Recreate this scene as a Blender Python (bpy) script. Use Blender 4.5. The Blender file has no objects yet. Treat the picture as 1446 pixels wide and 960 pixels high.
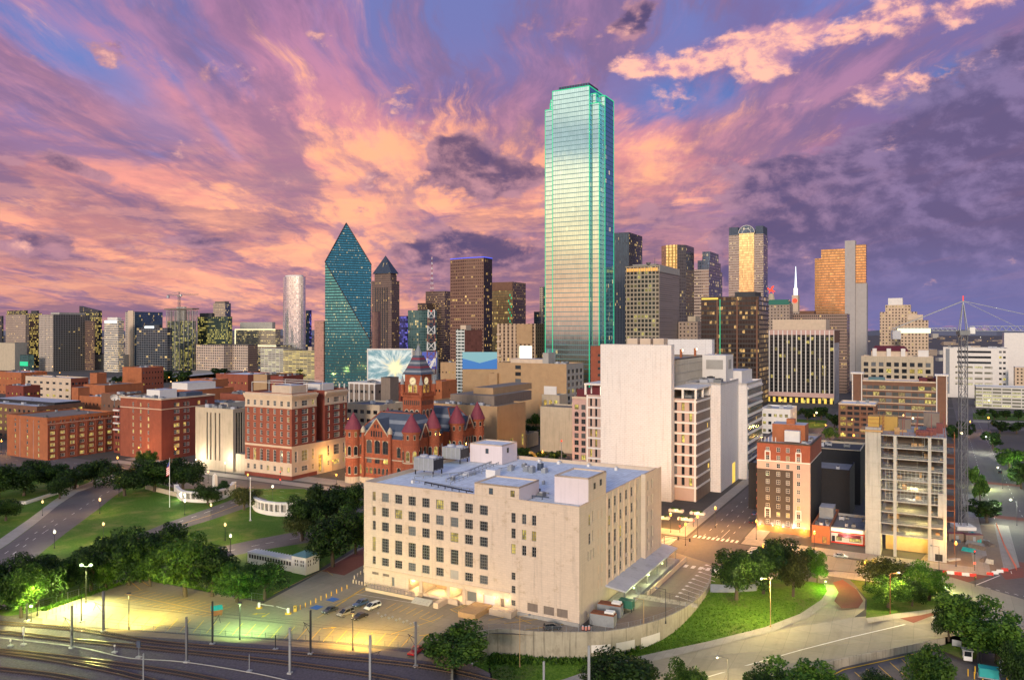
import bpy,bmesh,math,random
from mathutils import Vector,Matrix
from mathutils.geometry import tessellate_polygon
sc=bpy.context.scene
COL=sc.collection
rad=math.radians
RNG=random.Random(11)
# ---------------------------------------------------------------- camera
F,CX,HY,CH=1100.0,723.0,464.0,77.0          # photo pixels: focal length, centre, horizon row; eye height in metres
cd=bpy.data.cameras.new('camera');cam=bpy.data.objects.new('camera',cd);COL.objects.link(cam)
cam.location=(0,0,CH);cam.rotation_euler=(rad(90),0,0)
cd.sensor_width=36;cd.lens=F/1446*36;cd.shift_y=-(480-HY)/1446
cd.clip_start=1;cd.clip_end=40000
sc.camera=cam
TH=rad(61.5)                                       # direction of the street grid
UX,UY=math.cos(TH),math.sin(TH);VX,VY=-UY,UX
SUN_AZ,SUN_EL=rad(-163),rad(15)                  # behind the camera, to the left (azimuth from +Y towards +X)
# ---------------------------------------------------------------- node helper
class N:
 def __init__(s,tree): s.t=tree
 def new(s,kind,**kw):
  n=s.t.nodes.new(kind)
  for k,v in kw.items(): setattr(n,k,v)
  return n
 def put(s,sock,v):
  if v is None: return
  if isinstance(v,bpy.types.NodeSocket): s.t.links.new(v,sock)
  elif isinstance(v,(tuple,list)):
   sock.default_value=(tuple(v)+(1,))[:4] if sock.type=='RGBA' else tuple(v)[:3]
  elif sock.type=='RGBA': sock.default_value=(v,v,v,1)
  elif sock.type=='VECTOR': sock.default_value=(v,v,v)
  else: sock.default_value=v
 def m(s,op,a,b=None,c=None,clamp=False):
  n=s.new('ShaderNodeMath',operation=op,use_clamp=clamp)
  for i,v in enumerate((a,b,c)): s.put(n.inputs[i],v)
  return n.outputs[0]
 def vm(s,op,a,b=None,out=0):
  n=s.new('ShaderNodeVectorMath',operation=op)
  s.put(n.inputs[0],a);s.put(n.inputs[1],b)
  return n.outputs[out]
 def mix(s,f,a,b,blend='MIX'):
  n=s.new('ShaderNodeMix',data_type='RGBA',blend_type=blend)
  s.put(n.inputs[0],f);s.put(n.inputs[6],a);s.put(n.inputs[7],b)
  return n.outputs[2]
 def fmix(s,f,a,b):
  n=s.new('ShaderNodeMix',data_type='FLOAT')
  s.put(n.inputs[0],f);s.put(n.inputs[2],a);s.put(n.inputs[3],b)
  return n.outputs[0]
 def step(s,x,a,b):                            # smooth 0..1 as x goes a -> b
  n=s.new('ShaderNodeMapRange',interpolation_type='SMOOTHSTEP')
  s.put(n.inputs[0],x);s.put(n.inputs[1],a);s.put(n.inputs[2],b)
  return n.outputs[0]
 def noise(s,vec,scale,detail=4,rough=.55,dist=0,out=0):
  n=s.new('ShaderNodeTexNoise')
  s.put(n.inputs['Vector'],vec);s.put(n.inputs['Scale'],scale);s.put(n.inputs['Detail'],detail)
  s.put(n.inputs['Roughness'],rough);s.put(n.inputs['Distortion'],dist)
  return n.outputs[out]
 def ramp(s,x,stops,interp='LINEAR'):
  n=s.new('ShaderNodeValToRGB');r=n.color_ramp;r.interpolation=interp
  while len(r.elements)<len(stops): r.elements.new(.5)
  for e,(p,c) in zip(r.elements,stops): e.position=p;e.color=tuple(c)+(1,)
  s.put(n.inputs[0],x);return n.outputs[0]
 def xyz(s,v):
  n=s.new('ShaderNodeSeparateXYZ');s.put(n.inputs[0],v);return n.outputs
 def vec(s,x,y,z=0.0):
  n=s.new('ShaderNodeCombineXYZ')
  for i,v in enumerate((x,y,z)): s.put(n.inputs[i],v)
  return n.outputs[0]
# ---------------------------------------------------------------- world: dusk sky
w=bpy.data.worlds.new('World');sc.world=w;w.use_nodes=True
nt=w.node_tree;nt.nodes.clear();n=N(nt)
d=n.vm('NORMALIZE',n.new('ShaderNodeTexCoord').outputs['Generated'])
x,y,z=n.xyz(d)
az=n.m('ARCTAN2',x,y)
el=n.m('ARCSINE',z)
zp=n.m('ADD',n.m('MAXIMUM',z,0.0),.09)
cx_,cy_=n.m('DIVIDE',x,zp),n.m('DIVIDE',y,zp)
def P2A(px,py):
 a=math.atan((px-CX)/F);return a,math.atan((HY-py)/F*math.cos(a))
def blob(px,py,sx,sy,tilt=0.0):
 a0,e0=P2A(px,py)
 da,de=n.m('SUBTRACT',az,a0),n.m('SUBTRACT',el,e0)
 if tilt: de=n.m('SUBTRACT',de,n.m('MULTIPLY',da,tilt))
 qa,qe=n.m('DIVIDE',da,sx/F),n.m('DIVIDE',de,sy/F)
 r2=n.m('ADD',n.m('MULTIPLY',qa,qa),n.m('MULTIPLY',qe,qe))
 return n.m('EXPONENT',n.m('MULTIPLY',r2,-1.0))
def total(items):
 t=None
 for k,wt in items:
  v=n.m('MULTIPLY',k,wt);t=v if t is None else n.m('ADD',t,v)
 return t
plane=n.vec(cx_,cy_,0.0)
def wob(v,scale,amp,det=3):
 o=n.vm('SCALE',n.vm('SUBTRACT',n.noise(v,scale,det,out=1),(.5,.5,.5)),None);o.node.inputs['Scale'].default_value=amp
 return n.vm('ADD',v,o)
pw=wob(wob(plane,.45,.62),2.4,.07)
streak=n.noise(n.vm('MULTIPLY',pw,(1.35,.26,1)),1.0,10,.64,.15)
streak2=n.noise(n.vm('ADD',n.vm('MULTIPLY',pw,(.75,.24,1)),(7.3,2.1,4)),1.0,9,.62,.2)
fine=n.noise(n.vm('MULTIPLY',pw,(6,1.0,1)),1.0,7,.68)
ae=n.vec(az,n.m('MULTIPLY',el,1.6),.3)
aw=wob(ae,6,.05)
hz=wob(n.vec(n.m('MULTIPLY',az,2.4),n.m('MULTIPLY',n.m('SUBTRACT',el,n.m('MULTIPLY',az,.06)),10.5),2.0),1.1,.5)
lowf=n.step(el,.30,.13)                          # near the horizon the layers lie flat
streak=n.fmix(lowf,streak,n.noise(hz,1.15,11,.62));fine=n.fmix(lowf,fine,n.noise(n.vm('MULTIPLY',hz,(2.2,2.0,1)),1.5,9,.68))
right=n.step(az,.14,.50)
def relief(v,scale,det,rough,off):               # a cloud density and how much it faces the light
 a_=n.noise(v,scale,det,rough);b_=n.noise(n.vm('ADD',v,off),scale,det,rough)
 return a_,n.m('MULTIPLY',n.m('SUBTRACT',a_,b_),5.0)
# clear sky behind the clouds
base=n.ramp(n.m('DIVIDE',el,1.2,clamp=True),[(0,(.70,.32,.23)),(.05,(.60,.26,.23)),(.12,(.40,.20,.29)),(.2,(.25,.18,.38)),(.30,(.17,.185,.44)),(.5,(.12,.2,.48)),(1,(.2,.26,.5))])
rbase=n.ramp(n.m('DIVIDE',el,1.2,clamp=True),[(0,(.14,.165,.39)),(.08,(.19,.16,.37)),(.18,(.28,.20,.43)),(.30,(.13,.23,.60)),(1,(.16,.24,.5))])
col=n.mix(right,base,rbase)
blue=total([(blob(130,90,140,60,-.45),.9),(blob(310,190,120,14,-1.2),.30),(blob(230,200,170,35),.35),(blob(600,45,110,26),.28),(blob(1010,140,150,55),.8),(blob(1380,110,120,60),.8)])
col=n.mix(n.step(n.m('ADD',blue,n.m('MULTIPLY',streak2,.6)),.55,1.15),col,(.06,.21,.56))
# high pink and orange streaks
warm=n.ramp(n.m('DIVIDE',el,.5,clamp=True),[(0,(.92,.38,.28)),(.22,(.98,.40,.27)),(.42,(.84,.32,.29)),(.62,(.56,.245,.36)),(.8,(.40,.20,.37)),(1,(.34,.195,.40))])
noblue=n.m('SUBTRACT',1.0,n.step(blue,.45,1.0))
centre=total([(blob(620,235,260,80),.15),(blob(480,330,300,60),.07),(blob(250,400,320,50),.05),(blob(1000,215,160,60),.06),(blob(240,290,200,40),.05)])
smask=n.step(n.m('ADD',streak,centre),.485,.60)
smask=n.m('MULTIPLY',smask,n.m('ADD',.2,n.m('MULTIPLY',noblue,.8)))
col=n.mix(n.m('MULTIPLY',smask,n.fmix(right,.95,.45)),col,warm)
glow=n.m('MULTIPLY',n.step(n.m('ADD',fine,n.m('MULTIPLY',centre,1.3)),.53,.72),smask)
col=n.mix(n.m('MULTIPLY',glow,.8),col,(1.04,.50,.32))
mv=n.m('MULTIPLY',n.step(streak2,.45,.58),n.m('ADD',.25,n.m('MULTIPLY',noblue,.6)))
col=n.mix(n.m('MULTIPLY',mv,.8),col,n.mix(n.step(el,.06,.3),(.30,.145,.205),(.20,.115,.25)))
# broken grey and mauve sheets with lit and shaded sides
sh,shr=relief(n.vm('MULTIPLY',pw,(1.9,.48,1)),1.15,11,.62,(-.10,-.10,.0))
shm=n.m('MULTIPLY',n.step(sh,.46,.54),n.m('ADD',.45,n.m('MULTIPLY',noblue,.45)))
shc=n.mix(n.step(shr,-.15,.75),(.22,.14,.27),n.mix(n.step(el,.12,.32),(.74,.31,.27),(.44,.22,.37)))
col=n.mix(n.m('MULTIPLY',shm,.82),col,shc)
hot=n.m('MULTIPLY',n.step(n.m('ADD',fine,n.m('MULTIPLY',centre,1.7)),.60,.80),n.step(sh,.60,.46))
col=n.mix(n.m('MULTIPLY',hot,.85),col,(1.12,.47,.26))
# long thin banks low over the town
low,lowr=relief(n.vec(n.m('MULTIPLY',az,2.6),n.m('MULTIPLY',el,13.0),5.0),1.9,10,.64,(.0,-.12,0))
lowm=n.m('MULTIPLY',n.step(low,.46,.55),n.step(el,.24,.07))
col=n.mix(n.m('MULTIPLY',lowm,.78),col,n.mix(n.step(lowr,-.1,.7),(.205,.125,.215),n.mix(right,(.66,.31,.27),(.25,.19,.36))))
lit_=n.m('MULTIPLY',n.step(low,.46,.38),n.step(el,.25,.10))
col=n.mix(n.m('MULTIPLY',lit_,n.fmix(right,.36,.08)),col,(1.0,.48,.28))
# dark heaps
puff,pufr=relief(aw,7.5,11,.60,(-.018,-.020,0))
puff2,puf2r=relief(n.vm('ADD',aw,(3,5,1)),15,10,.62,(-.010,-.012,0))
dk=total([(blob(690,248,92,44),.46),(blob(640,205,46,26),.34),(blob(650,352,180,34),.42),(blob(1130,250,85,45),.42),(blob(1390,210,140,105,.5),.72),(blob(1300,330,260,75),.66),(blob(1290,430,300,50),.34),
   (blob(95,232,62,15,-.3),.36),(blob(300,341,55,9),.30),(blob(120,350,140,26),.2),(blob(905,300,110,30),.24),(blob(5,228,26,12),.36),(blob(300,420,120,14),.22),(blob(895,20,34,24),.3),(blob(470,330,60,12),.2)])
dn=n.m('ADD',n.m('ADD',n.m('MULTIPLY',n.m('SUBTRACT',puff,.5),2.9),n.m('MULTIPLY',n.m('SUBTRACT',puff2,.5),1.6)),n.m('MULTIPLY',dk,2.35))
dmask=n.step(dn,.42,.70)
edge=n.m('MULTIPLY',n.step(dn,.95,.5),.55)
dcol=n.mix(n.step(n.m('ADD',n.m('ADD',pufr,n.m('MULTIPLY',puf2r,.7)),edge),-.45,.85),n.mix(right,(.085,.065,.16),(.118,.092,.205)),n.mix(right,(.46,.24,.30),(.235,.175,.335)))
dcol=n.mix(n.m('MULTIPLY',n.step(el,.13,.0),right),dcol,(.15,.155,.36))
col=n.mix(n.m('MULTIPLY',dmask,.92),col,dcol)
# sunlit heaps high on the right
pk=total([(blob(905,97,44,17),.42),(blob(978,97,26,11),.36),(blob(1230,35,190,32,.08),.38),(blob(1060,108,32,13),.32),(blob(1250,118,90,16),.28),(blob(830,130,30,12),.20),(blob(1090,60,70,24),.26),(blob(960,232,50,8),.26),(blob(940,262,90,9),.2),(blob(900,195,30,14),.2)])
pn=n.m('ADD',n.m('ADD',n.m('MULTIPLY',n.m('SUBTRACT',puff2,.5),3.0),n.m('MULTIPLY',n.m('SUBTRACT',puff,.5),1.6)),n.m('MULTIPLY',pk,2.3))
pmask=n.step(pn,.40,.98)
col=n.mix(n.m('MULTIPLY',pmask,.92),col,n.mix(n.step(n.m('ADD',puf2r,n.m('MULTIPLY',pufr,.5)),-.5,.45),(.52,.27,.38),(1.10,.56,.40)))
col=n.mix(1.0,col,(1.14,1.11,1.12),'MULTIPLY')
# the western half, behind the camera: the sun has just gone down there
back=n.step(n.m('MULTIPLY',y,-1.0),-.12,.45)
wcol=n.ramp(n.m('DIVIDE',el,1.3,clamp=True),[(0,(.55,.36,.32)),(.022,(.85,.47,.34)),(.05,(.98,.62,.42)),(.085,(1.0,.82,.54)),(.125,(1.0,.94,.72)),(.158,(.95,.97,.82)),(.172,(.42,.56,.66)),(.19,(.40,.55,.66)),(.207,(.72,.88,.88)),(.27,(.52,.70,.80)),(.36,(.15,.30,.42)),(.55,(.09,.20,.30)),(1,(.13,.17,.26))])
wn=n.noise(n.vec(n.m('MULTIPLY',az,2.0),n.m('MULTIPLY',el,9.0),1.0),1.6,6,.6)
wcol=n.mix(1.0,wcol,n.ramp(wn,[(.3,(.66,.62,.66)),(.6,(1.08,1.05,1.0))]),'MULTIPLY')
sa=n.m('COSINE',n.m('SUBTRACT',az,rad(-132)))
wst=n.fmix(n.step(sa,-.2,.95),1.0,1.9)
wcol=n.mix(1.0,wcol,n.vec(wst,wst,wst),'MULTIPLY')
col=n.mix(back,col,wcol)
# what lies overhead, outside the picture, lights the roofs and the ground
top=n.step(el,.5,.95)
col=n.mix(top,col,(.26,.33,.56))
sky=n.new('ShaderNodeTexSky',sky_type='NISHITA',sun_disc=False,sun_elevation=rad(4),sun_rotation=SUN_AZ,altitude=150)
nis=n.vm('SCALE',sky.outputs[0],None);nis.node.inputs['Scale'].default_value=.002
col=n.mix(1.0,col,nis,'ADD')
col=n.mix(n.step(z,-.02,-.0001),(.16,.15,.16),col)
bg=n.new('ShaderNodeBackground');n.put(bg.inputs[0],col);bg.inputs[1].default_value=1.0
out=n.new('ShaderNodeOutputWorld');nt.links.new(bg.outputs[0],out.inputs[0])
w.cycles.sampling_method='MANUAL';w.cycles.sample_map_resolution=512
# ---------------------------------------------------------------- sun (low, very soft after-glow)
sl=bpy.data.lights.new('sun','SUN');so=bpy.data.objects.new('sun',sl);COL.objects.link(so)
sl.energy=2.45;sl.angle=rad(11);sl.color=(1.0,.81,.66)
sd=Vector((math.sin(SUN_AZ)*math.cos(SUN_EL),math.cos(SUN_AZ)*math.cos(SUN_EL),math.sin(SUN_EL)))
so.rotation_euler=sd.to_track_quat('Z','Y').to_euler();so.location=(-300,-300,300)
vs=sc.view_settings
sc.render.filter_size=1.15
vs.view_transform='Standard';vs.look='None';vs.exposure=0.0;vs.gamma=1;vs.use_curve_mapping=False
sc.cycles.use_denoising=True
sc.cycles.max_bounces=6;sc.cycles.diffuse_bounces=3;sc.cycles.glossy_bounces=3;sc.cycles.transparent_max_bounces=6
sc.cycles.sample_clamp_indirect=6
# ---------------------------------------------------------------- geometry helpers
def gp(px,py,z=0.0):                               # ground point seen at a photo pixel
 Y=(CH-z)*F/(py-HY);return ((px-CX)*Y/F,Y,z)
def zat(py,Y): return CH-(py-HY)*Y/F
def uv2xy(u,v): return (u*UX+v*VX,u*UY+v*VY)
def xy2uv(X,Y): return (X*UX+Y*UY,X*VX+Y*VY)
class MB:
 def __init__(s): s.v=[];s.f=[];s.m=[]
 def face(s,pts,m=0):
  i=len(s.v);s.v += [tuple(p) for p in pts];s.f.append(tuple(range(i,i+len(pts))));s.m.append(m)
 def box(s,x0,x1,y0,y1,z0,z1,m=0,top=None,bottom=True):
  c=[(x0,y0,z0),(x1,y0,z0),(x1,y1,z0),(x0,y1,z0),(x0,y0,z1),(x1,y0,z1),(x1,y1,z1),(x0,y1,z1)]
  for q in ((0,1,5,4),(1,2,6,5),(2,3,7,6),(3,0,4,7)): s.face([c[k] for k in q],m)
  s.face([c[k] for k in (4,5,6,7)],m if top is None else top)
  if bottom: s.face([c[k] for k in (3,2,1,0)],m)
 def prism(s,poly,z0,z1,m=0,top=None):
  k=len(poly)
  for i in range(k):
   a,b=poly[i],poly[(i+1) % k]
   s.face([(a[0],a[1],z0),(b[0],b[1],z0),(b[0],b[1],z1),(a[0],a[1],z1)],m)
  s.face([(p[0],p[1],z1) for p in poly],m if top is None else top)
  s.face([(p[0],p[1],z0) for p in reversed(poly)],m)
 def loft(s,rings,m=0,cap=True):
  for A,B in zip(rings,rings[1:]):
   k=len(A)
   for i in range(k): s.face([A[i],A[(i+1) % k],B[(i+1) % k],B[i]],m)
  if cap: s.face(rings[-1],m);s.face(list(reversed(rings[0])),m)
 def cyl(s,x,y,z0,z1,r0,r1=None,seg=10,m=0,cap=True):
  r1=r0 if r1 is None else r1
  a=[(math.cos(2*math.pi*i/seg),math.sin(2*math.pi*i/seg)) for i in range(seg)]
  s.loft([[(x+r0*c,y+r0*q,z0) for c,q in a],[(x+r1*c,y+r1*q,z1) for c,q in a]],m,cap)
 def lathe(s,x,y,prof,seg=12,m=0):
  a=[(math.cos(2*math.pi*i/seg),math.sin(2*math.pi*i/seg)) for i in range(seg)]
  s.loft([[(x+r*c,y+r*q,zz) for c,q in a] for r,zz in prof],m)
 def tube(s,p,q,r0,r1=None,seg=6,m=0):
  p,q=Vector(p),Vector(q);r1=r0 if r1 is None else r1
  t=(q-p)
  if t.length<1e-6: return
  t.normalize();a=t.orthogonal().normalized();b=t.cross(a)
  R_=[]
  for c,r in ((p,r0),(q,r1)):
   R_.append([tuple(c+(a*math.cos(2*math.pi*i/seg)+b*math.sin(2*math.pi*i/seg))*r) for i in range(seg)])
  s.loft(R_,m)
 def mesh(s,name,mats,smooth=False):
  me=bpy.data.meshes.new(name);me.from_pydata(s.v,[],s.f)
  for k in mats: me.materials.append(k)
  if any(s.m): me.polygons.foreach_set('material_index',s.m)
  uvl=me.uv_layers.new(name='UVMap');buf=[0.0]*(2*len(me.loops));j=0
  for p in me.polygons:
   nx,ny,nz=p.normal
   if abs(nz)>.93: ax,ay=(1,0,0),(0,1,0)
   else:
    l=math.hypot(nx,ny) or 1;tx,ty=-ny/l,nx/l
    if tx+ty<0: tx,ty=-tx,-ty
    k=1/max(.2,math.sqrt(max(0,1-nz*nz)))
    ax,ay=(tx,ty,0),(0,0,k)
   for vi in p.vertices:
    q=s.v[vi]
    buf[j]=q[0]*ax[0]+q[1]*ax[1];buf[j+1]=q[0]*ay[0]+q[1]*ay[1]+q[2]*ay[2];j += 2
  uvl.data.foreach_set('uv',buf)
  if smooth: me.polygons.foreach_set('use_smooth',[True]*len(me.polygons))
  me.update();return me
 def build(s,name,mats,parent=None,smooth=False):
  if not isinstance(mats,(list,tuple)): mats=[mats]
  o=bpy.data.objects.new(name,s.mesh(name,mats,smooth));COL.objects.link(o)
  if parent is not None: o.parent=parent
  return o
def tag(o,label=None,cat=None,group=None,kind=None):
 if label: o['label']=label
 if cat: o['category']=cat
 if group: o['group']=group
 if kind: o['kind']=kind
 return o
def thing(name,label,cat,loc=(0,0,0),rz=0.0,group=None):
 o=bpy.data.objects.new(name,None);COL.objects.link(o);o.location=loc;o.rotation_euler=(0,0,rz)
 o.empty_display_size=.5
 return tag(o,label,cat,group)
def put(name,me,parent,loc=(0,0,0),rz=0.0,scale=None):
 o=bpy.data.objects.new(name,me);COL.objects.link(o);o.parent=parent;o.location=loc;o.rotation_euler=(0,0,rz)
 if scale: o.scale=scale
 return o
def copy_tree(o,loc,rz=0.0,label=None,group=None,scale=None):
 r=o.copy();COL.objects.link(r);r.location=loc;r.rotation_euler=(0,0,rz)
 if label: r['label']=label
 if group: r['group']=group
 if scale: r.scale=scale
 for c in list(o.children):
  k=c.copy();COL.objects.link(k);k.parent=r
  for g in list(c.children):
   h=g.copy();COL.objects.link(h);h.parent=k
 return r
# ---------------------------------------------------------------- materials
MAT={}
def newmat(name):
 m=bpy.data.materials.new(name);m.use_nodes=True;t=m.node_tree;t.nodes.clear()
 k=N(t);b=k.new('ShaderNodeBsdfPrincipled');o=k.new('ShaderNodeOutputMaterial');t.links.new(b.outputs[0],o.inputs[0])
 MAT[name]=m;return m,k,b
def basic(name,col,rough=.8,var=.22,scale=.35,metal=0.0,bump=0.0,bscale=3.0,stain=None,streaks=0.0):
 m,k,b=newmat(name)
 co=k.new('ShaderNodeTexCoord').outputs['Object']
 f=k.noise(co,scale,6,.65);g=k.noise(co,scale*9,3,.6)
 v=k.m('ADD',k.m('MULTIPLY',k.m('SUBTRACT',f,.5),var*2.4),k.m('ADD',1.0,k.m('MULTIPLY',k.m('SUBTRACT',g,.5),var)))
 if streaks:
  s=k.noise(k.vm('MULTIPLY',co,(1.2,1.2,.06)),1.0,4,.6)
  v=k.m('MULTIPLY',v,k.m('SUBTRACT',1.0,k.m('MULTIPLY',k.step(s,.48,.72),streaks)))
 c=k.mix(1.0,col,k.vec(v,v,v),'MULTIPLY')
 if stain:
  s=k.noise(k.vm('MULTIPLY',co,(1,1,.7)),.22,8,.72)
  c=k.mix(k.m('MULTIPLY',k.step(s,.53,.64),.55),c,stain)
 k.put(b.inputs['Base Color'],c);b.inputs['Roughness'].default_value=rough;b.inputs['Metallic'].default_value=metal
 if bump:
  bn=k.new('ShaderNodeBump');bn.inputs['Strength'].default_value=bump;bn.inputs['Distance'].default_value=.3
  k.put(bn.inputs['Height'],k.noise(co,bscale,5,.6));k.t.links.new(bn.outputs[0],b.inputs['Normal'])
 return m
def masonry(name,col,mortar,bw,bh,msz=.03,rough=.85,var=.2,stain=None,offset=.5,stain_amt=.5):
 m,k,b=newmat(name)
 tc=k.new('ShaderNodeTexCoord');co=tc.outputs['Object']
 br=k.new('ShaderNodeTexBrick',offset=offset);k.put(br.inputs['Vector'],tc.outputs['UV'])
 br.inputs['Scale'].default_value=1;br.inputs['Mortar Size'].default_value=msz;br.inputs['Brick Width'].default_value=bw;br.inputs['Row Height'].default_value=bh
 br.inputs['Bias'].default_value=0
 k.put(br.inputs['Color1'],tuple(c*(1-var*.5) for c in col));k.put(br.inputs['Color2'],tuple(min(1,c*(1+var*.5)) for c in col));k.put(br.inputs['Mortar'],mortar)
 f=k.noise(co,.12,6,.65);g=k.noise(co,2.0,4,.65)
 v=k.m('ADD',k.m('MULTIPLY',f,var*1.6),k.m('ADD',1.0-var*1.15,k.m('MULTIPLY',g,var*.7)))
 c=k.mix(1.0,br.outputs[0],k.vec(v,v,v),'MULTIPLY')
 if stain:
  s=k.noise(k.vm('MULTIPLY',co,(1,1,1.3)),.26,10,.78)
  c=k.mix(k.m('MULTIPLY',k.step(s,.54,.62),stain_amt),c,stain)
 sk=k.step(k.noise(k.vm('MULTIPLY',co,(.9,.9,.045)),1.0,5,.65),.50,.72);sv=k.m('SUBTRACT',1.0,k.m('MULTIPLY',sk,.17));c=k.mix(1.0,c,k.vec(sv,sv,k.m('MULTIPLY',sv,.985)),'MULTIPLY')
 k.put(b.inputs['Base Color'],c);b.inputs['Roughness'].default_value=rough
 return m
def curtain(name,wall,glass,bw,fh,mx=.12,mz0=.25,mz1=.08,lit=.15,litcol=(1.0,.66,.22),lits=1.0,refl=.5,rough=.12,wrough=.7,jitter=.004,floors=.5,wmetal=0.0,spec=.6,pvar=.5):
 """wall grid of windows in metres: bay bw, storey fh; mx/mz0/mz1 the solid shares at the sides, below and above each pane"""
 m,k,b=newmat(name)
 tc=k.new('ShaderNodeTexCoord');u,v,_=k.xyz(tc.outputs['UV'])
 geo=k.new('ShaderNodeNewGeometry');nz=k.m('ABSOLUTE',k.xyz(geo.outputs['True Normal'])[2])
 cu,cv=k.m('DIVIDE',u,bw),k.m('DIVIDE',v,fh)
 iu,iv=k.m('FLOOR',cu),k.m('FLOOR',cv);fu,fv=k.m('FRACT',cu),k.m('FRACT',cv)
 pane=k.m('MULTIPLY',k.m('MULTIPLY',k.m('GREATER_THAN',fu,mx),k.m('LESS_THAN',fu,1-mx)),k.m('MULTIPLY',k.m('GREATER_THAN',fv,mz0),k.m('LESS_THAN',fv,1-mz1)))
 pane=k.m('MULTIPLY',pane,k.m('LESS_THAN',nz,.9))
 face=k.m('MULTIPLY',k.xyz(geo.outputs['True Normal'])[0],7.0)
 oi=k.new('ShaderNodeObjectInfo');seed=k.m('ADD',k.m('FLOOR',face),k.m('MULTIPLY',oi.outputs['Random'],40))
 wn=k.new('ShaderNodeTexWhiteNoise',noise_dimensions='3D');k.put(wn.inputs[0],k.vec(iu,iv,seed))
 wf=k.new('ShaderNodeTexWhiteNoise',noise_dimensions='2D');k.put(wf.inputs[0],k.vec(iv,seed,0))
 cl=k.noise(k.vec(k.m('MULTIPLY',iu,.22),k.m('MULTIPLY',iv,.9),seed),1.0,2,.5)
 p=k.m('MULTIPLY',k.m('ADD',k.m('MULTIPLY',k.step(cl,.42,.68),2.0*(1-floors)+.5),k.m('MULTIPLY',k.step(wf.outputs[0],.7,.98),3.2*floors)),lit)
 on=k.m('MULTIPLY',k.m('LESS_THAN',wn.outputs[0],p),pane)
 sub_=k.m('ADD',.25,k.step(k.noise(k.vec(k.m('MULTIPLY',u,1.3),k.m('MULTIPLY',v,.9),seed),1.0,2,.5),.35,.65))
 r2=k.xyz(wn.outputs[1])
 wv=k.noise(tc.outputs['Object'],.05,5,.6);wv=k.m('ADD',.8,k.m('MULTIPLY',wv,.4))
 pv=k.m('ADD',1-pvar/2,k.m('MULTIPLY',r2[1],pvar))
 c=k.mix(pane,k.mix(1.0,wall,k.vec(wv,wv,wv),'MULTIPLY'),k.mix(1.0,glass,k.vec(pv,pv,pv),'MULTIPLY'))
 k.put(b.inputs['Base Color'],c)
 k.put(b.inputs['Roughness'],k.fmix(pane,wrough,rough));k.put(b.inputs['Metallic'],k.fmix(pane,wmetal,refl))
 b.inputs['Specular IOR Level'].default_value=spec
 k.put(b.inputs['Emission Color'],litcol)
 k.put(b.inputs['Emission Strength'],k.m('MULTIPLY',on,k.m('MULTIPLY',k.m('ADD',.12,k.m('POWER',r2[2],1.5)),k.m('MULTIPLY',sub_,lits))))
 if jitter:
  jn=k.vm('SCALE',k.vm('SUBTRACT',wn.outputs[1],(.5,.5,.5)),None);k.put(jn.node.inputs['Scale'],k.m('MULTIPLY',pane,jitter*2))
  k.put(b.inputs['Normal'],k.vm('NORMALIZE',k.vm('ADD',geo.outputs['Normal'],jn)))
 return m
def glow(name,col,s):
 m,k,b=newmat(name)
 k.put(b.inputs['Base Color'],tuple(c*.3 for c in col));k.put(b.inputs['Emission Color'],col);b.inputs['Emission Strength'].default_value=s
 return m
def glass_dark(name,col,rough=.06,refl=.0):
 m,k,b=newmat(name)
 oi=k.new('ShaderNodeObjectInfo');v=k.m('ADD',.6,k.m('MULTIPLY',oi.outputs['Random'],.9))
 k.put(b.inputs['Base Color'],k.mix(1.0,col,k.vec(v,v,v),'MULTIPLY'));b.inputs['Roughness'].default_value=rough;b.inputs['Metallic'].default_value=refl
 b.inputs['Specular IOR Level'].default_value=.8
 return m
def pane_lit(name,col,s):
 m,k,b=newmat(name)
 oi=k.new('ShaderNodeObjectInfo');co=k.new('ShaderNodeTexCoord').outputs['Object']
 f2=k.noise(k.vm('ADD',co,k.vec(k.m('MULTIPLY',oi.outputs['Random'],90),0.0,3.0)),.7,2,.4)
 k.put(b.inputs['Base Color'],(.05,.05,.04));b.inputs['Roughness'].default_value=.1
 k.put(b.inputs['Emission Color'],k.mix(oi.outputs['Random'],col,(.95,.80,.16)))
 k.put(b.inputs['Emission Strength'],k.m('MULTIPLY',k.m('ADD',.18,k.m('MULTIPLY',k.step(f2,.3,.7),.9)),k.m('MULTIPLY',k.m('ADD',.35,oi.outputs['Random']),s)))
 return m
def leaf(name,col,col2):
 m,k,b=newmat(name)
 oi=k.new('ShaderNodeObjectInfo');co=k.new('ShaderNodeTexCoord').outputs['Object']
 g=k.new('ShaderNodeNewGeometry').outputs['Random Per Island']
 f=k.noise(co,2.2,4,.6)
 c=k.mix(k.step(k.m('ADD',f,k.m('MULTIPLY',k.m('SUBTRACT',g,.5),.35)),.40,.62),col,col2)
 v=k.m('ADD',.7,k.m('MULTIPLY',oi.outputs['Random'],.6));c=k.mix(1.0,c,k.vec(v,v,k.m('MULTIPLY',v,.9)),'MULTIPLY')
 k.put(b.inputs['Base Color'],c);b.inputs['Roughness'].default_value=.6;b.inputs['Specular IOR Level'].default_value=.25
 tr=k.new('ShaderNodeBsdfTranslucent');k.put(tr.inputs[0],c)
 mx=k.new('ShaderNodeMixShader');mx.inputs[0].default_value=.3
 k.t.links.new(b.outputs[0],mx.inputs[1]);k.t.links.new(tr.outputs[0],mx.inputs[2])
 k.t.links.new(mx.outputs[0],[q for q in k.t.nodes if q.type=='OUTPUT_MATERIAL'][0].inputs[0])
 return m
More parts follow.
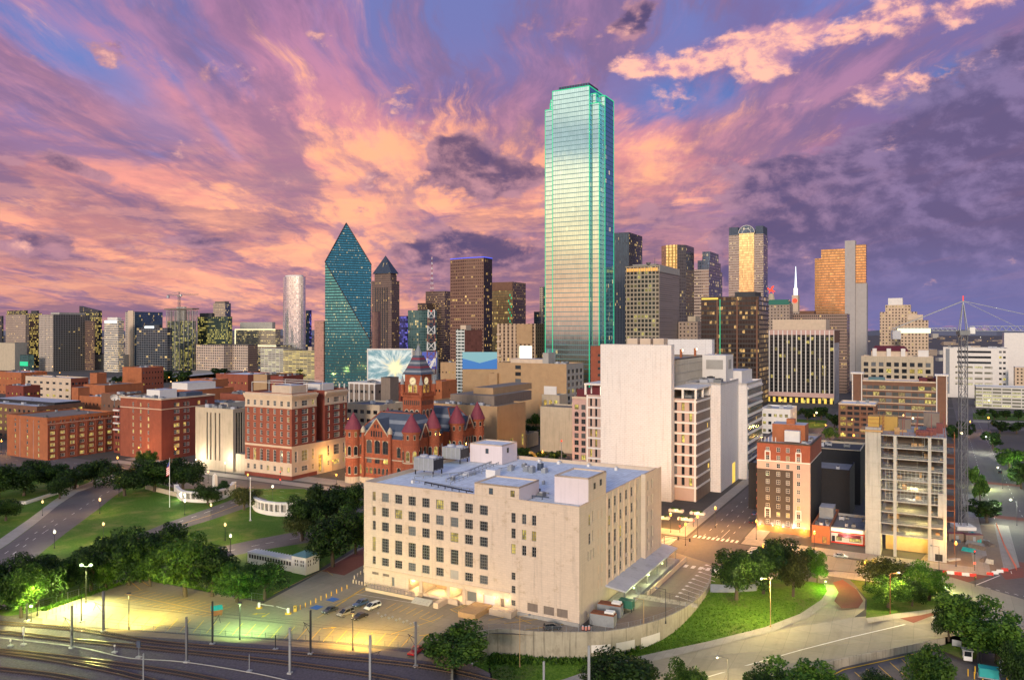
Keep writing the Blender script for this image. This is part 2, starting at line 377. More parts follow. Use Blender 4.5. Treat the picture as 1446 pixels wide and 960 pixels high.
def grassmat(name,c1,c2,dry):
 m,k,b=newmat(name)
 co=k.new('ShaderNodeTexCoord').outputs['Object']
 f=k.noise(co,.09,6,.65);g=k.noise(co,1.3,5,.7)
 c=k.mix(k.step(g,.35,.65),c1,c2);c=k.mix(k.m('MULTIPLY',k.step(f,.46,.66),.8),c,dry)
 k.put(b.inputs['Base Color'],c);b.inputs['Roughness'].default_value=.9;b.inputs['Specular IOR Level'].default_value=.1
 bn=k.new('ShaderNodeBump');bn.inputs['Strength'].default_value=.6;bn.inputs['Distance'].default_value=.25
 k.put(bn.inputs['Height'],k.noise(co,2.5,5,.7));k.t.links.new(bn.outputs[0],b.inputs['Normal'])
 return m
def paving(name,col,joint,size,rough=.85,crack=.4,patch=.3):
 """concrete or asphalt with slab joints, patches and oil marks"""
 m,k,b=newmat(name)
 tc=k.new('ShaderNodeTexCoord');co=tc.outputs['Object']
 rot=k.new('ShaderNodeVectorRotate',rotation_type='Z_AXIS');k.put(rot.inputs[0],co);rot.inputs['Angle'].default_value=-TH
 f=k.noise(co,.06,6,.7);g=k.noise(co,.9,6,.7)
 v=k.m('ADD',1.0-patch,k.m('ADD',k.m('MULTIPLY',f,patch*1.5),k.m('MULTIPLY',k.m('SUBTRACT',g,.5),patch*1.2)))
 c=k.mix(1.0,col,k.vec(v,v,v),'MULTIPLY')
 s=k.noise(k.vm('MULTIPLY',rot.outputs[0],(.02,.35,1)),1.0,5,.65)
 c=k.mix(k.m('MULTIPLY',k.step(s,.5,.75),crack*.6),c,tuple(q*.5 for q in col))
 if size:
  br=k.new('ShaderNodeTexBrick',offset=0.0);k.put(br.inputs['Vector'],rot.outputs[0]);br.inputs['Scale'].default_value=1
  br.inputs['Brick Width'].default_value=size;br.inputs['Row Height'].default_value=size*.8;br.inputs['Mortar Size'].default_value=.05
  k.put(br.inputs['Color1'],(.94,.94,.94));k.put(br.inputs['Color2'],(1.05,1.05,1.05));k.put(br.inputs['Mortar'],joint)
  c=k.mix(1.0,c,br.outputs[0],'MULTIPLY')
 k.put(b.inputs['Base Color'],c);b.inputs['Roughness'].default_value=rough
 return m
M=MAT
# ground
basic('city_ground',(.075,.068,.062),.9,.5,.02)
paving('asphalt',(.135,.118,.115),(.8,.8,.8),0,.8,.95,.5)
paving('concrete_road',(.34,.305,.235),(.72,.72,.72),6,.8,.5,.22)
paving('lot',(.30,.25,.185),(.72,.70,.68),6,.75,.55,.35)
paving('sidewalk',(.36,.33,.29),(.8,.8,.8),2.5,.85,.3,.2)
paving('brick_paving',(.22,.07,.05),(.8,.75,.7),0,.85,.3,.35)
basic('ballast',(.105,.085,.10),.95,.7,1.5,bump=.5,bscale=4)
basic('dirt',(.26,.19,.13),.95,.3,.2)
grassmat('lawn',(.050,.120,.013),(.095,.18,.024),(.19,.20,.06))
grassmat('rough_grass',(.065,.15,.014),(.14,.24,.032),(.13,.13,.05))
basic('white_paint',(.78,.76,.72),.7,.25,1.2)
basic('yellow_paint',(.72,.42,.03),.7,.25,1.2)
basic('blue_paint',(.03,.12,.42),.7,.15,1.2)
# walls
masonry('cream_stone',(.66,.53,.42),(.58,.46,.355),1.3,.62,.03,.85,.07,(.46,.34,.23),.5,.6)
masonry('tan_side',(.60,.51,.42),(.52,.435,.35),1.3,.62,.03,.85,.07,(.42,.33,.24),.5,.2)
masonry('pale_panel',(.72,.69,.68),(.54,.49,.49),1.9,.85,.045,.75,.05,(.62,.53,.49),.5,.35)
basic('penthouse_plaster',(.70,.61,.62),.8,.08,.2,streaks=.08)
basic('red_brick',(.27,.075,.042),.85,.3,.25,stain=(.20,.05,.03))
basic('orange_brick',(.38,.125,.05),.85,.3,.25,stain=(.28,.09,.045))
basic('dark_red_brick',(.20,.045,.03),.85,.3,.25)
masonry('sandstone_red',(.32,.085,.04),(.22,.06,.03),1.6,.55,.05,.85,.35,(.22,.06,.03),.5,.4)
basic('brown_brick',(.17,.085,.055),.85,.25,.25)
basic('tan_brick',(.42,.275,.15),.85,.18,.2,stain=(.36,.22,.12))
basic('cream_trim',(.60,.47,.35),.8,.2,.3)
basic('white_trim',(.72,.68,.64),.7,.12,.4)
basic('buff_stone',(.50,.42,.31),.85,.2,.2,streaks=.2)
basic('grey_stone',(.38,.36,.33),.85,.2,.2,streaks=.15)
basic('concrete',(.42,.41,.395),.85,.25,.2,streaks=.3)
basic('wall_concrete',(.40,.355,.27),.9,.3,.15,streaks=.55,stain=(.22,.19,.14))
basic('dark_brown',(.055,.042,.038),.8,.2,.3)
basic('blush_paint',(.50,.355,.30),.8,.1,.3)
basic('brown_panel',(.21,.165,.135),.7,.2,.4,streaks=.2)
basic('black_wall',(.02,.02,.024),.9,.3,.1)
basic('pink_stucco',(.55,.36,.32),.85,.15,.2)
basic('slate_blue',(.065,.085,.125),.75,.3,.4)
basic('slate_grey',(.23,.25,.28),.75,.3,.4)
basic('turret_tile',(.20,.035,.055),.7,.3,.6)
basic('maroon_roof',(.12,.012,.02),.7,.2,.4)
basic('teal_roof',(.08,.17,.19),.6,.2,.4)
# roofs
masonry('white_roof',(.70,.75,.82),(.50,.54,.60),2.6,1.3,.06,.75,.18,(.40,.42,.46),.0,.35)
basic('grey_roof',(.20,.20,.21),.9,.35,.1,stain=(.12,.12,.13))
basic('brown_roof',(.20,.165,.14),.95,.3,.12)
basic('pale_roof',(.45,.46,.50),.85,.25,.12,stain=(.30,.30,.32))
basic('dark_roof',(.055,.055,.062),.9,.35,.15)
# small stuff
basic('steel',(.22,.23,.24),.5,.15,1,.5)
basic('galvanised',(.36,.38,.40),.5,.2,1,.5)
basic('dark_steel',(.035,.035,.04),.5,.15,1,.3)
basic('pole_grey',(.17,.175,.19),.6,.15,1,.3)
basic('rail_steel',(.23,.15,.10),.4,.25,1,.7)
basic('sleeper',(.075,.06,.055),.95,.3,1)
basic('rust',(.25,.09,.04),.9,.3,1)
basic('steel_frame',(.23,.22,.20),.6,.1,1)
basic('window_frame',(.085,.085,.08),.6,.1,1)
basic('pale_frame',(.55,.53,.50),.6,.1,1)
basic('green_metal',(.03,.15,.10),.5,.15,1)
basic('teal_metal',(.02,.36,.36),.5,.15,1)
basic('orange_plastic',(.75,.12,.02),.5,.1,1)
basic('red_plastic',(.62,.03,.015),.5,.1,1)
basic('white_plastic',(.75,.74,.72),.5,.1,1)
basic('yellow_steel',(.44,.27,.05),.5,.15,1)
basic('red_steel',(.19,.045,.04),.6,.2,1)
basic('plywood',(.46,.29,.14),.85,.2,.8)
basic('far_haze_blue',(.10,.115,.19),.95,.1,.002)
basic('bark',(.075,.055,.04),.95,.3,2)
basic('tyre',(.015,.015,.016),.8,.1,3)
basic('rim',(.45,.46,.48),.3,.05,3,.8)
basic('flag_red',(.5,.03,.04),.8,.1,1);basic('flag_white',(.75,.73,.72),.8,.1,1);basic('flag_blue',(.03,.05,.22),.8,.1,1)
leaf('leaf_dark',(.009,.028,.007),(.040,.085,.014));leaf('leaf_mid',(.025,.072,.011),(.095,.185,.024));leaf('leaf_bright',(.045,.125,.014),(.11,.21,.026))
leaf('leaf_olive',(.030,.042,.010),(.075,.085,.022));leaf('leaf_weed',(.07,.16,.016),(.15,.26,.035))
glass_dark('pane_dark',(.022,.026,.032));glass_dark('pane_grey',(.10,.11,.12),.15);glass_dark('pane_blue',(.10,.15,.20),.08,.5)
glass_dark('car_glass',(.012,.016,.022),.05)
pane_lit('pane_lit',(1.0,.62,.10),.80);pane_lit('pane_warm',(1.0,.42,.06),1.0);pane_lit('pane_pale',(1.0,.80,.36),.7)
glow('lamp_warm',(1.0,.56,.20),2.6);glow('lamp_white',(1.0,.84,.50),3.4);glow('lamp_green',(.72,1.0,.45),4.0);glow('lamp_amber',(1.0,.42,.07),2.8)
glow('sign_white',(.85,.95,1.0),1.6);glow('sign_cream',(1.0,.88,.52),1.5);glow('neon_green',(.04,.95,.45),.55);glow('neon_blue',(.10,.14,1.0),1.0);glow('neon_red',(1.0,.06,.02),1.2)
glow('lit_yellow',(1.0,.66,.10),1.0);glow('lit_orange',(1.0,.45,.08),1.0);glow('signal_red',(1.0,.03,.01),8);glow('arch_white',(1.0,.93,.72),2.2);glow('clock_face',(.95,.78,.45),.7)
def light(parent,loc,col,watts,size=.25):
 l=bpy.data.lights.new('lamp_light','POINT');l.energy=watts*3.6;l.color=col;l.shadow_soft_size=size
 o=bpy.data.objects.new('lamp_light',l);COL.objects.link(o);o.parent=parent;o.location=loc
 return o
WARM,AMBER,GREENISH,YELLOW,WHITEL=(1.0,.66,.30),(1.0,.47,.10),(.55,1.0,.40),(1.0,.78,.22),(1.0,.90,.68)
# ---------------------------------------------------------------- buildings
WIN={}
def window_meshes(w,h,nx,ny,frame,arch=False):
 key=(round(w,2),round(h,2),nx,ny,frame,arch)
 if key in WIN: return WIN[key]
 b=MB();t=min(.14,w*.09)
 b.box(-w/2,-w/2+t,-.05,.07,0,h);b.box(w/2-t,w/2,-.05,.07,0,h)
 b.box(-w/2+t,w/2-t,-.05,.07,0,t);b.box(-w/2+t,w/2-t,-.05,.07,h-t,h)
 for i in range(1,nx):
  x=-w/2+w*i/nx;b.box(x-t*.35,x+t*.35,-.03,.06,t,h-t)
 for j in range(1,ny):
  z=h*j/ny;b.box(-w/2+t,w/2-t,-.035,.065,z-t*.35,z+t*.35)
 p=MB();p.face([(-w/2,.03,0),(w/2,.03,0),(w/2,.03,h),(-w/2,.03,h)])
 fm=b.mesh('window',[M[frame]])
 ps={}
 for g in ('pane_dark','pane_grey','pane_blue','pane_lit','pane_warm','pane_pale'): ps[g]=(p,g)
 WIN[key]=(fm,ps,{});return WIN[key]
def pane_mesh(key,g):
 fm,ps,done=WIN[key]
 if g not in done: done[g]=ps[g][0].mesh('pane',[M[g]])
 return done[g]
def opening(a,z,w,h,**k):                        # a = centre along the face
 return dict(a0=a-w/2,a1=a+w/2,b0=z,b1=z+h,**k)
def grid(W,cols,rows,ww,m0=0.0,m1=None,**k):   # cols evenly spread between m0 and W - m1; rows = [(z, h), ...]
 m1=m0 if m1 is None else m1
 o=[]
 for i in range(cols):
  a=m0+(W-m0-m1)*(i+.5)/cols
  for r in rows: o.append(opening(a,r[0],ww,r[1],**dict(k,**(r[2] if len(r)>2 else {}))))
 return o
class Bld:
 def __init__(s,name,label,cat,pxc,pxl,pxr,ytop,Y=None,base=None,Lu=None,Lv=None,h=None,group=None,rot=TH,z0=0.0,uv=None,down=0.0):
  if uv is not None:
   s.X,s.Y=uv2xy(*uv)
  else:
   s.Y=Y if Y else CH*F/(base-HY);s.X=(pxc-CX)*s.Y/F
  c,q=math.cos(rot),math.sin(rot)
  def solve(px,dx,dy): k=(px-CX)/F;return (k*s.Y-s.X)/(dx-k*dy)
  s.Lv=Lv if Lv else solve(pxl,-q,c)
  s.Lu=Lu if Lu else solve(pxr,c,q)
  s.h=h if h else zat(ytop,s.Y)
  s.e=thing(name,label,cat,(s.X,s.Y,z0),rot,group);s.rot=rot;s.wins=[];s.c,s.q=c,q
  s.mats=[];s.w=MB()
 def a_of_px(s,px,u0=0.0,v0=0.0,face='L'):    # distance along the face seen at a photo column
  k=(px-CX)/F;X,Y=s.X+u0*s.c-v0*s.q,s.Y+u0*s.q+v0*s.c
  dx,dy=(-s.q,s.c) if face=='L' else (s.c,s.q)
  return (k*Y-X)/(dx-k*dy)
 def z_of(s,py,u=0.0,v=0.0): return zat(py,s.Y+u*s.q+v*s.c)
 def mi(s,name):
  if name not in s.mats: s.mats.append(name)
  return s.mats.index(name)
 def facade(s,face,a0,a1,z0,z1,ops,wall,off=0.0,rec=.3,matfn=None,lit=.2,frame='window_frame',nx=2,ny=3,dark='pane_dark',litm='pane_lit',child=True):
  """face 'L' looks along -x at x=off, face 'R' looks along -y at y=off"""
  b=s.w
  P=(lambda a,z,dd=0.0: (off+dd,a,z)) if face=='L' else (lambda a,z,dd=0.0: (a,off+dd,z))
  ops=[o for o in ops if o['a0']>a0-.01 and o['a1']<a1+.01 and o['b0']>z0-.01 and o['b1']<z1+.01]
  # columns of openings that share a0..a1 are cut together, so that few faces are needed
  A=sorted({round(v,3) for o in ops for v in (o['a0'],o['a1'])} | {a0,a1} | set(matfn[0] if matfn else ()))
  Z=sorted({round(v,3) for o in ops for v in (o['b0'],o['b1'])} | {z0,z1} | set(matfn[1] if matfn else ()))
  mname=(lambda a,z: wall) if not matfn else matfn[2]
  for i in range(len(A)-1):
   ca=(A[i]+A[i+1])/2
   col=[o for o in ops if o['a0']<ca<o['a1']]
   j=0
   while j<len(Z)-1:
    cz=(Z[j]+Z[j+1])/2
    if any(o['b0']<cz<o['b1'] for o in col): j += 1;continue
    mm=mname(ca,cz);k=j+1
    while k<len(Z)-1:
     zz=(Z[k]+Z[k+1])/2
     if any(o['b0']<zz<o['b1'] for o in col) or mname(ca,zz) != mm: break
     k += 1
    q=[P(A[i],Z[j]),P(A[i+1],Z[j]),P(A[i+1],Z[k]),P(A[i],Z[k])]
    if face=='L': q.reverse()
    b.face(q,s.mi(mm));j=k
  for o in ops:
   mm=s.mi(o.get('reveal') or mname((o['a0']+o['a1'])/2,o['b0']-.05));r=o.get('rec',rec)
   a,c,z,t=o['a0'],o['a1'],o['b0'],o['b1']
   b.face([P(a,z),P(c,z),P(c,z,r),P(a,z,r)],mm);b.face([P(a,t),P(a,t,r),P(c,t,r),P(c,t)],mm)
   b.face([P(a,z),P(a,z,r),P(a,t,r),P(a,t)],mm);b.face([P(c,z),P(c,t),P(c,t,r),P(c,z,r)],mm)
   if o.get('arch'):
    R_=(c-a)/2;cx=(a+c)/2;zz=t-R_*o.get('rise',1.0);K=6
    for side in (-1,1):
     for i in range(K):
      f0,f1=math.pi/2*i/K,math.pi/2*(i+1)/K
      x0,y0=cx+side*R_*math.cos(f0),zz+(t-zz)*math.sin(f0);x1,y1=cx+side*R_*math.cos(f1),zz+(t-zz)*math.sin(f1)
      b.face([P(x0,y0,.02),P(x1,y1,.02),P(x1,t,.02),P(x0,t,.02)],mm)
   if o.get('blind'):
    b.face([P(a,z,r),P(c,z,r),P(c,t,r),P(a,t,r)],s.mi(o['blind']));continue
   g=o.get('pane') or (litm if RNG.random()<o.get('lit',lit) else ('pane_grey' if dark=='pane_dark' and RNG.random()<.16 else dark))
   s.wins.append((face,(a+c)/2,off+r-.08,z,c-a,t-z,o.get('nx',nx),o.get('ny',ny),o.get('frame',frame),g))
 def blank(s,lu=None,lv=None,u0=0.0,v0=0.0,z0=0.0,z1=None,wall='concrete',left=True,right=True):
  lu=s.Lu if lu is None else lu;lv=s.Lv if lv is None else lv;z1=s.h if z1 is None else z1
  b=s.w;k=s.mi(wall);u1,v1=u0+lu,v0+lv
  if left: b.face([(u0,v1,z0),(u0,v0,z0),(u0,v0,z1),(u0,v1,z1)],k)
  if right: b.face([(u0,v0,z0),(u1,v0,z0),(u1,v0,z1),(u0,v0,z1)],k)
  b.face([(u1,v0,z0),(u1,v1,z0),(u1,v1,z1),(u1,v0,z1)],k);b.face([(u1,v1,z0),(u0,v1,z0),(u0,v1,z1),(u1,v1,z1)],k)
 def roof(s,mat,lu=None,lv=None,u0=0.0,v0=0.0,z=None,par=.9,cope=None,t=.4):
  lu=s.Lu if lu is None else lu;lv=s.Lv if lv is None else lv;z=s.h if z is None else z
  u1,v1=u0+lu,v0+lv;b=MB();k=.03
  b.face([(u0+t,v0+t,z-par),(u1-t,v0+t,z-par),(u1-t,v1-t,z-par),(u0+t,v1-t,z-par)],0)
  o=[(u0-k,v0-k),(u1+k,v0-k),(u1+k,v1+k),(u0-k,v1+k)];i_=[(u0+t,v0+t),(u1-t,v0+t),(u1-t,v1-t),(u0+t,v1-t)]
  for q in range(4):
   r=(q+1) % 4
   b.face([o[q]+(z+.05,),o[r]+(z+.05,),i_[r]+(z+.05,),i_[q]+(z+.05,)],1)
   b.face([i_[q]+(z+.05,),i_[r]+(z+.05,),i_[r]+(z-par,),i_[q]+(z-par,)],1)
   b.face([o[q]+(z-.25,),o[r]+(z-.25,),o[r]+(z+.05,),o[q]+(z+.05,)],1)
  return b.build('roof',[M[mat],M[cope or (s.mats[0] if s.mats else mat)]],s.e)
 def box(s,name,u0,u1,v0,v1,z0,z1,mat,top=None,parent=None):
  b=MB();b.box(u0,u1,v0,v1,z0,z1,0,1 if top else None)
  return b.build(name,[M[mat]]+([M[top]] if top else []),parent or s.e)
 def band(s,face,z0,z1,mat,out=.25,a0=None,a1=None,off=0.0,name='cornice'):
  L=s.Lv if face=='L' else s.Lu;a0=-out+.002 if a0 is None else a0;a1=L if a1 is None else a1
  if face=='L': return s.box(name,off-out,off-.003,a0,a1,z0,z1,mat)
  return s.box(name,a0,a1,off-out,off-.003,z0,z1,mat)
 def done(s,maxwin=100,simple=False):
  if s.w.f: s.w.build('wall',[M[k] for k in s.mats],s.e)
  def dist(t):
   f,a,off,z=t[:4];u,v=(off,a) if f=='L' else (a,off)
   return (s.X+u*s.c-v*s.q)**2+(s.Y+u*s.q+v*s.c)**2+(CH-z)**2-t[4]*t[5]*1e5
  ws=sorted(s.wins,key=dist)
  rest=MB();rm=[]
  for i,(f,a,off,z,ww,hh,nx,ny,fr,g) in enumerate(ws):
   loc=(off,a,z) if f=='L' else (a,off,z)
   if i<maxwin:
    fm,ps,_=window_meshes(ww,hh,nx,ny,fr)
    key=(round(ww,2),round(hh,2),nx,ny,fr,False)
    if simple:
     put('window',pane_mesh(key,g),s.e,loc,-math.pi/2 if f=='L' else 0)
    else:
     o=put('window',fm,s.e,loc,-math.pi/2 if f=='L' else 0);put('pane',pane_mesh(key,g),o)
   else:
    if g not in rm: rm.append(g)
    P=(lambda aa,zz,dd=0.0: (off+dd,aa,zz)) if f=='L' else (lambda aa,zz,dd=0.0: (aa,off+dd,zz))
    rest.face([P(a-ww/2,z),P(a+ww/2,z),P(a+ww/2,z+hh),P(a-ww/2,z+hh)],rm.index(g))
    if not simple:
     if fr not in rm: rm.append(fr)
     q=rm.index(fr)
     for i2 in range(nx+1):
      c=a-ww/2+ww*i2/nx;tt=.05
      rest.face([P(c-tt,z,-.04),P(c+tt,z,-.04),P(c+tt,z+hh,-.04),P(c-tt,z+hh,-.04)],q)
     for j2 in range(ny+1):
      c=z+hh*j2/ny;tt=.05
      rest.face([P(a-ww/2,c-tt,-.05),P(a+ww/2,c-tt,-.05),P(a+ww/2,c+tt,-.05),P(a-ww/2,c+tt,-.05)],q)
  if rest.f: tag(rest.build('windows',[M[k] for k in rm],s.e),kind='stuff')
  return s
def rooftop_units(b,n_,u0,u1,v0,v1,z,seed,big=1.0,mat='galvanised'):
 r=random.Random(seed);placed=[]
 for i in range(n_*6):
  if len(placed) >= n_: break
  lu,lv,h=r.uniform(1.5,4)*big,r.uniform(1.5,3.5)*big,r.uniform(1,2.4)*big
  if u0+lu>u1 or v0+lv>v1: continue
  u,v=r.uniform(u0,u1-lu),r.uniform(v0,v1-lv)
  if any(u<p[1]+.5 and u+lu>p[0]-.5 and v<p[3]+.5 and v+lv>p[2]-.5 for p in placed): continue
  placed.append((u,u+lu,v,v+lv))
  m=MB();m.box(u,u+lu,v,v+lv,z+.25,z+h);m.box(u+.1,u+lu-.1,v+.1,v+.3,z,z+.25);m.box(u+.1,u+lu-.1,v+lv-.3,v+lv-.1,z,z+.25)
  m.cyl(u+lu/2,v+lv/2,z+h,z+h+.25,min(lu,lv)*.35,seg=10,m=1)
  m.build('rooftop_unit',[M[r.choice([mat,'pale_roof','steel'])],M['dark_steel']],b.e)
def slab_tower(name,label,pxc,pxl,pxr,ytop,Y,matl,matr=None,roofm='dark_roof',cat='tower',Lu=None,Lv=None,pent=None,par=1.2,base=0.0,rot=TH,group=None,crown=None):
 """plain high-rise: patterned curtain walls on a rectangular plan, roof deck, optional plant room (inset share, height, material)"""
 b=Bld(name,label,cat,pxc,pxl,pxr,ytop,Y=Y,Lu=Lu,Lv=Lv,rot=rot,group=group)
 matr=matr or matl
 b.facade('L',0,b.Lv,0,b.h,[],matl);b.facade('R',0,b.Lu,0,b.h,[],matr);b.blank(left=False,right=False,wall=matr)
 b.roof(roofm,par=par,cope=crown or roofm)
 if pent:
  for (f0,f1,g0,g1,h,m) in pent: b.box('plant_room',b.Lu*f0,b.Lu*f1,b.Lv*g0,b.Lv*g1,b.h-par,b.h+h,m,roofm)
 b.done();return b
# ---------------------------------------------------------------- the skyline, from left to right
C=curtain
C('cw_tan',(.40,.31,.25),(.05,.05,.06),3.2,3.6,.25,.3,.2,.18,refl=.2)
C('cw_tan_lit',(.42,.33,.26),(.06,.06,.06),3.0,3.6,.25,.3,.2,.4,refl=.2)
C('cw_dark',(.045,.05,.06),(.04,.055,.08),2.4,3.8,.06,.25,.05,.15,refl=.5)
C('cw_dark_lit',(.05,.055,.05),(.05,.06,.06),2.4,3.8,.08,.22,.08,.75,(1,.72,.18),1.1,refl=.4,floors=.35)
C('cw_green_lit',(.04,.055,.05),(.03,.07,.07),2.6,3.8,.10,.2,.1,.85,(.95,.78,.18),.9,refl=.4,floors=.2)
C('cw_beige_apt',(.50,.43,.37),(.05,.05,.055),4.2,3.3,.22,.28,.18,.08,refl=.15)
C('cw_grey_apt',(.15,.145,.145),(.025,.027,.03),4.6,3.3,.2,.3,.16,.07,refl=.25)
C('cw_white_band',(.72,.66,.58),(.05,.06,.065),2.2,3.9,.04,.48,.02,.35,refl=.35,floors=.3)
C('cw_blue',(.10,.14,.20),(.07,.13,.22),1.8,3.8,.08,.12,.04,.10,refl=.65)
C('cw_bluegrid',(.17,.18,.20),(.035,.05,.07),6.0,3.9,.05,.16,.04,.12,refl=.4)
C('cw_white_glass',(.48,.47,.50),(.74,.75,.78),2.2,3.6,.06,.08,.05,.0,refl=.85,rough=.14,jitter=.012)
C('cw_office',(.56,.47,.36),(.05,.06,.055),2.2,3.9,.03,.45,.05,.5,(1,.75,.25),.9,refl=.3)
C('cw_beige_grid',(.54,.43,.36),(.05,.05,.05),4.4,4.2,.2,.25,.2,.18,refl=.15)
C('cw_garage',(.50,.44,.28),(.10,.09,.05),7.5,3.1,.05,.42,.04,1.6,(1,.76,.16),.75,refl=0,rough=.6,floors=.1)
C('cw_garage_pale',(.58,.55,.50),(.10,.10,.07),8.0,3.2,.05,.42,.06,1.1,(.92,.85,.35),.7,refl=0,rough=.6,floors=.2)
C('cw_fountain',(.012,.055,.07),(.10,.42,.48),1.25,3.8,.05,.10,.42,.16,(1,.70,.20),.75,refl=.72,rough=.07,floors=.6,jitter=.003)
C('cw_crow',(.19,.125,.105),(.035,.035,.045),2.6,3.9,.24,.26,.08,.13,(1,.62,.2),.9,refl=.45)
C('cw_pink_slab',(.46,.24,.19),(.40,.21,.17),3,3.6,.1,.4,.1,0,refl=0,rough=.8)
C('cw_bluelit',(.03,.03,.12),(.05,.06,.25),2.0,3.6,.2,.1,.1,.9,(.25,.22,1),1.2,refl=.4)
C('cw_teal',(.08,.13,.13),(.09,.22,.24),3.2,3.9,.10,.12,.06,.12,refl=.7)
C('cw_brown_band',(.22,.14,.115),(.07,.055,.055),1.8,3.9,.03,.5,.02,.25,(1,.6,.2),.8,refl=.5)
C('cw_bronze',(.22,.12,.085),(.10,.065,.06),3.0,3.9,.16,.42,.04,.15,(1,.66,.2),1.0,refl=.6,rough=.15,floors=.7)
C('cw_bronze_dark',(.035,.025,.03),(.02,.02,.03),2.6,3.9,.2,.3,.05,.2,(1,.6,.18),1.0,refl=.5)
C('cw_greenmirror',(.11,.10,.055),(.17,.15,.085),2.0,3.9,.06,.16,.04,.25,(1,.7,.2),.8,refl=.7)
C('cw_boa',(.13,.25,.27),(.52,.56,.50),1.9,3.95,.03,.13,.03,.008,(1,.74,.3),.6,refl=.93,rough=.05,pvar=.12,jitter=.0012,wmetal=.6,wrough=.4)
C('cw_boa_side',(.04,.20,.28),(.10,.46,.66),1.9,3.95,.05,.12,.03,.035,(1,.74,.3),.8,refl=.85,rough=.05,jitter=.0015,pvar=.2,wmetal=.5)
C('cw_navy',(.04,.05,.075),(.05,.085,.14),2.4,3.8,.30,.05,.02,.05,refl=.6)
C('cw_grid_tan',(.34,.285,.215),(.05,.05,.045),3.4,3.9,.15,.2,.13,.22,(.95,.8,.22),.7,refl=.25)
C('cw_louvre',(.31,.255,.235),(.17,.145,.14),40,1.9,.0,.3,.2,0,refl=.1,rough=.6)
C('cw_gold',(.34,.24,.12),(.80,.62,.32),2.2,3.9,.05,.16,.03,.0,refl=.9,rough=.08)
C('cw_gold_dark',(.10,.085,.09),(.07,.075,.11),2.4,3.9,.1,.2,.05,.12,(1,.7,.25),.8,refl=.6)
C('cw_steel_blue',(.085,.09,.13),(.09,.14,.24),3.6,3.9,.16,.18,.06,.18,(1,.72,.3),.8,refl=.65)
C('cw_blackbrown',(.028,.022,.022),(.05,.036,.034),2.2,3.8,.08,.28,.06,.28,(1,.6,.2),.85,refl=.5,floors=.45)
C('cw_comerica',(.44,.345,.30),(.20,.16,.15),2.4,3.9,.06,.48,.04,.2,(1,.72,.3),.8,refl=.6)
C('cw_comerica_glass',(.34,.27,.17),(.80,.64,.36),2.0,3.9,.04,.10,.03,.01,refl=.9,rough=.07)
C('cw_stripe',(.075,.065,.06),(.030,.030,.034),3.9,3.6,.06,.12,.05,.14,(1,.78,.2),.9,refl=.35)
C('cw_stripe_side',(.48,.50,.58),(.42,.46,.56),3.9,3.6,.05,.06,.05,.03,refl=.5,rough=.3)
C('cw_amber',(.34,.19,.10),(.62,.34,.15),2.6,3.9,.03,.34,.03,.04,(1,.55,.15),.6,refl=.75,rough=.12)
C('cw_greyshaft',(.42,.385,.37),(.40,.365,.35),3,4,.02,.02,.02,0,refl=0,rough=.8,pvar=.08)
C('cw_brown_office',(.30,.20,.155),(.05,.045,.045),2.2,3.6,.2,.35,.1,.12,refl=.2)
C('cw_beige_tower',(.54,.40,.28),(.07,.06,.05),3.4,3.6,.27,.34,.16,.22,(1,.74,.3),.8,refl=.15)
C('cw_balcony',(.62,.66,.64),(.06,.09,.09),4.0,3.2,.08,.42,.02,.1,refl=.3)
C('cw_redapt',(.34,.13,.085),(.31,.12,.08),4,3.2,.05,.05,.05,0,refl=0,rough=.85)
C('cw_archtower',(.50,.355,.235),(.085,.06,.045),4.4,3.3,.27,.12,.04,.05,refl=.1)
C('cw_olive',(.16,.13,.06),(.05,.05,.03),4.4,3.3,.25,.2,.1,.06,refl=.1)
C('cw_old_tan',(.33,.255,.205),(.04,.035,.035),3.6,3.6,.3,.35,.2,.12,refl=.1)
C('cw_white_office',(.66,.64,.58),(.05,.065,.06),8,3.6,.04,.55,.03,.35,(.95,.9,.4),.6,refl=.3)
T=slab_tower
T('dark_tower','dark tower cut off by the left edge of the photo',3,-16,5,446,1560,'cw_dark')
b=T('stone_tower','tan stone tower with a lit band of short columns round its top, far left',36,8,41,444,1500,'cw_tan',pent=[(.05,.95,.05,.95,8,'cw_dark_lit')])
T('glass_tower','dark blue tower squeezed between two stone towers at the far left',54,40,59,442,1540,'cw_dark_lit',pent=[(.2,.8,.2,.8,5,'dark_roof')])
T('apartment_tower','apartment tower with a beige narrow face and a wide dark face, far left',75,55,108,444,1400,'cw_beige_apt','cw_grey_apt',Lu=70,pent=[(.2,.9,.1,.7,4,'grey_stone')])
b=T('glass_tower','yellow lit glass tower with a slanting top and a reddish block in front',139,112,144,441,1500,'cw_dark_lit')
m_=MB();L_,U_=b.Lv,b.Lu
m_.loft([[(0,0,b.h),(U_,0,b.h),(U_,L_,b.h),(0,L_,b.h)],[(0,0,b.h+3),(U_,0,b.h+3),(U_,L_,b.h+13),(0,L_,b.h+13)]]);m_.build('slanted_top',M['cw_dark'],b.e)
T('red_block','dull red office block standing against the slant-topped glass tower',132,120,134,453,1440,'cw_brown_band','cw_brown_office')
b=T('office_block','white banded office block with a bright rooftop sign, far left',167,147,175,452,1380,'cw_white_band',pent=[(.1,.8,.1,.8,5,'white_trim')])
b.box('rooftop_sign',-1,-.2,4,b.Lv-3,b.h-5,b.h-.5,'sign_white')
b=T('apartment_tower','tower with one plain beige end wall and dark balconies, left of the skyline',190,177,212,440,1450,'cw_beige_apt','cw_blue',Lu=60)
b.box('end_wall',-1.2,-.1,b.Lv*.1,b.Lv*.65,0,b.h+2,'cream_trim')
T('glass_tower','pale yellow lit tower peeping out behind a dark office block with a blue sign',226,210,229,443,1560,'cw_office',pent=[(.1,.9,.1,.9,3,'lit_yellow')])
